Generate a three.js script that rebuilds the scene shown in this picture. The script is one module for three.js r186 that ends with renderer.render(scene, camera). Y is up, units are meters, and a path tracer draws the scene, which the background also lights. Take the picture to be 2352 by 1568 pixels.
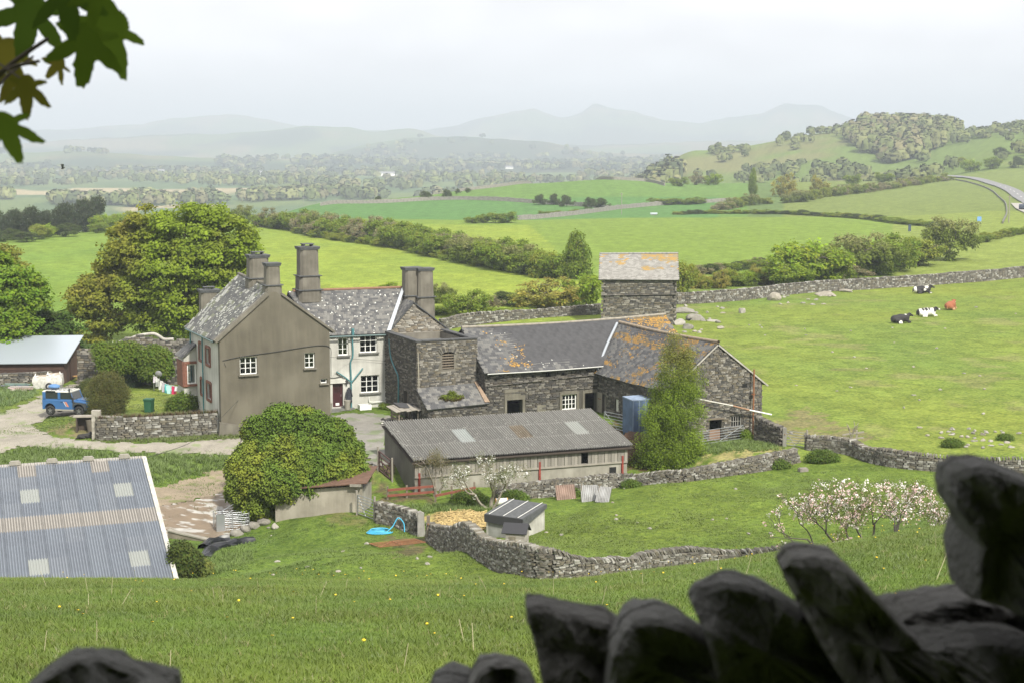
import * as THREE from 'three';
import { mergeGeometries, mergeVertices, toCreasedNormals } from 'three/addons/utils/BufferGeometryUtils.js';
import { MarchingCubes } from 'three/addons/objects/MarchingCubes.js';

// ---------------------------------------------------------------- camera, sky, sun, exposure
const EYE = 21.3, FOCAL = 3690, PITCH = Math.atan(454 / FOCAL);
const scene = new THREE.Scene();
const camera = new THREE.PerspectiveCamera(2 * Math.atan(784 / FOCAL) * 180 / Math.PI, 1024 / 682, 0.2, 30000);
camera.position.set(0, EYE, 0);
camera.rotation.x = -PITCH;
camera.focus = 115; camera.userData.fStop = 11;
const renderer = new THREE.WebGLRenderer({ antialias: true });
renderer.toneMapping = THREE.LinearToneMapping;
renderer.toneMappingExposure = 1.34;
renderer.shadowMap.enabled = true;
const sun = new THREE.DirectionalLight(new THREE.Color(1, 0.955, 0.84), 4.5);
sun.position.set(110, 250, 95); sun.target.position.set(0, 0, -110);
sun.castShadow = true; sun.shadow.radius = 7; sun.shadow.mapSize.set(4096, 4096);
Object.assign(sun.shadow.camera, { left: -220, right: 220, top: 220, bottom: -220, near: 1, far: 900 });
scene.add(sun, sun.target);
scene.fog = new THREE.FogExp2(new THREE.Color(0.81, 0.905, 1.0), 0.00024);

// ---------------------------------------------------------------- random numbers and noise
let seed = 7;
const R = () => { seed = (seed + 0x6d2b79f5) | 0; let t = Math.imul(seed ^ (seed >>> 15), 1 | seed); t = (t + Math.imul(t ^ (t >>> 7), 61 | t)) ^ t; return ((t ^ (t >>> 14)) >>> 0) / 4294967296; };
const rr = (a, b) => a + (b - a) * R();
const pick = (a) => a[Math.floor(R() * a.length)];
const gauss = () => (R() + R() + R() + R() - 2) * 1.0;
const hash = (x, y, s = 0) => { let h = Math.imul(x | 0, 374761393) + Math.imul(y | 0, 668265263) + Math.imul(s, 1274126177); h = Math.imul(h ^ (h >>> 13), 1274126177); return ((h ^ (h >>> 16)) >>> 0) / 4294967296; };
const mod = (a, n) => ((a % n) + n) % n;
function vnoise(x, y, s = 0, per = 0) {
  const ix = Math.floor(x), iy = Math.floor(y), fx = x - ix, fy = y - iy, sx = fx * fx * (3 - 2 * fx), sy = fy * fy * (3 - 2 * fy);
  const h = per ? (a, b) => hash(mod(a, per), mod(b, per), s) : (a, b) => hash(a, b, s);
  const a = h(ix, iy), b = h(ix + 1, iy), c = h(ix, iy + 1), d = h(ix + 1, iy + 1);
  return a + (b - a) * sx + (c - a) * sy + (a - b - c + d) * sx * sy;
}
const fbm = (x, y, o = 4, s = 0, per = 0) => { let v = 0, a = 0.5, n = 0; for (let i = 0; i < o; i++) { v += a * vnoise(x, y, s + i, per); n += a; a *= 0.5; x *= 2; y *= 2; per *= 2; } return v / n; };
const clamp = (x, a = 0, b = 1) => Math.min(b, Math.max(a, x));
const lerp = (a, b, t) => a + (b - a) * t;
const sstep = (a, b, x) => { const t = clamp((x - a) / (b - a)); return t * t * (3 - 2 * t); };
function curve(pts, x) {  // monotone piecewise interpolation through [x, y] knots
  if (x <= pts[0][0]) return pts[0][1];
  const n = pts.length;
  if (x >= pts[n - 1][0]) return pts[n - 1][1];
  let i = 0; while (pts[i + 1][0] < x) i++;
  const [x0, y0] = pts[i], [x1, y1] = pts[i + 1], h = x1 - x0, t = (x - x0) / h, d = (y1 - y0) / h;
  const m = (k) => { if (k <= 0 || k >= n - 1) return d; const a = (pts[k][1] - pts[k - 1][1]) / (pts[k][0] - pts[k - 1][0]), b = (pts[k + 1][1] - pts[k][1]) / (pts[k + 1][0] - pts[k][0]); return a * b <= 0 ? 0 : 2 * a * b / (a + b); };
  const t2 = t * t, t3 = t2 * t;
  return (2 * t3 - 3 * t2 + 1) * y0 + (t3 - 2 * t2 + t) * h * m(i) + (-2 * t3 + 3 * t2) * y1 + (t3 - t2) * h * m(i + 1);
}
const V = (x, y, z) => new THREE.Vector3(x, y, z);

// sky: thin high overcast, brighter towards the zenith and round the veiled sun
{
  const W = 1024, Hh = 512, data = new Float32Array(W * Hh * 4), sd = sun.position.clone().sub(sun.target.position).normalize();
  for (let j = 0; j < Hh; j++) {
    const up = ((j + 0.5) / Hh - 0.5) * Math.PI, y = Math.sin(up);
    for (let i = 0; i < W; i++) {
      const ph = ((i + 0.5) / W - 0.5) * 2 * Math.PI, x = Math.cos(ph) * Math.cos(up), z = Math.sin(ph) * Math.cos(up), k = 1 / (Math.max(y, 0) + 0.16);
      const cl = fbm(x * k * 1.5 + 9, z * k * 1.5 + 4, 5, 31) - 0.5, cl2 = fbm(x * k * 4.2 + 2, z * k * 4.2 + 7, 4, 57) - 0.5;
      const c = x * sd.x + y * sd.y + z * sd.z, veil = 0.34 * Math.exp((c - 1) * 9);
      const b = 0.75 + 0.06 * sstep(0.0, 0.09, y) + 0.1 * sstep(0.05, 0.55, y) + (cl * 0.5 + cl2 * 0.2) * sstep(0.0, 0.07, y) + veil, o = (j * W + i) * 4;
      const bl = sstep(0.25, -0.02, y) + clamp(-cl * 1.1, 0, 0.5);
      data[o] = b * (1.012 - 0.02 * bl); data[o + 1] = b * (0.992 - 0.008 * bl); data[o + 2] = b * (1.0 + 0.02 * bl); data[o + 3] = 1;
    }
  }
  const t = new THREE.DataTexture(data, W, Hh, THREE.RGBAFormat, THREE.FloatType);
  t.mapping = THREE.EquirectangularReflectionMapping; t.magFilter = THREE.LinearFilter; t.needsUpdate = true;
  scene.background = t; scene.environment = t;
}

// ---------------------------------------------------------------- the lie of the land (metres; farmyard near y = 0, eye at 21.3)
const cP = Math.cos(PITCH), sP = Math.sin(PITCH);
const rayTo = (u, v) => { const x = (u - 1176) / FOCAL, y = -(v - 784) / FOCAL; return V(x, -sP + y * cP, -cP - y * sP); };
const slopeOf = (v) => { const d = rayTo(1176, v); return d.y / d.z; };   // drop per metre of distance seen at that height of the view
const CREST = [[-900, 1328], [0, 1331], [450, 1333], [1150, 1338], [1300, 1334], [1500, 1311], [1770, 1276], [2000, 1240], [2180, 1212], [2352, 1192], [3000, 1180]];
const SHAPE = [[12, 1], [18, 0.43], [25, 0.15], [32, 0.035], [40, 0]];
// heights measured round the farm: x, z, height
const FARM_A = 24 * Math.PI / 180, cA = Math.cos(FARM_A), sA = Math.sin(FARM_A), FX = -21.4, FZ = -116.5;
const farm = (a, b) => [FX + a * cA - b * sA, FZ - a * sA - b * cA];      // along the gable wall, back from it
const SPOTS = [
  [-24, -80, -3.1], [-20, -88, -3.0], [-32, -90, -3], [-17, -95, -2.3], [-15, -89, -1.9], [-21, -104, -1.3], [-26, -108, -0.6], [-36, -108, -0.6], [-12, -99, -1.6], [-10, -95.5, -1.1],
  [...farm(0, -1.5), 0], [...farm(-4, 0), 0], [...farm(4, -2), 0.05], [...farm(-9, 3), 0.05], [...farm(-14, 6), 0], [...farm(-6, 8), 0.8], [...farm(-4, 5), 0.8], [...farm(9.5, -4), 0.35], [...farm(11, 2.5), 0.75], [...farm(14, -5), 0.6], [...farm(19, -7), 0.55], [...farm(27, -7), 0.65], [...farm(27.5, -13), 0.2],
  [...farm(8, -19.8), -1.15], [...farm(16, -20.5), -1.25], [...farm(24, -20), -1.2], [...farm(8, -12), 0], [...farm(16, -11), 0.2], [...farm(24.5, -12), 0.2], [...farm(32, -17.5), 0], [...farm(38, -16), 0.1], [...farm(40, -8), 0.2],
  [-5.4, -93, -1.2], [-4, -88, -1.0], [-1.4, -80, 0.15], [1.5, -74, 0.7], [-9, -80, 0.1], [-12, -84, -1.0], [4, -75, 0.35], [7, -77, -0.3], [12, -79, -0.4], [15, -84, -0.2], [8, -92, -0.3], [20, -94, 0.3], [22, -80, 1.3], [30, -84, 1.5], [14, -103, -0.3], [30, -104, 0.2], [0, -95, -1.0], [36, -110, 0.4], [50, -105, 0.8],
  [-50, -115, 0], [-44, -135, 0.2], [-20, -150, 0.2], [0, -160, 0], [30, -150, 0.2], [50, -140, 0.3], [0, -135, 0.2], [60, -125, 0.4], [40, -180, 0], [-40, -180, 0], [-70, -150, 0], [-70, -90, 0], [70, -90, 1.2],
];
const COLS = [-1400, 0, 400, 800, 1200, 1400, 1600, 2000, 2352, 3400];
const leftFar = [[170, 0], [300, 0], [380, -0.5], [420, -3], [600, -18], [900, -33], [1200, -35], [3000, -35], [16000, -35]];
const FAR = [leftFar, leftFar,
  [[170, 0], [400, 0], [450, -1], [650, -18], [950, -33], [1200, -35], [16000, -35]],
  [[170, 0], [440, 0], [520, -2.1], [600, -2.3], [660, -2.3], [850, -15], [1100, -33], [1300, -35], [16000, -35]],
  [[170, 0], [300, 0], [450, -0.2], [500, -1.4], [600, -1.5], [700, 2.3], [760, 2.6], [1000, -20], [1200, -34], [16000, -35]],
  [[170, 0], [300, 0], [480, -0.8], [520, -1.3], [600, -1.5], [660, 1.6], [750, 4.7], [1000, -16], [1200, -33], [16000, -35]],
  [[170, 0], [300, 0], [480, -1], [600, -1.5], [640, 0.3], [800, 0.9], [1000, -10], [1250, -6], [1500, 15], [1700, 8], [2200, -30], [16000, -35]],
  [[170, 0], [350, 0], [480, -0.8], [700, 1.3], [800, 2.9], [950, -4], [1150, 3], [1350, 22], [1500, 36], [1800, 30], [2500, -20], [16000, -35]],
  [[170, 0], [260, 0.1], [380, 0.9], [600, 1.8], [850, 5.2], [1000, 15.9], [1400, 33], [1800, 31], [2500, -10], [16000, -35]],
  [[170, 0], [380, 1], [600, 2], [850, 6], [1000, 17], [1400, 34], [1800, 31], [2500, 0], [16000, -35]]];
const RIDGES = [
  [4200, 480, [[-900, 360], [0, 358], [200, 349], [400, 357], [520, 361], [700, 366], [1000, 374], [1300, 380], [1700, 386], [2400, 380]], 3],
  [5200, 560, [[500, 400], [700, 372], [800, 347], [870, 332], [950, 321], [1100, 319], [1230, 324], [1330, 343], [1450, 352], [1700, 358], [2000, 366], [2400, 366]], 5],
  [6600, 700, [[-900, 335], [0, 331], [180, 318], [300, 312], [420, 304], [600, 301], [720, 290], [800, 294], [870, 304], [950, 299], [1010, 312], [1150, 326], [1400, 333], [1700, 322], [2000, 328], [2400, 320]], 8],
  [9600, 950, [[-900, 310], [0, 305], [150, 297], [300, 288], [420, 270], [500, 263], [600, 270], [680, 286], [800, 298], [960, 300], [1040, 289], [1100, 275], [1160, 262], [1225, 252], [1290, 270], [1330, 262], [1368, 240], [1400, 249], [1450, 256], [1520, 273], [1600, 282], [1660, 272], [1730, 263], [1800, 241], [1860, 243], [1920, 262], [1980, 286], [2100, 300], [2250, 290], [2400, 285]], 14],
];
function ground(x, z) {
  const d = Math.max(0.5, Math.hypot(x * 0.15, Math.min(z, 0))), zz = -z;
  if (zz < 4) return 19.55 - 0.35 * clamp(zz, -3, 4) + (zz < -3 ? (-zz - 3) * 0.05 : 0);
  const u = clamp(1176 + FOCAL * x / Math.max(zz, 20), -1400, 3400);
  const tc = slopeOf(curve(CREST, clamp(u, -900, 3000)));
  const nearY = (q) => q < 12 ? lerp(19.3, EYE - 12 * (tc + 0.056), (q - 4) / 8) : EYE - q * (tc + 0.056 * curve(SHAPE, q));
  if (zz <= 40) return nearY(zz) + (fbm(x * 0.35, z * 0.35, 3, 5) - 0.5) * 0.14 * sstep(8, 14, zz) * sstep(40, 33, zz);
  let mid = 0;
  if (zz < 230) {
    let wsum = 0.00004, s = 0;
    for (const [px, pz, py] of SPOTS) { const q = (x - px) ** 2 + (z - pz) ** 2 + 1.5, w = 1 / (q * q); wsum += w; s += w * py; }
    mid = s / wsum;
  }
  if (zz < 75) {
    const y0 = EYE - 40 * tc, t = (zz - 40) / 35, e = 1 - (1 - t) ** 1.35;
    return lerp(y0, mid, e) + 0.25 * Math.sin(Math.PI * t) * (y0 - 8) * 0.2;
  }
  let far = 0;
  if (zz > 150) {
    let i = 0; while (i < COLS.length - 2 && COLS[i + 1] < u) i++;
    const t = sstep(COLS[i], COLS[i + 1], u);
    far = lerp(curve(FAR[i], zz), curve(FAR[i + 1], zz), t);
    for (const [D, w, pts, n] of RIDGES) {
      const q = Math.abs(zz - D) / w;
      if (q < 3) { const top = EYE + (330 - curve(pts, u)) / FOCAL * D + (fbm(u * 0.02, zz * 0.004, 4, 77 + n) - 0.5) * n * 2.2; far = Math.max(far, lerp(-40, top, Math.exp(-q * q))); }
    }
    if (zz > 2200) far += (fbm(x * 0.0016, z * 0.0016, 4, 3) - 0.5) * 26 * sstep(2200, 3600, zz);
  }
  const y = lerp(mid, far, sstep(150, 225, zz));
  return y + (fbm(x * 0.12, z * 0.12, 3, 9) - 0.5) * 0.22 * sstep(140, 300, zz) + (fbm(x * 0.01, z * 0.01, 2, 12) - 0.5) * 1.6 * sstep(230, 500, zz) * sstep(1500, 900, zz);
}
const onGround = (x, z) => V(x, ground(x, z), z);
// the spot of land met when looking along a line of sight measured on the photograph
function spot(u, v, from = 8, to = 9000) {
  const r = rayTo(u, v); let t0 = from / -r.z, t = t0;
  for (let d = from; d < to; d *= 1.004) {
    t = d / -r.z;
    if (EYE + r.y * t < ground(r.x * t, r.z * t)) { for (let k = 0; k < 14; k++) { const m = (t0 + t) / 2; if (EYE + r.y * m < ground(r.x * m, r.z * m)) t = m; else t0 = m; } break; }
    t0 = t;
  }
  return onGround(r.x * t, r.z * t);
}
const abeam = (u, d) => onGround((u - 1176) / FOCAL * d * 1.0, -d);
const lift = (u, v, d) => { const r = rayTo(u, v), t = d / -r.z; return V(r.x * t, EYE + r.y * t, -d); };

// ---------------------------------------------------------------- building blocks
const used = {};
const numbered = (n) => { const k = used[n] = (used[n] ?? -1) + 1; return k ? n + '_' + String(k).padStart(3, '0') : n; };
const tag = (o, label, category, group, kind) => { if (label) o.userData.label = label; if (category) o.userData.category = category; if (group) o.userData.group = group; if (kind) o.userData.kind = kind; return o; };
function thing(name, label, category, p = V(0, 0, 0), turn = 0, group) {
  const o = new THREE.Group(); o.name = numbered(name); o.position.copy(p); o.rotation.y = turn; scene.add(o);
  return tag(o, label, category, group);
}
const M4 = () => new THREE.Matrix4();
const place = (g, x, y, z, rx = 0, ry = 0, rz = 0, s = 1) => g.applyMatrix4(M4().compose(V(x, y, z), new THREE.Quaternion().setFromEuler(new THREE.Euler(rx, ry, rz)), typeof s === 'number' ? V(s, s, s) : s));
function metreUV(g) {   // uv in metres, by the axis each face looks along
  g = g.index ? g.toNonIndexed() : g;
  const p = g.attributes.position, uv = new Float32Array(p.count * 2), a = V(), b = V(), c = V(), n = V();
  for (let i = 0; i < p.count; i += 3) {
    a.fromBufferAttribute(p, i); b.fromBufferAttribute(p, i + 1); c.fromBufferAttribute(p, i + 2);
    n.copy(b).sub(a).cross(c.clone().sub(a)); const ax = Math.abs(n.x), ay = Math.abs(n.y), az = Math.abs(n.z);
    [a, b, c].forEach((q, k) => { const o = (i + k) * 2; if (ay >= ax && ay >= az) { uv[o] = q.x; uv[o + 1] = q.z; } else if (ax >= az) { uv[o] = q.z; uv[o + 1] = q.y; } else { uv[o] = q.x; uv[o + 1] = q.y; } });
  }
  g.setAttribute('uv', new THREE.BufferAttribute(uv, 2));
  return g;
}
const box = (w, h, d, x = 0, y = 0, z = 0, rx = 0, ry = 0, rz = 0) => place(new THREE.BoxGeometry(w, h, d), x, y, z, rx, ry, rz);
const cyl = (r0, r1, h, x, y, z, rx = 0, ry = 0, rz = 0, n = 10) => place(new THREE.CylinderGeometry(r1, r0, h, n), x, y, z, rx, ry, rz);
const tube = (pts, r, n = 6, seg) => new THREE.TubeGeometry(new THREE.CatmullRomCurve3(pts, false, 'centripetal'), seg ?? Math.max(2, (pts.length - 1) * 4), r, n, false);
function bar(p, q, r, n = 6, r2 = r) {   // straight round bar between two points
  const d = q.clone().sub(p), g = new THREE.CylinderGeometry(r2, r, d.length(), n);
  return g.applyMatrix4(M4().compose(p.clone().add(q).multiplyScalar(0.5), new THREE.Quaternion().setFromUnitVectors(V(0, 1, 0), d.normalize()), V(1, 1, 1)));
}
function rail(p, q, w, h) {             // straight squared bar, h upright
  const d = q.clone().sub(p), l = d.length(), m = M4().lookAt(V(0, 0, 0), d, V(0, 1, 0)); m.setPosition(p.clone().add(q).multiplyScalar(0.5));
  return new THREE.BoxGeometry(w, h, l).applyMatrix4(m);
}
function solid(pts, depth, holes = [], bevel = 0) {   // an outline in x, y pushed back to -depth
  const s = new THREE.Shape(pts.map((p) => new THREE.Vector2(p[0], p[1])));
  for (const h of holes) s.holes.push(new THREE.Path(h.map((p) => new THREE.Vector2(p[0], p[1]))));
  const g = new THREE.ExtrudeGeometry(s, { depth, bevelEnabled: bevel > 0, bevelSize: bevel, bevelThickness: bevel, bevelSegments: 1, curveSegments: 6 });
  return g.translate(0, 0, -depth);
}
const rect = (x0, x1, y0, y1) => [[x0, y0], [x1, y0], [x1, y1], [x0, y1]];
function polyFace(list) {   // flat polygons given as lists of points
  const pos = []; for (const f of list) for (let i = 1; i + 1 < f.length; i++) pos.push(...f[0].toArray(), ...f[i].toArray(), ...f[i + 1].toArray());
  const g = new THREE.BufferGeometry(); g.setAttribute('position', new THREE.Float32BufferAttribute(pos, 3)); g.computeVertexNormals(); return g;
}
function slab(p, q, r, s, t) {  // four-cornered sheet of thickness t below p q r s (counter-clockwise from above)
  const n = q.clone().sub(p).cross(s.clone().sub(p)).normalize().multiplyScalar(-t), k = [p, q, r, s], b = k.map((x) => x.clone().add(n)), f = [k, [...b].reverse()];
  for (let i = 0; i < 4; i++) { const j = (i + 1) % 4; f.push([k[j], k[i], b[i], b[j]]); }
  return polyFace(f);
}
function joined(gs) {
  const l = (Array.isArray(gs) ? gs : [gs]).map((g) => { g = g.index ? g.toNonIndexed() : g.clone(); for (const k of Object.keys(g.attributes)) if (!['position', 'normal', 'uv', 'color'].includes(k)) g.deleteAttribute(k); if (!g.attributes.normal) g.computeVertexNormals(); if (!g.attributes.uv) g = metreUV(g); return g; });
  const col = l.every((g) => g.attributes.color); if (!col) l.forEach((g) => g.deleteAttribute('color'));
  return l.length > 1 ? mergeGeometries(l) : l[0];
}
function mesh(name, gs, m, parent = scene, keepUV = false) {
  let g = joined(gs); if (!keepUV) g = metreUV(g);
  const o = new THREE.Mesh(g, m); o.name = parent === scene ? numbered(name) : name; o.castShadow = o.receiveShadow = true; parent.add(o); return o;
}
const raw = (name, g, m, parent = scene) => { const o = new THREE.Mesh(g, m); o.name = parent === scene ? numbered(name) : name; o.castShadow = o.receiveShadow = true; parent.add(o); return o; };
function copies(name, g, m, list, parent = scene, kind = 'stuff') {  // list of [Matrix4, Color]
  const o = new THREE.InstancedMesh(g, m, list.length); o.name = parent === scene ? numbered(name) : name; o.castShadow = o.receiveShadow = true;
  list.forEach(([mm, c], i) => { o.setMatrixAt(i, mm); if (c) o.setColorAt(i, c); });
  if (kind) o.userData.kind = kind; parent.add(o); return o;
}
// pieces that can be picked apart: the MOST largest as meshes of their own, the rest as one part
const MOST = 300;
function pieces(parent, name, geos, mats, tones, white, list) {
  list.sort((p, q) => q.size - p.size);
  list.slice(0, MOST).forEach((p, i) => { const o = new THREE.Mesh(geos[i % geos.length], mats[p.tone % mats.length]); o.name = name; o.castShadow = o.receiveShadow = true; p.m.decompose(o.position, o.quaternion, o.scale); parent.add(o); });
  const rest = list.slice(MOST);
  if (rest.length) copies(name + '_rest', geos[0], white, rest.map((p) => [p.m, tones[p.tone % tones.length]]), parent);
}

// ---------------------------------------------------------------- surfaces
const C = (r, g, b) => new THREE.Color().setRGB(r, g, b);
function tex(n, fn, rep = 1) {
  const d = new Uint8Array(n * n * 4);
  for (let j = 0; j < n; j++) for (let i = 0; i < n; i++) { const c = fn(i / n, j / n), o = (j * n + i) * 4; d[o] = clamp(c[0]) * 255; d[o + 1] = clamp(c[1]) * 255; d[o + 2] = clamp(c[2]) * 255; d[o + 3] = 255; }
  const t = new THREE.DataTexture(d, n, n); t.wrapS = t.wrapT = THREE.RepeatWrapping; t.magFilter = THREE.LinearFilter; t.repeat.set(rep, rep); t.needsUpdate = true; return t;
}
const again = (t, r, s = r) => { const c = t.clone(); c.repeat.set(r, s); c.needsUpdate = true; return c; };
const speckle = tex(512, (x, y) => { const a = fbm(x * 8, y * 8, 6, 1, 8), b = vnoise(x * 128, y * 128, 9, 128), k = 0.52 + 0.5 * a + 0.16 * (b - 0.5); return [k, k * 0.995, k * 0.985]; });
const relief = tex(512, (x, y) => { const k = fbm(x * 16, y * 16, 5, 40, 16); return [k, k, k]; });
const stained = tex(512, (x, y) => { const a = fbm(x * 4, y * 4, 5, 21, 4), s = fbm(x * 24, y * 3, 4, 23, 3), k = 0.5 + 0.6 * a + 0.34 * (s - 0.5); return [k, k * (0.985 + 0.02 * a), k * (0.95 + 0.06 * a)]; });
const woodGrain = tex(256, (x, y) => { const k = 0.6 + 0.5 * fbm(x * 4 + fbm(x * 3, y * 3, 2, 3, 3), y * 48, 4, 71, 4); return [k, k * 0.97, k * 0.94]; });
function skin(r, g, b, rough = 0.9, o = {}) {
  const { map = speckle, rep = 0.5, bump = 0.01, bumpRep = rep, physical, ...rest } = o;
  const m = new THREE[physical ? 'MeshPhysicalMaterial' : 'MeshStandardMaterial']({ color: C(r, g, b), roughness: rough, ...rest });
  if (map) m.map = again(map, rep); if (bump) { m.bumpMap = again(relief, bumpRep); m.bumpScale = bump; }
  return m;
}
const plain = (r, g, b, rough = 0.7, o = {}) => new THREE.MeshStandardMaterial({ color: C(r, g, b), roughness: rough, ...o });
// ---------------------------------------------------------------- terrain
const inside = (pts, x, y) => { let c = false; for (let i = 0, j = pts.length - 1; i < pts.length; j = i++) { const [xi, yi] = pts[i], [xj, yj] = pts[j]; if ((yi > y) !== (yj > y) && x < (xj - xi) * (y - yi) / (yj - yi) + xi) c = !c; } return c; };
const uOf = (x, z) => 1176 + FOCAL * x / Math.max(20, -z);
const onLand = (list) => list.map(([u, v]) => { const p = spot(u, v, 60); return [p.x, p.z]; });
// bare or trodden patches: outline, colour
const DIRT = [
  [onLand([[1770, 985], [1800, 945], [1850, 935], [1890, 950], [1960, 985], [2010, 1010], [1960, 1030], [1860, 1020], [1810, 1010]]), [0.20, 0.165, 0.095], 0.8],
  [onLand([[90, 990], [130, 978], [195, 980], [215, 1000], [150, 1008]]), [0.2, 0.155, 0.1], 0.8],
  [onLand([[835, 1060], [905, 1050], [930, 1130], [1010, 1150], [990, 1165], [880, 1150], [845, 1130]]), [0.115, 0.085, 0.058], 0.9],
  [onLand([[1370, 970], [1440, 975], [1500, 1010], [1480, 1080], [1440, 1080], [1440, 1030], [1400, 1000]]), [0.13, 0.085, 0.05], 0.95],
  [onLand([[860, 1255], [900, 1235], [985, 1225], [990, 1262], [940, 1280], [890, 1270]]), [0.12, 0.09, 0.062], 0.8],
  [onLand([[990, 1200], [1000, 1180], [1060, 1170], [1125, 1180], [1130, 1215], [1080, 1225], [1020, 1220]]), [0.36, 0.27, 0.13], 0.95],
  [onLand([[720, 1190], [760, 1178], [835, 1180], [850, 1200], [790, 1215]]), [0.17, 0.15, 0.07], 0.7],
  [onLand([[1600, 1050], [1700, 1030], [1800, 1025], [1810, 1040], [1700, 1060], [1610, 1075]]), [0.33, 0.27, 0.14], 0.75],
  [onLand([[280, 940], [300, 905], [400, 875], [470, 900], [480, 940], [380, 950]]), [0.2, 0.23, 0.05], 0.7],
  [onLand([[830, 965], [880, 955], [900, 985], [885, 1010], [845, 990]]), [0.22, 0.16, 0.095], 0.85],
];
// fields beyond the farm by bearing (as u on the photograph) and distance
function fieldColour(x, z, out) {
  const d = -z, u = uOf(x, z), n1 = fbm(x * 0.05, z * 0.05, 4, 81), n2 = fbm(x * 0.6, z * 0.6, 3, 82), n3 = fbm(x * 0.013, z * 0.013, 3, 83);
  let r, g, b;
  if (d < 62) { r = 0.122; g = 0.175; b = 0.032; const k = n1 - 0.5; r *= 1 + k * 0.35; g *= 1 + k * 0.2; }
  else if (d < 250) {
    const k = n1 - 0.5, edge = d < 118 ? 1745 : lerp(1745, 1420, clamp((d - 118) / 72)), wP = sstep(105, 109, d) * sstep(edge - 30, edge + 30, u), wH = (1 - wP) * sstep(165, 205, d);
    const B = u < 560 && d > 118 ? [0.125, 0.165, 0.036] : [0.108, 0.155, 0.031], P = [0.166, 0.21, 0.045], Hh = u < 560 ? [0.165, 0.235, 0.043] : [0.215, 0.268, 0.047];
    const bare = wP * 0.5 * sstep(0.62, 0.78, fbm(x * 0.22, z * 0.22, 4, 88)), mixd = [0, 1, 2].map((i) => lerp(lerp(B[i], Hh[i], wH), P[i], wP));
    r = lerp(mixd[0] * (1 + k * 0.5), 0.23, bare); g = lerp(mixd[1] * (1 + k * 0.22), 0.21, bare); b = lerp(mixd[2], 0.1, bare);
  }
  else if (d < 430 && u < 1350 - (d - 200) * 0.6) { r = 0.215; g = 0.268; b = 0.047; const k = n1 - 0.5; r *= 1 + k * 0.4; g *= 1 + k * 0.22; const w = sstep(620, 500, u); r *= 1 - 0.22 * w; g *= 1 - 0.11 * w; }
  else if (d < 490) { r = 0.168; g = 0.232; b = 0.046; if (u > 2050) { r = 0.2; g = 0.24; b = 0.06; } }
  else if (d < 640 + Math.max(0, (1250 - u) * 0.06) && u < 1650) { r = 0.098; g = 0.192; b = 0.062; }
  else if (d < 860 && u < 1720) { r = 0.125; g = 0.205; b = 0.055; }
  else if (d < 900) { r = 0.165; g = 0.2, b = 0.062; if (u < 1800) { r = 0.12; g = 0.17; } }
  else if (d < 2100 && u > 1480) { const k = sstep(0.5, 0.68, n3); r = lerp(0.14, 0.185, k); g = lerp(0.19, 0.18, k); b = lerp(0.052, 0.08, k); }
  else if (d < 3100) {
    const e = fbm(u * 0.01, d * 0.003, 3, 91) - 0.5, f = fbm(u * 0.006, d * 0.004, 2, 92), tan = Math.max(sstep(0.1, 0.35, 1 - Math.abs(d + e * 260 - 1900) / 130) * sstep(620, 480, u + e * 300), sstep(0.1, 0.35, 1 - Math.abs(d + e * 160 - 1430) / 50) * sstep(230, 330, u) * sstep(560, 460, u)), dk = sstep(0.5, 0.58, f);
    r = lerp(lerp(0.14, 0.105, dk), 0.38, tan); g = lerp(lerp(0.18, 0.15, dk), 0.31, tan); b = lerp(0.075, 0.21, tan);
  }
  else { const k = sstep(0.42, 0.62, fbm(x * 0.004, z * 0.004, 4, 95)), w = sstep(0.5, 0.58, fbm(x * 0.0021 + 5, z * 0.0021, 4, 96)); r = lerp(0.115, 0.185, k); g = lerp(0.155, 0.16, k); b = lerp(0.06, 0.095, k); r = lerp(r, 0.035, w * 0.8); g = lerp(g, 0.06, w * 0.8); b = lerp(b, 0.035, w * 0.8); }
  if (d > 60 && d < 200) for (const [poly, c, s] of DIRT) {
    const qx = x + (n2 - 0.5) * 3.0, qz = z + (fbm(x * 0.7 + 40, z * 0.7, 3, 84) - 0.5) * 3.0;
    if (inside(poly, qx, qz)) { const k = s * sstep(0.28, 0.5, fbm(x * 1.4, z * 1.4, 3, 99)); r = lerp(r, c[0], k); g = lerp(g, c[1], k); b = lerp(b, c[2], k); }
  }
  const k = 0.78 + 0.44 * n2; out[0] = r * k; out[1] = g * k; out[2] = b * k;
}
const turf = tex(1024, (x, y) => {
  const a = vnoise(x * 400, y * 400, 1, 400), b = fbm(x * 96, y * 96, 4, 2, 96), c = fbm(x * 16, y * 16, 4, 7, 16), k = 0.3 + 0.34 * a * 0.5 + 0.74 * b + 0.4 * (c - 0.5), y2 = vnoise(x * 200, y * 200, 4, 200) > 0.93 ? 0.16 : 0;
  return [k * (0.92 + 0.24 * (b - 0.5) + y2), k * 0.96, k * (0.86 + y2)];
}, 1 / 18);
const turfRelief = tex(512, (x, y) => { const k = 0.5 * fbm(x * 48, y * 48, 4, 17, 48) + 0.5 * vnoise(x * 220, y * 220, 5, 220); return [k, k, k]; }, 1 / 12);
const groundSkin = new THREE.MeshPhysicalMaterial({ color: C(1.3, 1.3, 1.3), roughness: 1, specularIntensity: 0.15, vertexColors: true, map: turf, bumpMap: turfRelief, bumpScale: 0.07 });
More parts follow.
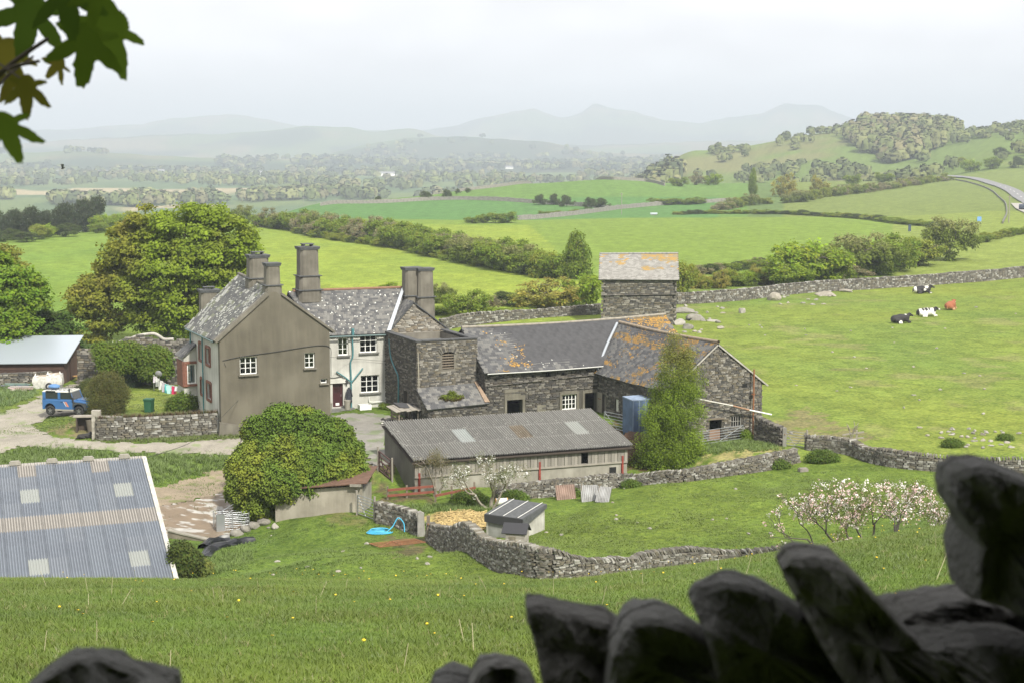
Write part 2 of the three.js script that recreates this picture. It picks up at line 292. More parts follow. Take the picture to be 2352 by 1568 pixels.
{
  const us = [], zs = [];
  for (let u = -9000; u < -300; u += 290) us.push(u);
  for (let u = -300; u <= 2660; u += 7.4) us.push(u);
  for (let u = 2950; u < 11500; u += 290) us.push(u);
  zs.push(-90, -50, -25, -12, -6, -3, -1, 0, 1, 2, 3, 4);
  for (let d = 4.3; d < 40; d += 0.36) zs.push(d);
  for (let d = 40; d < 74; d += 1) zs.push(d);
  for (let d = 74; d < 200; d += 0.5) zs.push(d);
  for (let d = 200; d < 1000; d *= 1.011) zs.push(d);
  for (let d = 1000; d < 13500; d *= 1.018) zs.push(d);
  const nu = us.length, nz = zs.length, pos = new Float32Array(nu * nz * 3), col = new Float32Array(nu * nz * 3), uv = new Float32Array(nu * nz * 2), idx = [], c = [0, 0, 0];
  for (let j = 0; j < nz; j++) for (let i = 0; i < nu; i++) {
    const x = (us[i] - 1176) / FOCAL * Math.max(zs[j], 20), z = -zs[j], o = j * nu + i;
    pos[o * 3] = x; pos[o * 3 + 1] = ground(x, z); pos[o * 3 + 2] = z; uv[o * 2] = x; uv[o * 2 + 1] = z;
    fieldColour(x, z, c); col.set(c, o * 3);
    if (i && j) { const a = o - nu - 1, b = o - nu, e = o - 1; idx.push(a, b, o, a, o, e); }
  }
  const g = new THREE.BufferGeometry();
  g.setAttribute('position', new THREE.BufferAttribute(pos, 3)); g.setAttribute('color', new THREE.BufferAttribute(col, 3)); g.setAttribute('uv', new THREE.BufferAttribute(uv, 2)); g.setIndex(idx); g.computeVertexNormals();
  tag(raw('ground', g, groundSkin), 'rolling green pasture land from the hillside to the hazy fells', 'ground', null, 'structure');
}
// a sheet laid on the land inside an outline with a ragged edge
function sheet(name, outline, m, label, category, o = {}) {
  const { step = 0.25, up = 0.05, rag = 0.8, kind = 'structure', bulge } = o, xs = outline.map((p) => p[0]), zs = outline.map((p) => p[1]);
  const x0 = Math.min(...xs) - 1, z0 = Math.min(...zs) - 1, nx = Math.ceil((Math.max(...xs) + 1 - x0) / step), nz = Math.ceil((Math.max(...zs) + 1 - z0) / step), pos = [], uv = [], id = new Map(), idx = [];
  const v = (i, j) => { const k = j * (nx + 1) + i; if (!id.has(k)) { const x = x0 + i * step, z = z0 + j * step; id.set(k, pos.length / 3); pos.push(x, ground(x, z) + up + (bulge ? bulge(x, z) : 0), z); uv.push(x, z); } return id.get(k); };
  for (let j = 0; j < nz; j++) for (let i = 0; i < nx; i++) {
    const x = x0 + (i + 0.5) * step, z = z0 + (j + 0.5) * step;
    if (inside(outline, x + (fbm(x * 0.9, z * 0.9, 3, 61) - 0.5) * rag * 2, z + (fbm(x * 0.9 + 9, z * 0.9, 3, 62) - 0.5) * rag * 2)) { const a = v(i, j), b = v(i + 1, j), c = v(i + 1, j + 1), d = v(i, j + 1); idx.push(a, d, c, a, c, b); }
  }
  const g = new THREE.BufferGeometry(); g.setAttribute('position', new THREE.Float32BufferAttribute(pos, 3)); g.setAttribute('uv', new THREE.Float32BufferAttribute(uv, 2)); g.setIndex(idx); g.computeVertexNormals();
  return tag(raw(name, g, m), label, category, null, kind);
}
const gravelTex = tex(512, (x, y) => { const a = fbm(x * 10, y * 10, 5, 3, 10), b = vnoise(x * 256, y * 256, 4, 256), k = 0.45 + 0.42 * a + 0.26 * b, g = sstep(0.58, 0.72, fbm(x * 6, y * 6, 4, 8, 6)); return [k * (1 - 0.28 * g), k * (0.97 - 0.1 * g), k * (0.92 - 0.4 * g)]; });
const gravel = skin(0.34, 0.32, 0.28, 1, { map: gravelTex, rep: 1 / 9, bump: 0.03, bumpRep: 0.5 });
const gritty = skin(0.30, 0.25, 0.185, 1, { map: gravelTex, rep: 1 / 7, bump: 0.03, bumpRep: 0.6 });
const yardTex = tex(512, (x, y) => { const w = sstep(0.47, 0.56, fbm(x * 6 + y * 2, y * 14, 5, 13, 2) * 0.6 + fbm(x * 20, y * 40, 3, 17, 20) * 0.4), k = 0.75 + 0.4 * fbm(x * 30, y * 30, 3, 19, 30); return [k * lerp(0.40, 0.86, w), k * lerp(0.30, 0.83, w), k * lerp(0.20, 0.77, w)]; });
const wetYard = skin(0.46, 0.46, 0.46, 0.55, { map: yardTex, rep: 1 / 12, bump: 0.01, bumpRep: 0.3 });
const flags = skin(0.26, 0.255, 0.24, 0.95, { map: gravelTex, rep: 1 / 6, bump: 0.02, bumpRep: 0.5 });
sheet('track', onLand([[-80, 972], [0, 950], [50, 933], [88, 917], [100, 905], [160, 885], [203, 850], [218, 852], [196, 905], [205, 940], [170, 956], [105, 960], [74, 975], [92, 994], [150, 1008], [230, 1017], [400, 1019], [545, 1006], [600, 1010], [600, 1048], [535, 1046], [400, 1040], [250, 1036], [100, 1030], [40, 1024], [0, 1036], [-80, 1060]]), gravel, 'grey gravel farm track curving in past the parked car', 'track');
sheet('gravel_drive', onLand([[545, 1062], [470, 1092], [400, 1112], [340, 1124], [362, 1165], [440, 1150], [500, 1135], [555, 1130], [600, 1130], [620, 1050], [560, 1048]]), gritty, 'brown stony drive dropping to the lower yard', 'drive', { up: 0.055 });
sheet('concrete_yard', onLand([[345, 1166], [440, 1152], [500, 1135], [560, 1126], [640, 1130], [630, 1172], [592, 1206], [500, 1238], [375, 1232]]), wetYard, 'muddy wet concrete yard beside the blue-grey roofed barn', 'yard', { up: 0.06, rag: 0.3 });
sheet('paved_yard', onLand([[752, 955], [800, 950], [880, 952], [940, 965], [900, 982], [886, 1010], [905, 1060], [860, 1085], [842, 1050], [800, 1000]]), flags, 'grey flagged yard between house steps and long shed', 'yard', { up: 0.06, rag: 0.5 });
{ // the road bending away on the right, with its dashed centre line
  const mid = [[430, 2560], [455, 2420], [480, 2395], [530, 2372], [600, 2345], [680, 2312], [760, 2270], [830, 2225], [880, 2195], [940, 2150]].map(([d, u]) => abeam(u, d));
  const cv = new THREE.CatmullRomCurve3(mid), N = 120, pts = cv.getSpacedPoints(N), tarmac = skin(0.24, 0.24, 0.245, 0.9, { rep: 0.3 }), paint = plain(0.75, 0.75, 0.73);
  const strip = (w0, w1, up, a = 0, b = N) => { const L = [], Rr = []; for (let i = a; i <= b; i++) { const t = cv.getTangent(i / N), n = V(-t.z, 0, t.x).normalize(), p = pts[i]; for (const [k, w] of [[L, w0], [Rr, w1]]) { const x = p.x + n.x * w, z = p.z + n.z * w; k.push(V(x, Math.max(ground(p.x, p.z), ground(x, z)) + up, z)); } } const f = []; for (let i = 0; i + 1 < L.length; i++) f.push([L[i], L[i + 1], Rr[i + 1], Rr[i]], ); return polyFace(f); };
  const road = mesh('road', strip(-3.0, 3.0, 0.35), tarmac); tag(road, 'grey tarmac road bending uphill past the green fields', 'road', null, 'structure');
  for (let i = 6; i < N - 3; i += 5) mesh('centre_line', strip(-0.11, 0.11, 0.37, i, i + 2), paint, road);
  tag(mesh('lay_by', strip(-7, -3.4, 0.3, 6, 26), skin(0.42, 0.4, 0.36)), 'pale stony lay-by beside the road bend', 'lay-by', null, 'structure');
}
// ---------------------------------------------------------------- masonry, slates and sheets
const jag = (() => { const out = []; for (let k = 0; k < 4; k++) { const g = new THREE.BoxGeometry(1, 1, 1).toNonIndexed(), p = g.attributes.position, j = {}; for (let i = 0; i < p.count; i++) { const key = [p.getX(i), p.getY(i), p.getZ(i)].join(); j[key] ??= [1 - R() * 0.22, 1 - R() * 0.3, 1 - R() * 0.16]; p.setXYZ(i, p.getX(i) * j[key][0], p.getY(i) * j[key][1], p.getZ(i) * j[key][2]); } g.computeVertexNormals(); out.push(metreUV(g)); } return out; })();
const toneSet = (list, o = {}) => ({ tones: list.map((c) => C(...c)), mats: list.map((c) => skin(...c, 0.95, { rep: 0.9, bump: 0, ...o })), white: skin(1, 1, 1, 0.95, { rep: 0.9, bump: 0, ...o }) });
const SLATY = toneSet([[0.15, 0.14, 0.125], [0.21, 0.195, 0.17], [0.1, 0.095, 0.088], [0.27, 0.25, 0.215], [0.17, 0.15, 0.118], [0.12, 0.115, 0.11], [0.34, 0.32, 0.285], [0.2, 0.175, 0.13]]);
const DARKSTONE = toneSet([[0.11, 0.1, 0.09], [0.15, 0.138, 0.12], [0.075, 0.07, 0.066], [0.2, 0.185, 0.16], [0.125, 0.11, 0.088], [0.09, 0.085, 0.082], [0.25, 0.235, 0.21]]);
const PALESTONE = toneSet([[0.33, 0.3, 0.25], [0.26, 0.24, 0.205], [0.4, 0.37, 0.32], [0.2, 0.185, 0.16], [0.3, 0.255, 0.19], [0.46, 0.44, 0.39]]);
const DRYSTONE = toneSet([[0.19, 0.178, 0.152], [0.25, 0.237, 0.208], [0.12, 0.112, 0.098], [0.2, 0.178, 0.135], [0.32, 0.308, 0.28], [0.145, 0.132, 0.108], [0.44, 0.43, 0.4], [0.22, 0.2, 0.165], [0.16, 0.15, 0.13]]);
const mortar = skin(0.2, 0.185, 0.155, 1, { map: stained, rep: 0.25 }), darkCore = skin(0.055, 0.05, 0.045, 1), mortarDark = skin(0.105, 0.097, 0.084, 1, { map: stained, rep: 0.25 });
const frameOf = (x, y, z, turn) => M4().compose(V(x, y, z), new THREE.Quaternion().setFromEuler(new THREE.Euler(0, turn, 0)), V(1, 1, 1));
// stones laid in courses over the face z = 0 of a frame; top(s), floor(s) bound it, holes stay clear
function stonework(parent, frame, len, set, o = {}) {
  const { top, floor = () => 0, holes = [], course = 0.13, long = [0.2, 0.55], proud = 0.05, ragged = 0.5, name = 'stone' } = o, list = [];
  let yMin = 1e9, yMax = -1e9; for (let s = 0; s <= len; s += len / 24) { yMin = Math.min(yMin, floor(s)); yMax = Math.max(yMax, top(s)); }
  for (let y = yMin, c; y < yMax; y += c) {
    c = course * rr(0.7, 1.35);
    for (let s = -R() * 0.2, w; s < len; s += w) {
      w = rr(...long); if (R() < 0.2) w *= 0.5;
      const m = s + w / 2, yy = y + c / 2 + gauss() * 0.012;
      if (m < 0 || m > len || yy < floor(m) - 0.05 || yy + c * 0.35 > top(m)) continue;
      if (holes.some((h) => m + w * 0.42 > h[0] && m - w * 0.42 < h[1] && yy + c * 0.3 > h[2] && yy - c * 0.3 < h[3])) continue;
      const q = new THREE.Quaternion().setFromEuler(new THREE.Euler(gauss() * 0.05, gauss() * 0.05 * ragged, gauss() * 0.035 * ragged));
      const wMax = Math.min(w, 2 * m + 0.05, 2 * (len - m) + 0.05);
      const mm = M4().compose(V(m, yy, -0.08 + proud * rr(0.1, 1)), q, V(wMax * 1.0, c * rr(0.85, 1.02), 0.2));
      list.push({ m: frame.clone().multiply(mm), size: w * c * (0.75 + 0.5 * R()), tone: Math.floor(R() * 97) });
    }
  }
  pieces(parent, name, jag, set.mats, set.tones, set.white, list);
}
const SLATE = toneSet([[0.12, 0.12, 0.122], [0.16, 0.156, 0.15], [0.085, 0.085, 0.09], [0.2, 0.196, 0.186], [0.13, 0.124, 0.11], [0.1, 0.102, 0.105]], { roughness: 0.8 });
const BARNSLATE = toneSet([[0.1, 0.1, 0.105], [0.13, 0.13, 0.128], [0.075, 0.075, 0.08], [0.165, 0.162, 0.155], [0.33, 0.19, 0.05], [0.25, 0.155, 0.05], [0.17, 0.13, 0.07], [0.24, 0.235, 0.215]], { roughness: 0.8 });
const LICHENED = toneSet([[0.12, 0.122, 0.118], [0.15, 0.15, 0.142], [0.1, 0.1, 0.102], [0.2, 0.21, 0.155], [0.34, 0.345, 0.32], [0.46, 0.46, 0.43], [0.17, 0.185, 0.12]], { roughness: 0.85 });
const TOWERSLATE = toneSet([[0.29, 0.28, 0.262], [0.325, 0.315, 0.295], [0.255, 0.245, 0.23], [0.355, 0.345, 0.325], [0.42, 0.27, 0.08], [0.36, 0.25, 0.1], [0.3, 0.25, 0.16]], { roughness: 0.85 });
const bilin = (p, s, t) => p[0].clone().multiplyScalar((1 - s) * (1 - t)).add(p[1].clone().multiplyScalar(s * (1 - t))).add(p[2].clone().multiplyScalar(s * t)).add(p[3].clone().multiplyScalar((1 - s) * t));
const slateShape = metreUV(new THREE.BoxGeometry(1, 1, 1)), chipped = (() => { const g = new THREE.BoxGeometry(1, 1, 1).toNonIndexed(), p = g.attributes.position; for (let i = 0; i < p.count; i++) if (p.getZ(i) > 0 && p.getX(i) > 0) p.setZ(i, 0.44); g.computeVertexNormals(); return metreUV(g); })();
// slates in courses over the four corners eave left, eave right, ridge right, ridge left
function slates(parent, k, set, o = {}) {
  const { w = 0.3, gauge = 0.25, t = 0.024, tone = () => Math.floor(R() * 4), sag = 0, skip } = o, list = [];
  const slope = Math.max(k[0].distanceTo(k[3]), k[1].distanceTo(k[2])), rows = Math.round(slope / gauge);
  for (let j = 0; j < rows; j++) {
    const t0 = j / rows, a = bilin(k, 0, t0), b = bilin(k, 1, t0), width = a.distanceTo(b), n = Math.max(1, Math.round(width / w));
    for (let i = 0; i < n; i++) {
      const s = clamp((i + 0.5 + (j % 2 ? 0.25 : -0.25) + gauss() * 0.04) / n, 0.5 / n, 1 - 0.5 / n), tt = (j + 0.5) / rows;
      if (skip && skip(s, tt)) continue;
      const c = bilin(k, s, tt), e = 0.02, X = bilin(k, s + e, tt).sub(bilin(k, s - e, tt)).normalize(), U = bilin(k, s, tt + e).sub(bilin(k, s, tt - e)), hL = slope / rows;
      U.normalize(); const N = X.clone().cross(U).normalize(), Z = U.clone().negate();
      c.addScaledVector(N, 0.03 + t * 0.5 + gauss() * 0.004); c.y -= sag * Math.sin(Math.PI * s) * (0.4 + 0.6 * tt) + sag * 0.5 * (fbm(s * 6, tt * 3, 2, 44) - 0.5);
      const m = M4().makeBasis(X, N, Z).multiply(M4().makeRotationX(0.085 + gauss() * 0.02)).multiply(M4().makeRotationY(gauss() * 0.012));
      m.setPosition(c); m.scale(V(width / n * 0.985, t, hL * 1.16));
      list.push({ m, size: R() + (c.z + 60) * 0.02, tone: tone(s, tt) });
    }
  }
  pieces(parent, 'slate', [slateShape, slateShape, slateShape, chipped], set.mats, set.tones, set.white, list);
}
const spotShape = (() => { const g = new THREE.CircleGeometry(1, 7).rotateX(-Math.PI / 2), p = g.attributes.position; for (let i = 1; i < p.count - 1; i++) { const k = rr(0.6, 1.2); p.setXYZ(i, p.getX(i) * k, 0, p.getZ(i) * k); } p.setXYZ(p.count - 1, p.getX(1), 0, p.getZ(1)); return g; })();
function lichen(parent, k, n, size, colour, where, sag = 0) {
  const list = [];
  for (let i = 0, g = 0; i < n && g < n * 30; g++) {
    const s = R(), t = R(); if (R() > where(s, t)) continue; i++;
    const e = 0.02, X = bilin(k, s + e, t).sub(bilin(k, s - e, t)).normalize(), U = bilin(k, s, t + e).sub(bilin(k, s, t - e)).normalize(), N = X.clone().cross(U).normalize(), c = bilin(k, s, t).addScaledVector(N, 0.075);
    c.y -= sag * Math.sin(Math.PI * s) * (0.4 + 0.6 * t) + sag * 0.5 * (fbm(s * 6, t * 3, 2, 44) - 0.5);
    const m = M4().makeBasis(X, N, U.negate()).multiply(M4().makeRotationY(R() * 6)); m.setPosition(c); const z = rr(...size); m.scale(V(z, 1, z * rr(0.5, 1)));
    list.push([m, C(...colour).multiplyScalar(rr(0.7, 1.15))]);
  }
  copies('lichen', spotShape, plain(1, 1, 1, 1), list, parent);
}
function waves(n, amp, seg = 4, curl = 0) {  // corrugated sheet: 1 wide (x), 1 long (z), n ribs
  const N = n * seg, pos = [], uv = [], idx = [], L = curl ? 5 : 1;
  for (let j = 0; j <= L; j++) for (let i = 0; i <= N; i++) { pos.push(i / N - 0.5, amp * Math.cos(i / N * n * 2 * Math.PI) + curl * (j / L) ** 2, j / L - 0.5); uv.push(i / N, j / L); }
  for (let j = 0; j < L; j++) for (let i = 0; i < N; i++) { const a = j * (N + 1) + i, b = a + N + 1; idx.push(a, b, b + 1, a, b + 1, a + 1); }
  const g = new THREE.BufferGeometry(); g.setAttribute('position', new THREE.Float32BufferAttribute(pos, 3)); g.setAttribute('uv', new THREE.Float32BufferAttribute(uv, 2)); g.setIndex(idx); g.computeVertexNormals(); return g;
}
// sheets laid from the eave up, each lapping the one below; mat(i, j) gives the sheet's material, null leaves it out
function sheeting(parent, name, k, cols, rows, shape, mat) {
  for (let j = 0; j < rows; j++) for (let i = 0; i < cols; i++) {
    const m0 = mat(i, j); if (!m0) continue;
    const s = (i + 0.5) / cols, t = (j + 0.5) / rows, c = bilin(k, s, t), X = bilin(k, (i + 1) / cols, t).sub(bilin(k, i / cols, t)), U = bilin(k, s, (j + 1) / rows).sub(bilin(k, s, j / rows)), lx = X.length(), lz = U.length();
    const N = X.clone().cross(U).normalize(), x = X.clone().normalize(), m = M4().makeBasis(x, N, N.clone().cross(x).negate());
    m.multiply(M4().makeRotationX(0.03 + gauss() * 0.006)).multiply(M4().makeRotationZ(0.012)); m.setPosition(c.addScaledVector(N, 0.09)); m.scale(V(lx * 0.985, 1, lz * 1.015));
    const o = raw(name, shape, m0, parent); m.decompose(o.position, o.quaternion, o.scale);
  }
}
// ---------------------------------------------------------------- a frame that follows the farm's own axes
function onFarm(name, label, category, a0, b0, y0, group) { const [x, z] = farm(a0, b0), o = thing(name, label, category, V(x, y0, z), FARM_A, group); o.L = (a, y, b) => V(a - a0, y - y0, b0 - b); return o; }
const white = plain(0.8, 0.8, 0.78, 0.5), glass = new THREE.MeshPhysicalMaterial({ color: C(0.9, 0.95, 0.95), roughness: 0.06, transmission: 1, ior: 1.5 }), holeShade = plain(0.01, 0.01, 0.01, 1);  // last one: near-black colour painted for the shade inside vent and wall holes
const oldWood = skin(0.2, 0.17, 0.135, 0.9, { map: woodGrain, rep: 1, bump: 0.005 }), greyWood = skin(0.33, 0.31, 0.275, 0.9, { map: woodGrain, rep: 1, bump: 0.005 }), darkWood = skin(0.07, 0.055, 0.045, 0.85, { map: woodGrain, rep: 1, bump: 0.004 });
const steel = plain(0.42, 0.44, 0.46, 0.4, { metalness: 0.75 }), rusty = skin(0.3, 0.13, 0.06, 0.9, { rep: 1.5 }), lead = plain(0.4, 0.43, 0.47, 0.45, { metalness: 0.3 }), teal = plain(0.07, 0.2, 0.22, 0.5), concrete = skin(0.34, 0.32, 0.28, 0.95, { map: stained, rep: 0.3 }), redOxide = skin(0.3, 0.05, 0.035, 0.7, { rep: 1 });
// a window in the face z = 0 of frame f: window > frame bars, panes, sill
function window_(parent, f, x0, x1, y0, y1, nx, ny, o = {}) {
  const { m = white, sill = null, deep = 0.2, back = true, label, bar = 0.035, frame = 0.07, surround } = o, w = x1 - x0, h = y1 - y0, gs = [], z = -deep;
  const B = (w_, h_, d_, x, y, zz) => box(w_, h_, d_, x, y, zz).applyMatrix4(f);
  gs.push(B(frame, h, 0.08, x0 + frame / 2, y0 + h / 2, z), B(frame, h, 0.08, x1 - frame / 2, y0 + h / 2, z), B(w - 2 * frame, frame, 0.08, x0 + w / 2, y1 - frame / 2, z), B(w - 2 * frame, frame, 0.08, x0 + w / 2, y0 + frame / 2, z));
  const iw = w - 2 * frame, ih = h - 2 * frame;
  for (let i = 1; i < nx; i++) gs.push(B(i % 1 === 0 ? bar * 1.7 : bar, ih, 0.055, x0 + frame + iw * i / nx, y0 + h / 2, z));
  for (let j = 1; j < ny; j++) for (let i = 0; i < nx; i++) gs.push(B(iw / nx - bar * 1.7, bar, 0.04, x0 + frame + iw * (i + 0.5) / nx, y0 + frame + ih * j / ny, z));
  const win = mesh('window', gs, m, parent); if (label) win.userData.label = label;
  for (let i = 0; i < nx; i++) for (let j = 0; j < ny; j++) mesh('pane', B(iw / nx - 0.01, ih / ny - 0.01, 0.008, x0 + frame + iw * (i + 0.5) / nx, y0 + frame + ih * (j + 0.5) / ny, z - 0.005), glass, win);
  if (sill) mesh('sill', B(w + 0.24, 0.11, 0.26, x0 + w / 2, y0 - 0.057, 0.03), sill, win);
  if (surround) mesh('surround', [B(0.17, h + 0.3, 0.09, x0 - 0.085, y0 + h / 2, 0.02), B(0.17, h + 0.3, 0.09, x1 + 0.085, y0 + h / 2, 0.02), B(w, 0.2, 0.09, x0 + w / 2, y1 + 0.1, 0.02), B(w, 0.18, 0.12, x0 + w / 2, y0 - 0.09, 0.03)], surround, win);
  return win;
}
function gateOf(name, label, p, q, h, bars, m, group, o = {}) {   // field gate between two ground points
  const g = thing(name, label, 'gate', p, Math.atan2(-(q.z - p.z), q.x - p.x), group), L = Math.hypot(q.x - p.x, q.z - p.z), dy = q.y - p.y, r = o.r ?? 0.024;
  const P = (s, y) => V(s, 0.12 + y + dy * s / L, 0);
  for (let i = 0; i < bars; i++) mesh('bar', bar(P(0, h * i / (bars - 1)), P(L, h * i / (bars - 1)), r), m, g);
  for (const s of [0, L]) mesh('upright', bar(P(s, -0.02), P(s, h + 0.03), r * 1.2), m, g);
  mesh('brace', [bar(P(0, h), P(L / 2, 0), r * 0.8), bar(P(L, h), P(L / 2, 0), r * 0.8)], m, g);
  if (o.posts !== false) for (const s of [-0.12, L + 0.12]) mesh('post', bar(P(s, -0.8), P(s, h + 0.25), 0.07, 8), o.postSkin ?? greyWood, g);
  return g;
}
// ---------------------------------------------------------------- farmhouse
{
  const render = skin(0.155, 0.14, 0.108, 0.95, { map: stained, rep: 0.14, bump: 0.006, bumpRep: 2 }), limewash = skin(0.6, 0.595, 0.56, 0.9, { map: stained, rep: 0.16, bump: 0.01, bumpRep: 1 }), sandstone = skin(0.25, 0.11, 0.075, 0.9, { rep: 1 }), stack = skin(0.19, 0.175, 0.145, 0.95, { map: stained, rep: 0.4, bump: 0.006, bumpRep: 2 }), slateCap = skin(0.1, 0.105, 0.11, 0.8), flagstone = skin(0.2, 0.2, 0.19, 0.9, { rep: 0.8 }), redDoor = plain(0.055, 0.016, 0.018, 0.45);
  const h = onFarm('farmhouse', 'grey-brown rendered farmhouse with tall chimneys and a white back wing', 'house', 0, 0, 0), L = h.L;
  const front = (b) => frameOf(0, 0, -b, 0), left = (a, bBack) => frameOf(a, 0, -bBack, -Math.PI / 2), right = (a, bFront) => frameOf(a, 0, -bFront, Math.PI / 2);
  const wall = (name, out, holes, m, f, t = 0.45, label) => { const o = mesh(name, solid(out, t, holes.map((q) => rect(...q))).applyMatrix4(f), m, h); if (label) o.userData.label = label; return o; };
  // main block
  const G = [[1.49, 2.79, 4.43, 5.73], [6.43, 7.22, 4.64, 5.78], [7.65, 8.16, 3.42, 3.76]];
  wall('gable_wall', [[0, -1.6], [8.4, -1.6], [8.4, 7.5], [4.3, 10.45], [3.9, 10.45], [0, 7.15]], G, render, front(0), 0.5, 'broad blank gable in grey-brown render');
  window_(h, front(0), ...G[0], 3, 3, { sill: stack }); window_(h, front(0), ...G[1], 2, 3, { sill: stack }); window_(h, front(0), ...G[2], 1, 1, { sill: stack });
  mesh('plinth', [solid([[-0.25, -1.6], [2.2, -1.6], [2.1, 0.35], [1.9, 0.62], [0.05, 1.0], [-0.05, 1.0]], 0.3).applyMatrix4(frameOf(-0.1, 0, 0.22, 0))], stack, h);
  const F = [[9.75 - 4.25, 9.75 - 2.95, 4.85, 6.05], [9.75 - 4.2, 9.75 - 2.85, 2.2, 3.4], [9.75 - 6.5, 9.75 - 5.6, 4.9, 6.1], [9.75 - 6.2, 9.75 - 5.4, 2.3, 3.4]];
  wall('front_wall', rect(0, 9.25, -1.2, 7.15), F, limewash, left(0, 9.75), 0.45, 'white washed front wall with red sandstone windows');
  F.forEach((q, i) => window_(h, left(0, 9.75), ...q, 2, 2, { m: plain(0.16, 0.05, 0.035, 0.6), surround: sandstone }));
  wall('far_wall', [[0, -1], [8.4, -1], [8.4, 7.5], [4.1, 10.6], [0, 7.15]], [], limewash, front(9.3)); wall('yard_wall', rect(0, 8.8, -1, 7.3), [], limewash, right(8.4, 0.5));
  // roof of the main block: two slopes over decks
  const eL = L(-0.3, 6.98, 0.12), eLb = L(-0.3, 6.98, 10), rF = L(4.1, 10.72, 0.12), rB = L(4.1, 11.0, 10), eR = L(8.75, 7.22, 0.12), eRb = L(8.75, 7.22, 10);
  const roofA = mesh('roof', [slab(eLb, eL, rF, rB, 0.1), slab(eR, eRb, rB, rF, 0.1)], slateCap, h); roofA.userData.label = 'steep roof of lichened stone slates';
  slates(roofA, [eLb, eL, rF, rB], LICHENED, { w: 0.42, gauge: 0.33, t: 0.03, sag: 0.05, tone: (s, t) => { const k = fbm(s * 9, t * 9, 3, 11); return k > 0.55 && R() < 0.75 ? pick([3, 4, 5, 6, 4]) : Math.floor(R() * 3); } });
  lichen(roofA, [eLb, eL, rF, rB], 500, [0.04, 0.11], [0.5, 0.51, 0.46], (s, t) => fbm(s * 8, t * 8, 3, 12) > 0.5 ? 1 : 0.1, 0.05);
  mesh('ridge', [bar(L(4.1, 10.78, 1.1), L(4.1, 11.06, 10), 0.13, 6)], stack, roofA);
  mesh('verge_coping', [slab(L(-0.42, 7.06, 0.32), L(-0.42, 7.06, -0.16), L(3.6, 10.42, -0.16), L(3.6, 10.42, 0.32), 0.26), slab(L(8.85, 7.3, -0.14), L(8.85, 7.3, 0.24), L(4.8, 10.32, 0.24), L(4.8, 10.32, -0.14), 0.16)], stack, h);
  // white wing
  const Wn = [[10.15, 10.98, 4.98, 6.33], [11.93, 13.35, 5.09, 6.48], [11.96, 13.49, 1.92, 3.3]], D0 = [9.66, 10.5, 0.94, 2.8];
  wall('wing_wall', rect(8.4, 14.3, -0.8, 6.62), [...Wn, D0], limewash, front(3.4), 0.45, 'pale limewashed wall of the back wing');
  window_(h, front(3.4), ...Wn[0], 2, 3, { sill: flagstone }); window_(h, front(3.4), ...Wn[1], 3, 3, { sill: flagstone }); window_(h, front(3.4), ...Wn[2], 3, 3, { sill: flagstone });
  const door = mesh('door', [box(0.8, 1.84, 0.06, 10.08, 1.87, -3.4 - 0.2)], redDoor, h); door.userData.label = 'dark maroon back door'; mesh('handle', bar(V(10.38, 1.75, -3.53), V(10.38, 1.93, -3.53), 0.02), steel, door); mesh('door_pane', box(0.5, 0.55, 0.02, 10.08, 2.35, -3.56), glass, door); mesh('letter_flap', box(0.3, 0.2, 0.02, 10.08, 1.15, -3.56), white, door);
  mesh('door_hood', [box(1.4, 0.3, 0.12, 10.1, 2.98, -3.36)], limewash, h);
  wall('wing_back_wall', rect(8.4, 19.2, -1, 6.6), [], limewash, front(9.0)); wall('wing_end_wall', rect(0, 5.6, -1, 6.6), [], mortar, right(19.2, 3.85));
  const we = [L(8.5, 6.62, 3.12), L(14.35, 6.55, 3.12), L(16.9, 9.75, 6.25), L(7.0, 9.8, 6.25)];
  const roofB = mesh('roof', [slab(...we, 0.1), slab(L(19.2, 6.6, 9.3), L(7, 6.6, 9.3), L(7, 9.8, 6.25), L(16.9, 9.75, 6.25), 0.1)], slateCap, h); roofB.userData.label = 'grey slate roof of the back wing spotted with white lichen';
  slates(roofB, we, SLATE, { w: 0.27, gauge: 0.22 }); lichen(roofB, we, 120, [0.03, 0.09], [0.66, 0.67, 0.63], (s, t) => 0.2 + 0.8 * fbm(s * 5, t * 5, 2, 3)); mesh('ridge', bar(L(7.4, 9.86, 6.25), L(16.9, 9.82, 6.25), 0.12, 6), skin(0.28, 0.16, 0.1), roofB);
  // stone gable of the cross wing
  mesh('cross_gable_core', solid([[14.4, -1], [19.2, -1], [19.2, 6.7], [16.4, 8.75], [14.4, 6.7]], 0.4).applyMatrix4(front(3.5)), mortar, h);
  const xg = mesh('cross_gable', solid([[14.45, 6.0], [19.15, 6.0], [19.15, 6.6], [16.4, 8.6], [14.45, 6.6]], 0.05).applyMatrix4(front(3.46)), skin(0.4, 0.36, 0.3, 1), h); xg.userData.label = 'small gable of pale bare stone';
  stonework(xg, frameOf(14.4, 0, -3.42, 0), 4.8, PALESTONE, { top: (s) => s < 2 ? 6.65 + s * 1.02 : 8.72 - (s - 2) * 0.74, floor: () => 5.9, course: 0.12, long: [0.25, 0.7], proud: 0.06 });
  const cl = [L(14.35, 6.72, 5.6), L(14.35, 6.72, 3.3), L(16.4, 8.92, 3.3), L(16.4, 8.92, 6.6)], cr = [L(19.4, 6.62, 3.3), L(19.4, 6.62, 9), L(16.4, 8.92, 9), L(16.4, 8.92, 3.3)];
  const roofC = mesh('roof', [slab(...cl, 0.08), slab(...cr, 0.08)], slateCap, h); slates(roofC, cl, SLATE, { w: 0.27, gauge: 0.22 });
  mesh('lead_valley', [slab(L(14.05, 6.66, 3.08), L(14.4, 6.7, 3.08), L(16.7, 9.84, 6.0), L(16.45, 9.84, 6.0), 0.03)].map((g) => g.translate(0, 0.1, 0)), lead, h);
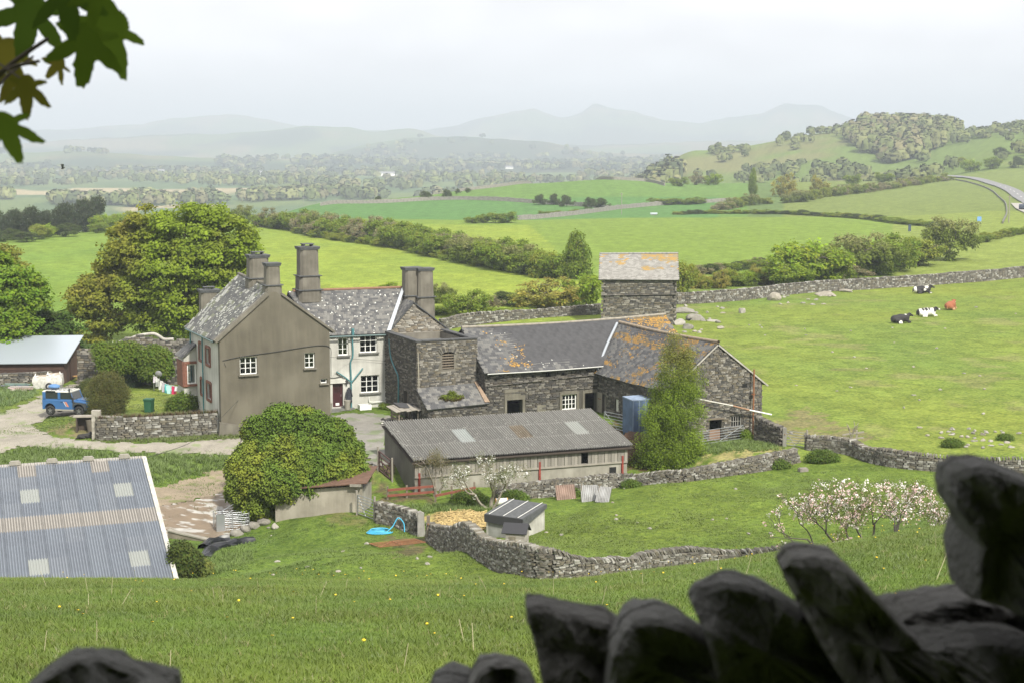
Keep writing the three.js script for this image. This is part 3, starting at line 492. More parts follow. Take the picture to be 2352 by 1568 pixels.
  // chimneys: shaft tiers, cornice, cap
  const chimney = (a, b, y0, tiers, cap, label) => {
    const gs = [], bands = []; let y = y0;
    tiers.forEach(([w, d, hh, tp = 0.94], i) => { const g = new THREE.CylinderGeometry(0.7071 * tp, 0.7071, 1, 4).rotateY(Math.PI / 4), s = solid([[-0.5, -0.36], [-0.36, -0.5], [0.36, -0.5], [0.5, -0.36], [0.5, 0.36], [0.36, 0.5], [-0.36, 0.5], [-0.5, 0.36]], 1).rotateX(-Math.PI / 2).translate(0, 1, 0), p = s.attributes.position; for (let k = 0; k < p.count; k++) if (p.getY(k) > 0.5) { p.setX(k, p.getX(k) * tp); p.setZ(k, p.getZ(k) * tp); } s.computeVertexNormals(); gs.push(s.scale(w, hh, d).translate(a, y, -b)); y += hh; if (i < tiers.length - 1) bands.push(box(w * tp + 0.18, 0.07, d * tp + 0.18, a, y + 0.01, -b)); });
    const c = mesh('chimney', gs, stack, h), [w, d, , tp = 0.94] = tiers[tiers.length - 1]; if (label) c.userData.label = label;
    if (bands.length) mesh('ledge', bands, slateCap, c);
    mesh('cornice', [0, 1, 2].map((k) => box(w * tp + 0.1 + 0.05 * k, 0.075, d * tp + 0.1 + 0.05 * k, a, y - 0.16 + k * 0.08, -b)), slateCap, c);
    if (cap) mesh('cap', [box(0.12, 0.16, d * 0.5, a - w * 0.22, y + 0.12, -b), box(0.12, 0.16, d * 0.5, a + w * 0.22, y + 0.12, -b), box(w * 0.62, 0.06, d * 0.6, a, y + 0.23, -b)], slateCap, c);
  };
  chimney(4.3, 5, 9.6, [[1.75, 1.5, 1.5, 0.97], [1.55, 1.3, 1.75]], true, 'broad chimney stack on the main ridge');
  chimney(4.2, 0.62, 9.9, [[1.3, 1.15, 1.0, 0.95], [1.08, 1.0, 1.62, 0.92]], false, 'slim chimney rising from the gable top');
  chimney(8.6, 6.1, 9.0, [[1.85, 1.6, 0.95, 1], [1.72, 1.5, 1.1, 0.98], [1.5, 1.35, 2.25, 0.97]], true, 'tallest three-stage chimney behind the wing');
  chimney(17.1, 5.6, 8.0, [[1.5, 1.2, 1.2, 1], [1.42, 1.1, 2.25, 0.95]], false, 'double chimney at the wing end'); chimney(18.0, 5.2, 7.2, [[1.5, 1.25, 1.9, 0.97], [1.35, 1.15, 2.3, 0.9]], false, 'double chimney at the wing end');
  chimney(2.6, 14, 6.5, [[1.5, 1.1, 3.0, 0.98]], true, 'low chimney peeping over the front roof');
  // bay with sandstone window and lean-to roof
  mesh('bay', [solid([[-1.0, -0.6], [-0.02, -0.6], [-0.02, 5.72], [-1.0, 5.0]], 2.1, [rect(-0.74, -0.08, 2.86, 4.38)]).applyMatrix4(front(7.6))], limewash, h);
  const bayWin = window_(h, front(7.58), -0.74, -0.08, 2.86, 4.38, 1, 1, { m: white, deep: 0.06 }); bayWin.userData.label = 'tall bay window framed in red sandstone';
  mesh('bay_surround', [box(0.24, 2.0, 0.1, -0.88, 3.6, -7.56), box(1.06, 0.2, 0.14, -0.5, 4.5, -7.56), box(1.1, 0.16, 0.2, -0.5, 2.74, -7.56), box(0.12, 2.0, 2.0, -1.04, 3.6, -8.6)], sandstone, h);
  const bk = [L(-1.2, 4.92, 9.75), L(-1.2, 4.92, 7.42), L(0, 5.9, 7.42), L(0, 5.9, 9.75)], bayRoof = mesh('bay_roof', slab(...bk, 0.08), slateCap, h); slates(bayRoof, bk, SLATE, { w: 0.35, gauge: 0.3 });
  // pipes, gutters, cables, coat, lamp, sink
  const P = (a, y, b) => L(a, y, b);
  mesh('downpipe', [tube([P(11.25, 7.05, 3.05), P(11.25, 6.3, 3.2), P(11.3, 5.2, 3.25), P(11.25, 4.75, 3.25), P(11.12, 4.55, 3.25), P(11.12, 3.2, 3.25), P(11.12, 0.5, 3.25)], 0.065, 7, 40), tube([P(9.95, 3.75, 3.27), P(10.6, 3.3, 3.25), P(11.12, 2.85, 3.25)], 0.055, 7), tube([P(12.1, 3.9, 3.27), P(11.65, 3.4, 3.25), P(11.12, 2.8, 3.25)], 0.055, 7), cyl(0.1, 0.12, 0.5, 11.25, 6.8, -3.05)], teal, h);
  mesh('downpipe', [tube([P(14.15, 6.6, 2.9), P(14.0, 6.2, 2.4), P(13.92, 4.9, 1.9), P(13.9, 3.9, 0.6), P(13.9, 3.6, 0.2), P(13.9, 0.7, 0.2)], 0.06, 7, 40)], teal, h);
  mesh('gutter', [tube([P(8.6, 6.5, 3.0), P(14.2, 6.44, 3.0)], 0.07, 6), tube([P(-0.36, 6.9, 9.6), P(-0.36, 6.88, 0.3)], 0.07, 6)], plain(0.1, 0.15, 0.15, 0.5), h);
  for (const b of [4.9, 8.9]) mesh('downpipe', bar(P(-0.14, -0.2, b), P(-0.14, 6.9, b), 0.06, 7), teal, h);
  mesh('cable', [tube([P(0.2, 5.55, -0.04), P(1.4, 5.75, -0.05), P(4, 5.98, -0.05), P(7.9, 6.28, -0.05), P(8.42, 6.1, -0.05), P(8.46, 5.2, -0.05), P(8.46, 3.9, -0.02)], 0.025, 5, 40), tube([P(8.5, 4.0, 3.3), P(9.5, 3.3, 3.33), P(10.6, 3.3, 3.33), P(10.65, 2.7, 3.33)], 0.025, 5), tube([P(8.5, 5.35, 0.2), P(11, 4.75, 3), P(14.1, 4.35, 3.2)], 0.012, 4)], plain(0.03, 0.03, 0.03), h);
  mesh('waste_pipe', tube([P(12.6, 1.6, 3.3), P(12.6, 1.25, 3.25), P(13.9, 1.15, 3.2), P(14.2, 0.95, 3.0)], 0.035, 6), white, h);
  mesh('wall_lantern', [box(0.14, 0.26, 0.14, 10.78, 2.85, -3.28), cyl(0.14, 0.02, 0.12, 10.78, 3.04, -3.28, 0, 0, 0, 4)], plain(0.04, 0.04, 0.04), h);
  const steps = [0, 1, 2, 3, 4].map((k) => box(1.9 + 0.1 * k, 0.17, 0.42, 10.0, 0.83 - k * 0.17, -3.4 + 0.55 + k * 0.4)); steps.forEach((g) => mesh('door_step', g, flagstone, h)); mesh('landing', box(2.6, 0.85, 0.5, 10.0, 0.43, -3.15), flagstone, h);
  const coat = thing('hanging_coat', 'dark blue-grey coat hanging on the wall by the back door', 'coat', onGround(...farm(10.9, 3.15)).setY(1.3), FARM_A);
  mesh('coat_body', (() => { const g = new THREE.CylinderGeometry(0.1, 0.26, 1.15, 10, 5).scale(1, 1, 0.45).translate(0, 0.6, 0), p = g.attributes.position; for (let i = 0; i < p.count; i++) p.setX(i, p.getX(i) * (1 + 0.15 * Math.sin(p.getY(i) * 9))); g.computeVertexNormals(); return g; })(), skin(0.045, 0.05, 0.065, 0.9, { rep: 2 }), coat); mesh('sleeve', [bar(V(-0.12, 1.05, 0.04), V(-0.26, 0.5, 0.08), 0.07, 7, 0.05)], coat.children[0].material, coat); mesh('sleeve', [bar(V(0.12, 1.05, 0.04), V(0.24, 0.45, 0.08), 0.07, 7, 0.05)], coat.children[0].material, coat);
  const sink = thing('stone_sink', 'old white rectangular sink standing on the flags below the wing window', 'sink', onGround(...farm(11.95, 2.5)), FARM_A);
  mesh('basin', [box(0.95, 0.4, 0.06, 0, 0.22, 0.27), box(0.95, 0.4, 0.06, 0, 0.22, -0.27), box(0.06, 0.4, 0.48, 0.445, 0.22, 0), box(0.06, 0.4, 0.48, -0.445, 0.22, 0)], white, sink); mesh('soil', box(0.83, 0.3, 0.48, 0, 0.2, 0), plain(0.06, 0.05, 0.035, 1), sink);
}
// ---------------------------------------------------------------- stone outbuilding beside the house, with its lean-to
{
  const h = onFarm('stone_outbuilding', 'tall flat-topped stone outbuilding with a latticed opening beside the house', 'outbuilding', 14, -3.7, 0), cope = skin(0.085, 0.087, 0.09, 0.8), y1 = 6.62;
  const box0 = (name, g, m) => mesh(name, g, m, h), fl = frameOf(0, 0, -7, -Math.PI / 2), ff = frameOf(0, 0, 0, 0);
  const hole = [2.05, 3.0, 4.45, 5.75], door = [4.1, 5.0, 0.4, 2.6];
  const wl = mesh('side_wall', solid([[0, -0.8], [7, -0.8], [7, y1], [0, y1]], 0.4, [rect(...door)]).applyMatrix4(frameOf(0.02, 0, -7, -Math.PI / 2)), mortarDark, h);
  stonework(wl, fl, 7, DARKSTONE, { top: () => y1, floor: () => 0.3, holes: [door], course: 0.12, long: [0.18, 0.5], proud: 0.045 });
  const wf = mesh('front_wall', solid([[0.42, -0.8], [4.9, -0.8], [4.9, y1], [0.42, y1]], 0.4, [rect(...hole)]).applyMatrix4(frameOf(0, 0, -0.02, 0)), mortar, h);
  stonework(wf, ff, 4.9, SLATY, { top: () => y1, floor: () => 2.6, holes: [[1.95, 3.1, 4.35, 5.95]], course: 0.12, long: [0.2, 0.55], proud: 0.045 });
  mesh('back_wall', box(4.9, 7, 0.4, 2.45, 3, -6.75), mortar, h); mesh('far_side_wall', box(0.4, 7, 6.1, 4.7, 3, -3.5), mortar, h); mesh('flat_roof', box(4.1, 0.2, 6.1, 2.45, 5.9, -3.5), skin(0.16, 0.16, 0.15), h);
  for (let i = 0; i < 9; i++) mesh('coping_slab', box(0.52, 0.09, 0.76, 0.18, y1 + 0.05 + R() * 0.015, -0.35 - i * 0.775), cope, h); for (let i = 0; i < 6; i++) mesh('coping_slab', box(0.73, 0.09, 0.52, 0.82 + i * 0.745, y1 + 0.06 + R() * 0.015, -0.19), cope, h); mesh('coping_slab', box(0.5, 0.09, 6, 4.72, y1 + 0.05, -3.6), cope, h);
  for (let i = 0; i < 10; i++) { const t = (i - 4.5) / 4.5 * 0.62; const o = mesh('arch_stone', box(0.11, 0.42, 0.3, 0, 0, 0), SLATY.mats[i % 6], h); o.position.set(2.53 + Math.sin(t) * 1.15, 4.85 + Math.cos(t) * 1.1 + 0.05, -0.1); o.rotation.z = -t; }
  for (let i = 0; i < 6; i++) mesh('lattice_slat', box(0.98, 0.09, 0.1, 2.53, 4.55 + i * 0.2, -0.12), oldWood, h); for (let i = 0; i < 4; i++) mesh('lattice_post', box(0.06, 1.25, 0.08, 2.2 + i * 0.22, 5.1, -0.23), oldWood, h);
  mesh('drain_pipe', tube([V(0.05, 5.9, 0.1), V(0.08, 4.5, 0.12), V(0.12, 2, 0.12), V(0.15, 0.8, 0.12)], 0.03, 6), plain(0.4, 0.37, 0.3), h); mesh('side_door', box(0.06, 2.15, 0.85, 0.3, 1.5, -2.45), oldWood, h);
  const t = onFarm('lean_to', 'low slate lean-to with a green moss clump on its roof', 'lean-to', 14, -6, 0.4), k = [V(-0.15, 1.5, 0.15), V(4.85, 1.65, 0.15), V(4.75, 2.85, -2.2), V(-0.1, 2.72, -2.2)];
  const tf = mesh('front_wall', box(4.75, 2.2, 0.35, 2.4, 0.4, -0.22), mortarDark, t); stonework(tf, frameOf(0, 0, 0, 0), 4.75, DARKSTONE, { top: () => 1.42, floor: () => -0.3, proud: 0.05 });
  const ts = mesh('side_wall', solid([[0, -0.7], [1.82, -0.7], [1.82, 1.38], [0, 2.5]], 0.35).applyMatrix4(frameOf(0.02, 0, -2.25, -Math.PI / 2)), mortarDark, t); stonework(ts, frameOf(0, 0, -2.25, -Math.PI / 2), 2.25, DARKSTONE, { top: (s) => 2.5 - s * 0.5, floor: () => -0.3 });
  const rf = mesh('roof', slab(...k, 0.08), cope, t); slates(rf, k, SLATE, { w: 0.32, gauge: 0.26 }); mesh('flashing', [slab(V(4.5, 1.72, 0.1), V(4.9, 1.72, 0.1), V(4.82, 2.95, -2.2), V(4.6, 2.95, -2.2), 0.06)].map((g) => g.translate(0, 0.08, 0)), skin(0.33, 0.24, 0.17), rf);
  t.updateMatrixWorld(true); var mossSpot = t.localToWorld(bilin(k, 0.47, 0.42));
}
// colour map for old corrugated sheets, darker in the troughs, with mottling
const ribTone = (n, deep) => tex(256, (x, y) => { const m = fbm(x * 6, y * 6, 4, n, 6), t = 0.5 - 0.5 * Math.cos(x * n * 2 * Math.PI), k = 0.78 + 0.22 * m - deep * sstep(0.35, 0.9, t) * (0.6 + 0.5 * m); return [k, k * 0.99, k * 0.97]; });
// ---------------------------------------------------------------- long barn and its wing
{
  const y0 = 0.3, h = onFarm('long_barn', 'long low stone barn with orange lichen on its slate roof', 'barn', 19, -5, y0), L = h.L, deck = skin(0.07, 0.07, 0.075), quoin = skin(0.2, 0.185, 0.15, 0.95, { map: stained, rep: 0.4 });
  const ey = 4.3 - y0, holes = [[1.75, 3.05, -0.5, 1.72], [6.4, 7.65, 0.65, 1.85], [8.35, 9.4, -0.5, 1.85], [5.0, 5.45, 3.3, 3.86]], vents = [[0.75, 0.95, 3.25, 3.4], [3.85, 4.05, 3.35, 3.5], [6.4, 6.6, 3.4, 3.55], [8.6, 8.8, 3.55, 3.7]];
  const wf = mesh('front_wall', solid(rect(0, 17.6, -0.9, ey - 0.05), 0.5, holes.map((q) => rect(...q))), mortarDark, h);
  stonework(wf, frameOf(0, 0, 0.02, 0), 10.3, DARKSTONE, { top: () => ey - 0.06, floor: () => -0.5, holes: [...holes.map((q) => [q[0] - 0.22, q[1] + 0.22, q[2] - 0.15, q[3] + 0.28]), ...vents], course: 0.125, long: [0.22, 0.65], proud: 0.06 });
  for (const q of vents) mesh('vent_hole', box(q[1] - q[0], q[3] - q[2], 0.06, (q[0] + q[1]) / 2, (q[2] + q[3]) / 2, 0.0), holeShade, h);
  for (let i = 0; i < 24; i++) { if (i === 12 || i === 11) continue; const o = mesh('drip_slate', box(0.44, 0.03, 0.2, 0.3 + i * 0.42, 2.9 + i * 0.016 + R() * 0.015, 0.08), SLATY.mats[i % 6], h); }
  for (const [i, q] of holes.slice(0, 3).entries()) { const w = q[1] - q[0]; mesh('surround', [box(0.2, q[3] - q[2] + 0.2, 0.12, q[0] - 0.1, (q[2] + q[3]) / 2 + 0.1, 0.03), box(0.2, q[3] - q[2] + 0.2, 0.12, q[1] + 0.1, (q[2] + q[3]) / 2 + 0.1, 0.03), box(w, 0.26, 0.12, (q[0] + q[1]) / 2, q[3] + 0.13, 0.03)], quoin, h); }
  window_(h, frameOf(0, 0, 0, 0), ...holes[1], 4, 3, { sill: quoin, deep: 0.1, frame: 0.08 }); mesh('blocked_opening', box(0.75, 0.85, 0.1, 4.65, 0.75, 0.03), quoin, h); mesh('lintel_patch', box(1.7, 0.7, 0.08, 2.4, 2.2, 0.03), quoin, h);
  const d = mesh('barn_door', box(0.05, 2.2, 0.75, 9.46, 0.8, 0.46), greyWood, h); mesh('hinge', box(0.02, 0.05, 0.5, 9.42, 1.4, 0.46), rusty, d);
  mesh('gable_wall', solid([[0, -0.9], [8.5, -0.9], [8.5, ey - 0.05], [4.2, 6.7], [0, ey - 0.05]], 0.45).applyMatrix4(frameOf(0.02, 0, -9, -Math.PI / 2)), mortarDark, h); const gw = h.children[h.children.length - 1];
  stonework(gw, frameOf(0, 0, -9, -Math.PI / 2), 9, DARKSTONE, { top: (s) => ey + 2.7 - Math.abs(s - 4.5) * 0.6 - 0.15, floor: (s) => s > 7.2 ? -0.4 : 3.6, course: 0.14, long: [0.25, 0.6] });
  mesh('back_wall', box(17.6, 5, 0.4, 8.8, 1.7, -8.8), mortarDark, h); mesh('far_gable_wall', solid([[0, -0.9], [8.5, -0.9], [8.5, ey - 0.05], [4.2, 6.7], [0, ey - 0.05]], 0.45).applyMatrix4(frameOf(17.1, 0, -9, -Math.PI / 2)), mortarDark, h);
  const k = [V(-0.25, ey - 0.08, 0.38), V(18.0, ey - 0.05, 0.38), V(18.0, 7.02, -4.5), V(-0.1, 6.78, -4.5)], kb = [V(18, ey, -9.3), V(-0.2, ey, -9.3), V(-0.1, 6.78, -4.5), V(18, 7.02, -4.5)];
  const roof = mesh('roof', [slab(...k, 0.08), slab(...kb, 0.08)], deck, h); roof.userData.label = 'wavy slate roof with orange lichen spreading from the far end';
  const orange = (s, t) => fbm(s * 14 + 3, t * 7, 4, 15) * 0.7 + 0.15 + 0.24 * (s - 0.55) + 0.7 * (t - 0.7) * sstep(0.15, 0.4, s) + 0.05 * Math.exp(-((s - 0.5) ** 2 + (t - 0.2) ** 2) * 30);
  slates(roof, k, BARNSLATE, { w: 0.36, gauge: 0.27, sag: 0.16, tone: (s, t) => { const o = orange(s, t); if (Math.abs(s - 0.585 + (1 - t) * 0.02) < 0.022 && R() < 0.6) return 7; return o > 0.52 && R() < (o - 0.47) * 3.6 ? pick([4, 5, 6, 6]) : Math.floor(R() * 4); } });
  lichen(roof, k, 1300, [0.025, 0.085], [0.4, 0.23, 0.05], (s, t) => sstep(0.38, 0.66, orange(s, t)), 0.16); lichen(roof, k, 80, [0.03, 0.1], [0.45, 0.45, 0.42], (s, t) => s > 0.12 && s < 0.62 ? fbm(s * 9, t * 6, 2, 5) : 0, 0.16);
  mesh('ridge', tube([0, 0.25, 0.5, 0.75, 1].map((s) => bilin(k, s, 1).add(V(0, 0.1 - 0.15 * Math.sin(Math.PI * s), 0))), 0.12, 6, 24), skin(0.33, 0.3, 0.25), roof); mesh('gutter', [tube([V(0, ey - 0.14, 0.42), V(5, ey - 0.16, 0.42), V(10.2, ey - 0.1, 0.42)], 0.05, 6)], plain(0.5, 0.5, 0.48), h);

  const g0 = 0.0, w = onFarm('barn_wing', 'stone barn wing with its gable end behind the birch tree', 'barn', 28.5, -16.5, g0), ew = 3.85;
  const gh = [[3.2, 4.2, -0.2, 1.55], [4.98, 5.9, 0.85, 1.72]], slit = [[5.9, 6.3, 3.75, 4.0]];
  const gable = mesh('gable_wall', solid([[0, -0.6], [7.6, -0.6], [7.6, 4.05], [3.75, 6.85], [0, ew]], 0.45, gh.map((q) => rect(...q))), mortarDark, w); gable.userData.label = 'rubble stone gable end with a small door and window';
  stonework(gable, frameOf(0, 0, 0.02, 0), 7.6, SLATY, { top: (s) => s < 3.75 ? ew + s * 0.8 : 6.85 - (s - 3.75) * 0.727, floor: () => -0.3, holes: [...gh, ...slit], course: 0.12, long: [0.16, 0.5], proud: 0.06 });
  mesh('vent_hole', box(0.4, 0.25, 0.06, 6.1, 3.87, 0), holeShade, w); mesh('half_door', box(0.95, 0.95, 0.06, 3.7, 0.3, -0.15), skin(0.3, 0.2, 0.15, 0.9, { map: woodGrain, rep: 1 }), w); mesh('lintel', box(1.4, 0.12, 0.3, 3.7, 1.6, -0.06), oldWood, w);
  window_(w, frameOf(0, 0, 0, 0), ...gh[1], 4, 2, { m: plain(0.25, 0.24, 0.22), deep: 0.1 });
  const lh = [[3.0, 3.6, 1.1, 2.05], [5.1, 5.6, 1.6, 2.4], [0.6, 1.5, -0.3, 2.0]], lw = mesh('side_wall', solid(rect(0, 11.2, -0.6, ew - 0.1), 0.45, lh.map((q) => rect(...q))).applyMatrix4(frameOf(0.02, 0, -11.65, -Math.PI / 2)), mortarDark, w);
  stonework(lw, frameOf(0, 0, -11.65, -Math.PI / 2), 11.4, DARKSTONE, { top: () => ew - 0.1, floor: () => -0.1, holes: lh.map((q) => [q[0] - 0.05, q[1] + 0.05, q[2], q[3] + 0.1]), proud: 0.05 });
  mesh('shutter', box(0.06, 0.95, 0.5, 0.12, 1.58, -8.3), plain(0.55, 0.54, 0.5, 0.8), w); mesh('pale_post', box(0.2, 0.25, 0.5, -0.02, 2.6, -6.3), concrete, w); mesh('plank_door', box(0.06, 2.2, 0.9, 0.25, 0.9, -10.6), greyWood, w);
  mesh('far_wall', box(0.4, 4.6, 11, 7.4, 1.7, -6), mortarDark, w);
  const wl = [V(-0.35, ew - 0.2, -11.5), V(-0.35, ew - 0.05, 0.12), V(3.75, 7.1, 0.12), V(3.75, 6.95, -15.2)], wr = [V(8.0, 3.85, 0.12), V(8.0, 3.85, -11.5), V(3.75, 6.95, -15.2), V(3.75, 7.1, 0.12)];
  const wroof = mesh('roof', [slab(...wl, 0.08), slab(...wr, 0.08)], deck, w); wroof.userData.label = 'swept slate roof of the wing flecked with orange lichen';
  const org2 = (s, t) => fbm(s * 9 + 1, t * 8, 4, 35) + 0.16 * (0.5 - Math.abs(s - 0.55)) + 0.12 * (t - 0.4);
  slates(wroof, wl, BARNSLATE, { w: 0.33, gauge: 0.25, sag: 0.1, tone: (s, t) => { const o = org2(s, t); return o > 0.56 && R() < (o - 0.5) * 3.4 ? pick([4, 5, 6]) : Math.floor(R() * 4); } });
  lichen(wroof, wl, 900, [0.025, 0.075], [0.4, 0.23, 0.05], (s, t) => sstep(0.4, 0.68, org2(s, t)), 0.1);
  mesh('ridge', tube([0, 0.3, 0.6, 1].map((s) => V(3.75, 7.18 - 0.12 * Math.sin(Math.PI * s) - 0.1 * s, 0.15 - 15.2 * s)), 0.13, 6, 20), skin(0.36, 0.29, 0.21), wroof); mesh('verge', [slab(V(-0.3, ew - 0.2, 0.16), V(-0.3, ew - 0.2, 0.02), V(3.75, 6.92, 0.02), V(3.75, 6.92, 0.16), 0.1), slab(V(8.0, 3.72, 0.02), V(8.0, 3.72, 0.16), V(3.75, 6.92, 0.16), V(3.75, 6.92, 0.02), 0.1)], skin(0.5, 0.48, 0.44, 0.9, { map: stained, rep: 0.7 }), w);
  mesh('lead_valley', [tube([V(-0.2, ew + 0.12, -11.2), V(1.6, 5.55, -13.1), V(3.5, 7.0, -15)], 0.12, 5)], lead, w);
  const pole = thing('rusty_pole', 'tall thin rusty iron pole against the barn gable', 'pole', onGround(...farm(35.1, -16.95)), 0); mesh('shaft', bar(V(0, -0.4, 0), V(0, 5.05, 0), 0.06, 8), rusty, pole); mesh('pole_bracket', box(0.25, 0.05, 0.3, 0, 3.2, -0.15), rusty, pole);
  const pipe = thing('slanting_pipe', 'white and rusty pipe slanting across the barn gable', 'pipe', onGround(...farm(30.3, -16.9)).setY(3.3), FARM_A); mesh('pipe_upper', bar(V(-0.4, 0.05, 0.1), V(3.0, -0.75, 0.12), 0.06, 7), skin(0.6, 0.58, 0.54), pipe); mesh('pipe_rusted', bar(V(3.0, -0.75, 0.12), V(4.4, -1.15, 0.13), 0.062, 7), skin(0.4, 0.24, 0.15), pipe); mesh('pipe_lower', bar(V(4.4, -1.15, 0.13), V(6.3, -1.62, 0.14), 0.06, 7), white, pipe);
}
// ---------------------------------------------------------------- square field barn (bank barn) standing alone
{
  const p = lift(1381, 727, 190), t = thing('field_barn', 'tall square field barn of dry slate stone with lichened roof', 'barn', V(p.x, 0, p.z), -0.07), W = 8.85, D = 6.5, ey = lift(1381, 640, 190).y;
  mesh('core', box(W - 0.3, ey + 1, D - 0.3, W / 2, ey / 2 - 0.55, -D / 2), mortarDark, t);
  stonework(t, frameOf(0, 0, 0, 0), W, SLATY, { top: () => ey - 2.0, floor: () => -0.9, course: 0.19, long: [0.3, 0.75], proud: 0.08 }); stonework(t, frameOf(0, 0, 0, 0), W, PALESTONE, { top: () => 1.6, floor: () => -0.9, course: 0.3, long: [0.4, 0.9], proud: 0.02 });
  const up = mesh('upper_face', box(W - 0.1, 0.3, 0.05, W / 2, ey - 1.8, -0.1), mortarDark, t); stonework(up, frameOf(0, 0, 0, 0), W, SLATY, { top: () => ey - 0.05, floor: () => ey - 1.95, course: 0.17, long: [0.3, 0.8], proud: 0.08 });
  const sr = mesh('side_face', box(0.05, 1, 0.5, W - 0.1, 2, -1), mortarDark, t); stonework(sr, frameOf(W, 0, 0, Math.PI / 2), D, SLATY, { top: () => ey - 0.05, floor: () => -0.9, course: 0.2, long: [0.3, 0.8], proud: 0.08 });
  for (let i = 0; i < 16; i++) mesh('drip_slate', box(0.56, 0.05, 0.3, 0.25 + i * 0.556, ey - 1.98 + i * 0.012, 0.08), SLATY.mats[i % 6], t);
  const k = [V(-0.35, ey - 0.1, 0.35), V(W + 0.35, ey - 0.1, 0.35), V(W + 0.3, ey + 2.75, -D / 2), V(-0.3, ey + 2.65, -D / 2)], kb = [V(W + 0.35, ey - 0.1, -D - 0.35), V(-0.35, ey - 0.1, -D - 0.35), k[3], k[2]];
  const roof = mesh('roof', [slab(...k, 0.1), slab(...kb, 0.1)], skin(0.08, 0.08, 0.085), t); const o = (s, q) => fbm(s * 7, q * 5, 4, 65) + 0.5 * (q - 0.62) + 0.2 * (s - 0.5);
  slates(roof, k, TOWERSLATE, { w: 0.36, gauge: 0.2, tone: (s, q) => { const v = o(s, q); return v > 0.55 && R() < (v - 0.45) * 4 ? pick([4, 5, 6]) : Math.floor(R() * 4); } });
  mesh('ridge', bar(bilin(k, 0, 1).add(V(0, 0.1, 0)), bilin(k, 1, 1).add(V(0, 0.1, 0)), 0.12, 6), skin(0.34, 0.34, 0.34), roof);
  mesh('end_gable', solid([[0, ey - 0.1], [D, ey - 0.1], [D / 2, ey + 2.5]], 0.3).applyMatrix4(frameOf(W - 0.05, 0, 0, Math.PI / 2)), darkCore, t);
}
// ---------------------------------------------------------------- long shed with a corrugated roof in the yard
{
  const h = onFarm('long_shed', 'long grey shed with corrugated roof and rusty red posts', 'shed', 8, -19.5, -1.2), L = h.L, fibre = [[0.215, 0.212, 0.2], [0.225, 0.222, 0.21], [0.205, 0.202, 0.192], [0.235, 0.232, 0.22]].map((c) => skin(...c, 0.95, { rep: 1, map: ribTone(6, 0.5), bump: 0 })), grim = skin(0.16, 0.15, 0.13, 0.95, { map: stained, rep: 0.25 }), boards = [0.3, 0.36, 0.26].map((k) => skin(k, k * 0.95, k * 0.86, 0.9, { map: woodGrain, rep: 0.7 }));
  const fl = L(7.95, -1.2, -19.2), fr = L(23.05, -1.2, -20.1), bl = L(8.36, -1.2, -12.3), br = L(23.5, -1.2, -13.2), at = (p, y) => V(p.x, y, p.z), wallTo = (p, q, y0, yp, yq, t) => { const n = q.clone().sub(p).cross(V(0, 1, 0)).normalize().multiplyScalar(t), P = [at(p, y0), at(q, y0), at(q, yq), at(p, yp)], Q = P.map((v) => v.clone().sub(n)); const f = [P, [...Q].reverse()]; for (let i = 0; i < 4; i++) { const j = (i + 1) % 4; f.push([P[j], P[i], Q[i], Q[j]]); } return polyFace(f); };
  const shedTurn = Math.atan2(-(fr.z - fl.z), fr.x - fl.x);
  mesh('block_wall', wallTo(fl, fr, -0.6, 1.12, 1.12, 0.2), concrete, h); mesh('end_wall', wallTo(bl, fl, -0.4, 3.35, 2.15, 0.15), grim, h); mesh('end_wall', wallTo(fr, br, -0.4, 2.15, 3.35, 0.15), grim, h); mesh('back_wall', wallTo(br, bl, -0.4, 3.3, 3.3, 0.15), grim, h);
  for (let i = 0; i < 62; i++) { const s = (i + 0.5) / 62; if (s > 0.775 && s < 0.805) continue; const c = fl.clone().lerp(fr, s), o = mesh('cladding_board', box(0.22, 1.0 + R() * 0.05, 0.025, 0, 0, 0), boards[i % 3], h); o.position.set(c.x, 1.55, c.z + 0.05 + (i % 2) * 0.022); o.rotation.y = shedTurn; }
  for (const s of [0.02, 0.575, 0.975]) mesh('steel_post', box(0.13, 2.1, 0.13, fl.x + (fr.x - fl.x) * s, s < 0.1 ? 0.3 : 0.45, fl.z + (fr.z - fl.z) * s + 0.06), redOxide, h);
  mesh('wall_hole', box(0.5, 0.4, 0.06, fl.x + (fr.x - fl.x) * 0.93, 0.55, fl.z + (fr.z - fl.z) * 0.93), holeShade, h); mesh('header', rail(at(fl, 1.06).add(V(0, 0, 0.03)), at(fr, 1.06).add(V(0, 0, 0.03)), 0.14, 0.12), greyWood, h);
  const k = [at(fl, 2.2).add(V(-0.25, 0, 0.35)), at(fr, 2.2).add(V(0.25, 0, 0.35)), at(br, 3.5).add(V(0.2, 0, 0)), at(bl, 3.5).add(V(-0.2, 0, 0))], shape = waves(6, 0.06, 6), clear = plain(0.3, 0.32, 0.31, 0.45), browned = skin(0.2, 0.165, 0.12, 0.8);
  const roof = mesh('roof', slab(...k.map((v) => v.clone().add(V(0, -0.16, 0))), 0.06), darkWood, h);
  sheeting(roof, 'roof_sheet', k, 15, 3, shape, (i, j) => j === 1 && i === 4 ? clear : j === 1 && i === 8 ? browned : j === 1 && i === 12 ? plain(0.3, 0.31, 0.29, 0.6) : pick(fibre));
  lichen(roof, k, 1500, [0.02, 0.055], [0.5, 0.5, 0.46], () => 1); mesh('fascia', rail(at(fl, 2.02).add(V(-0.2, 0, 0.28)), at(fr, 2.02).add(V(0.2, 0, 0.28)), 0.05, 0.16), darkWood, h);
}
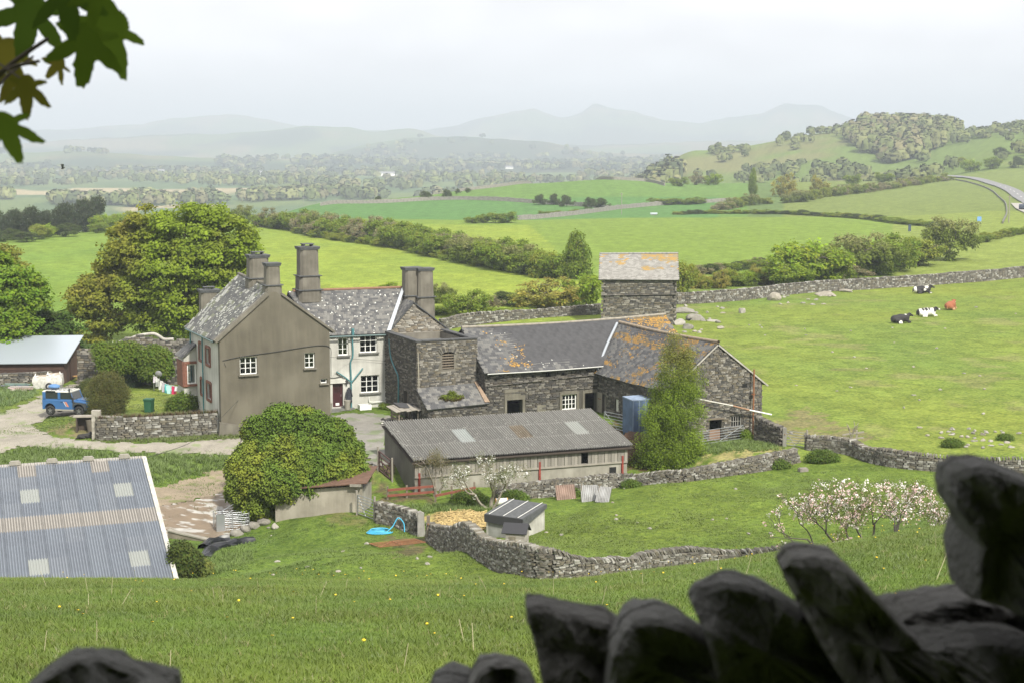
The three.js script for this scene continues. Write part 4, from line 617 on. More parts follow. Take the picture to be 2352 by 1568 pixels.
// ---------------------------------------------------------------- big barn roofed in blue-grey sheets, lower left
{
  const RB0 = lift(400, 1330, 80.8), RB3 = lift(327, 1053, 93), away = V(RB0.z - RB3.z, 0, RB3.x - RB0.x).normalize().multiplyScalar(-13.2), RB = [RB0, RB0.clone().add(away), RB3.clone().add(away), RB3], h = thing('sheeted_barn', 'big barn with blue-grey corrugated roof and pale skylights', 'barn', V(RB[0].x, -3, RB[0].z), 0), l = (p) => p.clone().sub(h.position);
  const eR = l(RB[0]), rR = l(RB[3]), eLft = l(RB[1]), rL = l(RB[2]), down = (e, r, k) => e.clone().add(e.clone().sub(r).multiplyScalar(k)), k0 = [down(eLft, rL, 0.12), down(eR, rR, 0.12), rR, rL];
  const ribs7 = ribTone(7, 0.3), cols = 13, rows = 10, tones = [[0.165, 0.187, 0.225], [0.172, 0.194, 0.232], [0.16, 0.18, 0.217], [0.18, 0.2, 0.236]].map((c) => skin(c[0] * 1.2, c[1] * 1.2, c[2] * 1.2, 0.6, { map: ribs7, rep: 1, bump: 0 })), worn = skin(0.36, 0.34, 0.32, 0.8, { map: ribTone(7, 0.5), rep: 1, bump: 0 }), clear = new THREE.MeshPhysicalMaterial({ color: C(0.4, 0.42, 0.4), roughness: 0.4, transmission: 0.3 });
  const roof = mesh('roof', slab(...k0.map((v) => v.clone().add(V(0, -0.3, 0))), 0.05), darkWood, h), shape = waves(7, 0.05, 6);
  const skySet = new Set(['11,7', '6,7', '11,2', '6,2']);
  sheeting(roof, 'roof_sheet', k0, cols, rows, shape, (i, j) => { const key = i + ',' + j; return skySet.has(key) ? clear : j === 5 && i > 2 ? worn : (j === 9 && i % 4 === 2) ? worn : pick(tones); });
  const X = rR.clone().sub(rL), n = 36; for (let i = 0; i < n; i++) { const c = rL.clone().addScaledVector(X, (i + 0.5) / n), o = mesh('ridge_tile', (() => { const g = new THREE.CylinderGeometry(0.17, 0.17, X.length() / n * 0.96, 7, 1, true, 0, Math.PI).rotateX(Math.PI / 2).rotateZ(Math.PI / 2).rotateY(0); return place(new THREE.CylinderGeometry(0.16, 0.17, X.length() / n * 0.97, 8), 0, 0, 0, 0, 0, Math.PI / 2); })(), worn, h); o.position.copy(c).add(V(0, 0.02, 0)); o.rotation.y = Math.atan2(-X.z, X.x); o.rotation.z = Math.atan2(X.y, Math.hypot(X.x, X.z)); }
  for (let i = 0; i < 5; i++) { const c = rL.clone().addScaledVector(X, 0.3 + i * 0.155), o = mesh('roof_vent', [box(0.62, 0.14, 0.4, 0, 0.2, 0), box(0.5, 0.1, 0.3, 0, 0.3, 0)], concrete, h); o.position.copy(c); o.rotation.y = Math.atan2(-X.z, X.x); }
  mesh('barge_flashing', [slab(down(eR, rR, 0.12).add(V(-0.05, 0.08, 0)), down(eR, rR, 0.12).add(V(0.2, 0.06, 0)), rR.clone().add(V(0.2, 0.08, 0)), rR.clone().add(V(-0.05, 0.1, 0)), 0.14)].map((g) => g.translate(0, 0.08, 0)), skin(0.55, 0.54, 0.5, 0.8, { map: stained, rep: 0.8 }), h);
  const e2 = down(eR, rR, 0.12); mesh('end_wall', polyFace([[V(e2.x, -1.5, e2.z), V(rR.x, -1.5, rR.z), V(rR.x, rR.y - 0.2, rR.z), V(e2.x, e2.y - 0.2, e2.z)]]), concrete, h); mesh('back_wall', polyFace([[V(rR.x, -1.5, rR.z), V(rL.x, -1.5, rL.z), V(rL.x, rL.y - 0.2, rL.z), V(rR.x, rR.y - 0.2, rR.z)]]), concrete, h);
}
// ---------------------------------------------------------------- dry stone walls
// points: ground positions along the wall; high(f) its height at fraction f; the stone face looks along -side
function dryWall(name, label, pts, high, o = {}) {
  const { thick = 0.55, course = 0.12, long = [0.18, 0.5], set = DRYSTONE, cope = 0.12, copeSize = [0.08, 0.28], group, flip = 1, lean = 0.35, moss = 0, bare } = o, g = thing(name, label, 'wall', pts[0].clone(), 0, group), w0 = pts[0];
  const flat = new THREE.CatmullRomCurve3(pts.map((p) => V(p.x, 0, p.z)), false, 'centripetal'), len = flat.getLength(), tops = typeof high === 'number' ? () => high : high, N = Math.max(4, Math.ceil(len / 0.8)), P = [], T = [];
  for (let i = 0; i <= N; i++) { P.push(flat.getPointAt(i / N)); T.push(flat.getTangentAt(i / N)); }
  const base = (f) => { const i = clamp(f) * N, k = Math.min(N - 1, Math.floor(i)), p = P[k].clone().lerp(P[k + 1], i - k); p.y = ground(p.x, p.z); return p; }, tan = (f) => T[Math.round(clamp(f) * N)], nrm = (t) => V(-t.z, 0, t.x).multiplyScalar(flip);
  const wob = (f) => tops(f) + (fbm(f * len * 0.5, 3, 3, 6) - 0.5) * 0.16, pos = [], F = [];
  for (let i = 0; i < N; i++) {
    const q = [i, i + 1].map((k) => { const f = k / N, b = base(f), n = nrm(T[k]), h = wob(f), r = []; for (const [s, y] of [[1, -0.5], [0.72, h * 0.97], [-0.72, h * 0.97], [-1, -0.5]]) r.push(b.clone().addScaledVector(n, s * thick / 2 * 0.86).add(V(0, y, 0)).sub(w0)); return r; });
    for (let k = 0; k < 3; k++) F.push(flip > 0 ? [q[0][k], q[0][k + 1], q[1][k + 1], q[1][k]] : [q[1][k], q[1][k + 1], q[0][k + 1], q[0][k]]);
    if (i === 0) F.push([q[0][3], q[0][2], q[0][1], q[0][0]]); if (i === N - 1) F.push([q[1][0], q[1][1], q[1][2], q[1][3]]);
  }
  const core = mesh('core', polyFace(F), bare ?? skin(0.11, 0.1, 0.085, 1, { map: stained, rep: 0.6, bump: 0.05 }), g);
  if (bare) return g;
  const list = [], list2 = [], maxH = Math.max(...[...Array(21).keys()].map((i) => wob(i / 20)));
  for (let y = 0.0, c; y < maxH; y += c) {
    c = course * rr(0.7, 1.4);
    for (let s = R() * 0.2, w; s < len; s += w) {
      w = rr(...long) * (R() < 0.25 ? 0.55 : 1); const f = (s + w / 2) / len, h = wob(f); if (f > 1 || y + c * 0.6 > h) continue;
      const t = tan(f), n = nrm(t), b = base(f), tp = 1 - 0.28 * y / h, m = M4().makeBasis(t, V(0, 1, 0), V(-t.z, 0, t.x));
      m.multiply(M4().makeRotationFromEuler(new THREE.Euler(gauss() * 0.09, gauss() * 0.1, gauss() * 0.07 + Math.atan2(tan(f).y, 1))));
      m.setPosition(b.addScaledVector(n, -thick / 2 * tp + rr(-0.02, 0.05)).add(V(0, y + c / 2, 0)).sub(w0)); m.scale(V(w * 0.98, c * 0.95, 0.22));
      list.push({ m, size: w * c * (0.8 + 0.4 * R()), tone: Math.floor(R() * 97) });
    }
  }
  pieces(g, 'stone', jag, set.mats, set.tones, set.white, list);
  if (cope) { for (let s = 0; s < len; s += cope * rr(0.7, 1.3)) { const f = s / len, t = tan(f), b = base(f), m = M4().makeBasis(t, V(0, 1, 0), V(-t.z, 0, t.x)).multiply(M4().makeRotationFromEuler(new THREE.Euler(gauss() * 0.06, gauss() * 0.14, lean + gauss() * 0.16)));
    m.setPosition(b.add(V(0, wob(f) + copeSize[1] * 0.3, 0)).sub(w0)); m.scale(V(copeSize[0] * rr(0.7, 1.5), copeSize[1] * rr(0.7, 1.2), thick * rr(0.8, 1.05))); list2.push({ m, size: R(), tone: Math.floor(R() * 97) }); }
    pieces(g, 'coping_stone', jag, set.mats, set.tones, set.white, list2); }
  return g;
}
const pathOf = (l, from = 60) => l.map(([u, v]) => spot(u, v, from));
const topFrom = (l) => { const n = l.length; return (f) => { const pts = l.map((q, i) => [i / (n - 1), q[1]]); return curve(pts, f); }; };
{ // curved paddock wall: u, distance, height of its top as seen
  const w = [[988, 89, 1203], [1050, 84.5, 1210], [1110, 80.3, 1231], [1180, 76.8, 1247], [1251, 74.6, 1261], [1300, 74.6, 1269], [1391, 75.5, 1283], [1455, 76.6, 1284], [1472, 77, 1271], [1574, 78, 1258], [1640, 78.5, 1262], [1700, 79, 1266], [1800, 79.5, 1258]];
  const p = w.map(([u, , v], i) => { const q = lift(u, v, w[i][1]); return { p: onGround(q.x, q.z), h: q.y - ground(q.x, q.z) }; }), L = [0]; p.forEach((q, i) => { if (i) L.push(L[i - 1] + q.p.distanceTo(p[i - 1].p)); });
  dryWall('paddock_wall', 'curving grey dry stone wall below the white paddock shed', p.map((q) => q.p), (f) => Math.max(0.6, curve(p.map((q, i) => [L[i] / L[L.length - 1], q.h]), f) - 0.12), { flip: -1, course: 0.085, long: [0.12, 0.36], cope: 0.09, copeSize: [0.065, 0.3], lean: 0.5 });
}
dryWall('gateway_wall', 'short stub of dry stone wall between the two paddock gateways', pathOf([[866, 1199], [905, 1206], [940, 1218], [966, 1228]]), 1.1, { flip: -1, course: 0.1, long: [0.14, 0.4] });
dryWall('yard_wall', 'low mossy dry stone wall running in front of the long shed', pathOf([[1135, 1148], [1266, 1139], [1360, 1128], [1420, 1117], [1500, 1110], [1566, 1105], [1660, 1092], [1760, 1078], [1828, 1060]]), (f) => 0.72 + 0.16 * Math.sin(f * 9), { flip: -1, cope: 0.1, lean: -0.6, course: 0.095 });
dryWall('paddock_end_wall', 'uneven dry stone wall behind the pink blossom tree', pathOf([[1850, 1031], [1905, 1036], [1955, 1043], [2000, 1060], [2060, 1072], [2130, 1079], [2230, 1084], [2352, 1088]]), (f) => 0.85 + 0.1 * Math.sin(f * 14), { flip: -1, cope: 0.2, lean: 0.2, course: 0.12 });
dryWall('gable_corner_wall', 'short dark stone wall against the barn gable corner', pathOf([[1737, 1009], [1765, 1015], [1799, 1024]]), (f) => lerp(1.6, 1.15, f), { flip: -1, set: DARKSTONE });
dryWall('garden_wall', 'weed-topped stone wall between garden lawn and track', pathOf([[220, 1010], [290, 1007], [380, 1002], [450, 998], [497, 995]]), 1.55, { flip: -1, course: 0.15, long: [0.2, 0.6], cope: 0, set: DRYSTONE });
dryWall('shed_wall', 'stone wall below the brown timber shed', pathOf([[-60, 884], [0, 885], [77, 883], [146, 876]]), 1.15, { flip: -1, course: 0.15, cope: 0, set: SLATY, long: [0.25, 0.7] });
{ // old garden wall with a humped pale coping
  const w = [[176, 798], [215, 797], [240, 792], [258, 787], [285, 783], [314, 772], [335, 768], [354, 767], [366, 773], [375, 779], [398, 779], [405, 773], [440, 774]], D = 141, p = w.map(([u, v]) => { const q = lift(u, v, D); return { p: onGround(q.x, q.z), h: q.y - ground(q.x, q.z) - 0.12, u }; });
  const g = dryWall('old_garden_wall', 'old humped garden wall with a pale rounded coping behind the lawn', p.map((q) => q.p), (f) => curve(p.map((q, i) => [i / (p.length - 1), q.h]), f), { flip: -1, course: 0.16, long: [0.25, 0.7], cope: 0, set: SLATY });
  const line = w.slice(3, 11).map(([u, v]) => lift(u, v, D).sub(g.position)); mesh('rounded_coping', tube(line, 0.15, 6, 30), skin(0.5, 0.48, 0.44, 0.95, { map: stained, rep: 0.7 }), g);
}
dryWall('field_wall', 'long grey field wall between the house garden and the field barn', pathOf([[1012, 758], [1060, 750], [1130, 741], [1250, 729], [1378, 722]]), (f) => 1.05 + 0.15 * Math.sin(f * 7), { flip: -1, course: 0.2, long: [0.3, 0.8], cope: 0.26, copeSize: [0.16, 0.3] });
dryWall('pasture_wall', 'long pale field wall along the top of the cow pasture', pathOf([[1552, 699], [1600, 697], [1700, 690], [1760, 683], [1850, 673], [2000, 664], [2150, 654], [2280, 644], [2380, 635]]), (f) => 1.35 + 0.2 * f, { flip: -1, course: 0.2, long: [0.25, 0.7], cope: 0.3, copeSize: [0.18, 0.28] });
const farWall = skin(0.3, 0.285, 0.255, 1, { map: speckle, rep: 0.25, bump: 0.12, bumpRep: 0.3 });
for (const [label, l, h] of [
  ['far grey wall following the crest of the distant green hill', [[1046, 441], [1107, 434], [1192, 423], [1260, 414], [1331, 411], [1412, 413], [1480, 417], [1527, 427]], 1.5],
  ['far grey wall dividing the two distant green fields', [[735, 473], [870, 467], [972, 461], [1057, 459], [1226, 467], [1344, 475], [1398, 482]], 1.5],
  ['far grey wall along the foot of the distant green fields', [[1189, 505], [1243, 502], [1344, 491], [1412, 482], [1480, 475], [1531, 471], [1620, 466], [1690, 463]], 1.5]])
  dryWall('distant_wall', label, pathOf(l, 420), (f) => h + 0.4 * (fbm(f * 60, 1, 3, 4) - 0.5), { bare: farWall, thick: 0.7, flip: -1, group: 'walls on the distant fields' });

dryWall('road_wall', 'dark roadside wall following the inside of the bend', pathOf([[2196, 414], [2235, 422], [2275, 437], [2305, 462], [2314, 488], [2304, 514]], 330), 0.6, { bare: skin(0.2, 0.2, 0.17, 1, { rep: 0.3 }), thick: 0.5, flip: -1 });
// ---------------------------------------------------------------- trees and bushes
function spray(n, len, wide, spread, flatness = 0.5) {  // a twig end: n bent leaves
  const pos = [], nor = [], idx = [];
  for (let i = 0; i < n; i++) {
    const a = R() * 6.283, e = (R() - 0.5) * 2, c = V(Math.cos(a) * spread * Math.sqrt(R()), e * spread * 0.6, Math.sin(a) * spread * Math.sqrt(R())), d = V(Math.cos(a), -0.35 + gauss() * 0.5, Math.sin(a)).normalize(), up = V(gauss() * (1 - flatness), 1, gauss() * (1 - flatness)).normalize(), s = d.clone().cross(up).normalize(), L = len * rr(0.7, 1.25), W = wide * rr(0.7, 1.2), n3 = s.clone().cross(d).normalize(), o = pos.length / 3;
    const tip = c.clone().addScaledVector(d, L).addScaledVector(n3, -L * 0.18), m = c.clone().addScaledVector(d, L * 0.5).addScaledVector(n3, L * 0.06);
    for (const q of [c, m.clone().addScaledVector(s, W / 2), m.clone().addScaledVector(s, -W / 2), tip]) { pos.push(q.x, q.y, q.z); const k = q.clone().normalize().multiplyScalar(0.7).add(n3); k.normalize(); nor.push(k.x, k.y, k.z); }
    idx.push(o, o + 1, o + 2, o + 1, o + 3, o + 2);
  }
  const g = new THREE.BufferGeometry(); g.setAttribute('position', new THREE.Float32BufferAttribute(pos, 3)); g.setAttribute('normal', new THREE.Float32BufferAttribute(nor, 3)); g.setIndex(idx); return g;
}
const leafy = (rough = 0.75, tr = 0.3) => new THREE.MeshPhysicalMaterial({ color: C(1, 1, 1), roughness: rough, transmission: tr, ior: 1.35, specularIntensity: 0.12, side: THREE.DoubleSide });
const LEAF = leafy(1, 0.42), GLOSSY = new THREE.MeshPhysicalMaterial({ color: C(1, 1, 1), roughness: 0.8, specularIntensity: 0.2, side: THREE.DoubleSide });
const SPRAY = { big: spray(9, 0.3, 0.24, 0.34, 0.65), mid: spray(10, 0.2, 0.13, 0.32, 0.4), fine: spray(16, 0.13, 0.08, 0.34, 0.2), coarse: spray(14, 0.46, 0.34, 0.7, 0.35), ivy: spray(12, 0.12, 0.11, 0.2, 0.2), petal: spray(7, 0.07, 0.07, 0.1, 0) };
// leaf sprays scattered through lobes [x, y, z, rx, ry, rz], thick near their surface
function crownOf(lobes, n, size, colour, o = {}) {
  const { shell = 0.62, hollow = 0, cut, clump = 0, per = 16, level = 0.4 } = o, vol = lobes.map((l) => Math.pow(l[3] * l[4] * l[5], 2 / 3)), tot = vol.reduce((a, b) => a + b), list = [];
  lobes.forEach((l, li) => {
    let hub, hd, hs = 1; const m = Math.round(n * vol[li] / tot), tint = 0.9 + 0.2 * hash(li, 7, 3);
    for (let i = 0; i < m; i++) {
      const d = V(gauss(), gauss(), gauss()).normalize(), bump = 0.82 + 0.36 * fbm(d.x * 2.6 + li * 7, d.y * 2.6 + d.z * 2.2, 2, 13), r = bump * (shell + (1 - shell) * Math.cbrt(R()) + gauss() * 0.04), p = V(l[0] + d.x * l[3] * r, l[1] + d.y * l[4] * r, l[2] + d.z * l[5] * r);
      if (clump && i % per === 0) { hub = p.clone(); hd = d; hs = rr(0.6, 1.25); }
      if (clump) { p.copy(hub).add(V(gauss() * clump * hs, gauss() * clump * level * hs - 0.15 * clump, gauss() * clump * hs)); d.copy(hd); }
      if (R() < hollow * (1 - sstep(0.2, 1, d.y + 0.7)) || (cut && cut(p))) continue;
      const q = new THREE.Quaternion().setFromEuler(new THREE.Euler(gauss() * 0.5 + d.z * 0.5, R() * 6.28, gauss() * 0.5 - d.x * 0.5)), s = rr(...size), c = colour(p, li, d); list.push([M4().compose(p, q, V(s, s, s)), c.multiplyScalar(tint * rr(0.78, 1.2))]);
    }
  });
  return list;
}
function limbs(from, lobes, r, m, parent, o = {}) {  // trunk and limbs reaching into the lobes
  const { lean = V(0, 0, 0), fork = 0.35, high = 4 } = o, top = from.clone().add(V(0, high, 0)).add(lean);
  const tr = mesh('trunk', (() => { const g = tube([from.clone().add(V(0, -0.4, 0)), from.clone().lerp(top, 0.3), from.clone().lerp(top, 0.7).add(V(gauss() * 0.1, 0, gauss() * 0.1)), top], 1, 9, 12), p = g.attributes.position; const cv = new THREE.CatmullRomCurve3([from.clone().add(V(0, -0.4, 0)), from.clone().lerp(top, 0.3), from.clone().lerp(top, 0.7), top]); return limb([from.clone().add(V(0, -0.4, 0)), from.clone().lerp(top, 0.4), top], r, r * 0.6); })(), m, parent);
  mesh('limbs', lobes.map((l) => { const s = from.clone().lerp(top, fork + (1 - fork) * R()), e = V(l[0], l[1], l[2]), mid = s.clone().lerp(e, 0.5).add(V(gauss() * 0.3, 0.25, gauss() * 0.3)); return limb([s, mid, e, e.clone().add(V(gauss() * l[3] * 0.5, l[4] * 0.4, gauss() * l[5] * 0.5))], r * 0.42, r * 0.07); }), m, parent);
  return tr;
}
function limb(pts, r0, r1, n = 7) {  // tapered bent tube
  const cv = new THREE.CatmullRomCurve3(pts, false, 'centripetal'), S = (pts.length - 1) * 4, g = new THREE.TubeGeometry(cv, S, 1, n, false), p = g.attributes.position, c = V();
  for (let i = 0; i <= S; i++) { cv.getPointAt(i / S, c); const r = lerp(r0, r1, i / S); for (let j = 0; j <= n; j++) { const k = i * (n + 1) + j; p.setXYZ(k, c.x + (p.getX(k) - c.x) * r, c.y + (p.getY(k) - c.y) * r, c.z + (p.getZ(k) - c.z) * r); } }
  g.computeVertexNormals(); return g;
}
const bark = skin(0.12, 0.1, 0.08, 1, { rep: 1, bump: 0.03 }), palebark = skin(0.3, 0.27, 0.22, 1, { rep: 1.5, bump: 0.02 });
const hue = (r, g, b, k = 0.12) => () => C(r * (1 + gauss() * k), g * (1 + gauss() * k * 0.7), b * (1 + gauss() * k));
const two = (a, b, f) => (p, li, d) => { const t = f(p, li, d); return C(lerp(a[0], b[0], t), lerp(a[1], b[1], t), lerp(a[2], b[2], t)); };
function tree(name, label, p, lobes, n, geo, size, colour, o = {}) {
  const t = thing(name, label, o.category ?? 'tree', p, o.turn ?? 0, o.group);
  if (o.trunk !== 0) limbs(V(0, 0, 0), o.limbTo ?? lobes, o.trunk ?? 0.3, o.bark ?? bark, t, { high: o.high ?? 3, lean: o.lean ?? V(0, 0, 0), fork: o.fork });
  copies('crown', geo, o.mat ?? LEAF, crownOf(lobes, n, size, colour, o), t); return t;
}
// big sycamore behind the garden: russet to the side, green in front
{
  const p = abeam(372, 166), s = 166 / FOCAL, lb = [], at = (u, v, r, dz = 0) => { const q = lift(u, v, 166 - dz); lb.push([q.x - p.x, q.y - p.y, -dz === 0 ? 0 : dz, r * s, r * s * 0.82, r * s]); };
  [[355, 520, 62], [430, 520, 64, 1.5], [505, 530, 58, 1], [545, 570, 52, 1], [545, 630, 52, 1], [470, 600, 70, 3], [400, 610, 72, 3.5], [330, 570, 62, 1], [290, 610, 60, 0], [255, 640, 55, -1], [220, 665, 52, 0], [200, 690, 42, 0.5], [330, 650, 60, 2.5], [420, 680, 62, 4], [500, 680, 58, 3], [470, 740, 52, 3], [395, 735, 46, 4], [330, 720, 42, 2], [240, 735, 40, 1], [215, 760, 34, 1], [520, 740, 40, 2], [300, 540, 46, -1], [470, 495, 40, 0]].forEach((q) => at(...q));
  const f = two([0.22, 0.3, 0.03], [0.3, 0.265, 0.055], (q) => clamp(sstep(0.5, -6, q.x + (q.y - 7) * -0.25) * 0.6 + (fbm(q.x * 0.8, q.y * 0.8, 2, 5) - 0.5) * 0.8));
  tree('sycamore_tree', 'great spreading sycamore with russet and green leaves behind the house', p, lb, 15000, SPRAY.big, [0.8, 1.3], f, { clump: 0.85, per: 20, trunk: 0.75, high: 6.5, shell: 0.55, hollow: 0.35, fork: 0.3 });
}
// trees at the left edge
{
  const mk = (label, u, v, d, lb0, n, col, o = {}) => { const p = abeam(u, d), s = d / FOCAL, lb = lb0.map(([du, dv, r, dz = 0]) => { const q = lift(du, dv, d); return [q.x - p.x, q.y - p.y, dz, r * s, r * s * 0.9, r * s]; }); tree(o.name ?? 'broadleaf_tree', label, p, lb, n, SPRAY.big, [0.75, 1.2], col, { clump: 0.7, per: 16, trunk: 0.4, high: 4, ...o }); };
  mk('bright green broadleaf tree at the left edge above the timber shed', 10, 800, 150, [[-40, 620, 60], [15, 640, 52], [50, 690, 48], [0, 700, 60, 2], [-60, 700, 60], [40, 745, 48, 2], [-20, 770, 52, 2], [65, 650, 26]], 6000, hue(0.175, 0.27, 0.028));
  mk('pale yellow-green young tree rising behind the left edge trees', 5, 720, 168, [[0, 590, 34], [-30, 600, 40], [25, 610, 26], [0, 640, 40]], 1500, hue(0.27, 0.28, 0.05));
  mk('dark green rounded shrub tree between the left trees and the sycamore', 115, 800, 153, [[115, 745, 36], [90, 770, 34], [140, 770, 32], [115, 780, 36, 1], [160, 785, 18]], 2600, hue(0.075, 0.125, 0.024), { trunk: 0.2, high: 2, name: 'dark_shrub' });
}
// hedge and field bushes: a few shapes, copied
const protos = {};
function proto(key, make) { const g = make(); scene.remove(g); protos[key] = g; return g; }
function bush(key, name, label, category, p, h, w, group) {
  const o = protos[key].clone(); o.name = numbered(name); o.position.copy(p); o.rotation.y = R() * 6.28; o.scale.set(w * 0.66, h, w * 0.66); o.userData = { label, category }; if (group) o.userData.group = group; scene.add(o); return o;
}
const roundLobes = (k) => { const l = []; for (let i = 0; i < k; i++) { const a = i / k * 6.28 + R(), r = 0.42 * R() + 0.1; l.push([Math.cos(a) * r, rr(0.28, 0.68), Math.sin(a) * r, rr(0.26, 0.38), rr(0.2, 0.32), rr(0.26, 0.38)]); } return l; };
const unit = (n, geo, size, colour, k = 7, o = {}) => () => tree('bush', 'bush', V(0, 0, 0), roundLobes(k), n, geo, size, colour, { trunk: 0.03, high: 0.3, shell: 0.6, clump: 0.085, per: 9, ...o });
proto('thorn1', unit(520, SPRAY.coarse, [0.09, 0.16], hue(0.2, 0.265, 0.036))); proto('thorn2', unit(520, SPRAY.coarse, [0.09, 0.16], two([0.175, 0.225, 0.038], [0.29, 0.29, 0.12], (p) => sstep(0.5, 0.95, p.y + gauss() * 0.15)))); proto('thorn3', unit(520, SPRAY.coarse, [0.09, 0.16], hue(0.26, 0.3, 0.045))); proto('grey', unit(420, SPRAY.coarse, [0.08, 0.14], hue(0.28, 0.26, 0.14)));
proto('dark', unit(500, SPRAY.coarse, [0.09, 0.15], hue(0.095, 0.13, 0.036))); proto('lime', unit(560, SPRAY.coarse, [0.09, 0.16], hue(0.25, 0.34, 0.035))); proto('yellow', unit(520, SPRAY.coarse, [0.08, 0.15], hue(0.33, 0.31, 0.07)));
proto('tallA', () => tree('bush', 'bush', V(0, 0, 0), [[0, 0.8, 0, 0.22, 0.2, 0.22], [0.1, 0.6, 0, 0.3, 0.22, 0.3], [-0.12, 0.5, 0.1, 0.32, 0.24, 0.3], [0.1, 0.32, 0, 0.38, 0.24, 0.38], [-0.1, 0.2, 0, 0.4, 0.2, 0.4]], 620, SPRAY.coarse, [0.08, 0.15], hue(0.19, 0.26, 0.036), { trunk: 0.03, high: 0.3 }));
proto('cone', () => tree('bush', 'bush', V(0, 0, 0), [[0.35, 0.8, 0, 0.3, 0.16, 0.3], [0.12, 0.62, 0, 0.42, 0.2, 0.4], [-0.15, 0.42, 0, 0.45, 0.22, 0.4], [-0.3, 0.22, 0, 0.42, 0.2, 0.4]], 560, SPRAY.coarse, [0.08, 0.14], hue(0.07, 0.09, 0.045), { trunk: 0.03, high: 0.3 }));
const row = (l, n, keys, h, w, name, label, cat, group, jit = 1) => { const c = new THREE.CatmullRomCurve3(l.map(([u, v]) => spot(u, v, 150))); for (let i = 0; i < n; i++) { const p = c.getPointAt((i + 0.5) / n); p.x += gauss() * jit; p.z += gauss() * jit; p.y = ground(p.x, p.z) - 0.2; bush(pick(keys), name, label, cat, p, rr(...h), rr(...w), group); } };
row([[600, 521], [673, 527], [783, 546], [892, 560], [1002, 582], [1111, 604], [1220, 628], [1300, 640]], 52, ['thorn1', 'thorn1', 'thorn2', 'thorn3', 'grey'], [4.2, 6.4], [7, 10], 'hedge_bush', 'hawthorn bush in the diagonal hedge behind the house field', 'bush', 'bushes of the diagonal hedge', 1.4);
row([[680, 534], [800, 556], [900, 568], [1010, 592], [1120, 612], [1230, 634]], 40, ['thorn1', 'dark', 'thorn3'], [1.6, 2.6], [3.5, 5], 'bramble_bush', 'low bramble at the foot of the diagonal hedge', 'bramble', 'brambles along the diagonal hedge', 0.8);
row([[530, 505], [575, 512], [620, 516], [690, 522]], 9, ['thorn3', 'thorn2', 'thorn1'], [4.5, 6], [6, 8], 'hedge_bush', 'leafy hedge bush beyond the great sycamore', 'bush', 'bushes beyond the sycamore', 1);
for (const [u, v, h, w] of [[-30, 545, 7, 9], [20, 548, 7, 8], [60, 546, 7.5, 8], [95, 545, 6.5, 7], [135, 540, 8, 9], [175, 536, 9, 10], [210, 532, 9.5, 9]]) bush('cone', 'windswept_tree', 'dark windswept evergreen in the hedge at the far left', 'tree', spot(u, v, 200), h, w, 'windswept evergreens of the left hedge').rotation.y = rr(-0.3, 0.3);
for (const [u, v, h, w, k] of [[30, 552, 3, 6, 'dark'], [90, 550, 4, 7, 'thorn3'], [110, 546, 4, 6, 'lime'], [150, 544, 3.5, 7, 'dark'], [60, 556, 2.5, 7, 'dark'], [235, 532, 5.5, 7, 'lime'], [270, 524, 5, 7, 'lime'], [300, 520, 5, 6, 'thorn3'], [225, 536, 3, 6, 'thorn1'], [-20, 556, 3, 8, 'dark']]) bush(k, 'hedge_bush', 'green bush filling the far left hedge', 'bush', spot(u, v, 200), h, w, 'bushes of the far left hedge');
// single bushes and trees: base u, v, height, width, shape, name, label
for (const [u, v, h, w, k, n, label, c = 'bush'] of [
  [1325, 640, 6.6, 5.2, 'tallA', 'ash_tree', 'upright green tree at the end of the diagonal hedge', 'tree'], [1347, 702, 4.6, 4.6, 'lime', 'lime_green_tree', 'bright lime green small tree just before the field barn'], [1258, 706, 3.6, 7, 'yellow', 'willow_bush', 'broad yellowish willow bush behind the field wall'], [1205, 702, 2.2, 4, 'thorn3', 'willow_bush', 'low willow scrub next to the broad willow bush'],
  [1075, 729, 3.3, 4.6, 'thorn1', 'garden_bush', 'round green bush behind the stone outbuilding'], [1013, 697, 2.6, 2.6, 'thorn2', 'flowering_shrub', 'pink tinged flowering shrub behind the house chimney'], [1135, 712, 1.8, 2.2, 'grey', 'red_shrub', 'small dull red shrub behind the round green bush'], [1165, 700, 1.7, 4, 'dark', 'garden_hedge', 'clipped dark hedge beyond the garden bushes'], [895, 671, 1.6, 2.4, 'lime', 'garden_bush', 'small yellow-green bush showing over the wing roof'], [1000, 722, 1.2, 4, 'thorn1', 'garden_bush', 'low bushes behind the wing end of the house'], [1170, 722, 0.9, 6, 'lime', 'garden_bush', 'low strip of garden growth behind the field wall'],
  [1572, 672, 4.6, 4, 'thorn3', 'scrub_bush', 'feathery bush just right of the field barn'], [1850, 655, 7.2, 10, 'lime', 'leaning_tree', 'large fresh green tree behind the pasture wall', 'tree'], [1815, 660, 4, 6, 'lime', 'leaning_tree', 'smaller fresh green tree left of the large one', 'tree'], [1905, 648, 6, 7, 'thorn1', 'leaning_tree', 'darker tree close behind the large fresh green tree', 'tree'], [1975, 632, 6.4, 9, 'thorn2', 'hedge_tree', 'brownish green tree with gap below in the pasture hedge', 'tree'], [2015, 628, 5.6, 8, 'lime', 'hedge_tree', 'light green tree in the middle of the pasture hedge', 'tree'], [2060, 622, 6.2, 7, 'thorn1', 'hedge_tree', 'dark green tree in the pasture hedge', 'tree'], [2110, 610, 5, 8, 'thorn3', 'hedge_tree', 'mid green tree next to the last hedge tree', 'tree'], [2180, 598, 7.4, 8, 'thorn2', 'hedge_tree', 'last rounded tree of the pasture hedge near the road', 'tree'], [1945, 640, 2, 6, 'grey', 'bramble_bush', 'dry brown bramble under the hedge trees'],
]) bush(k, n, label, c, spot(u, v, 150), h * 1.15, w * 1.4);
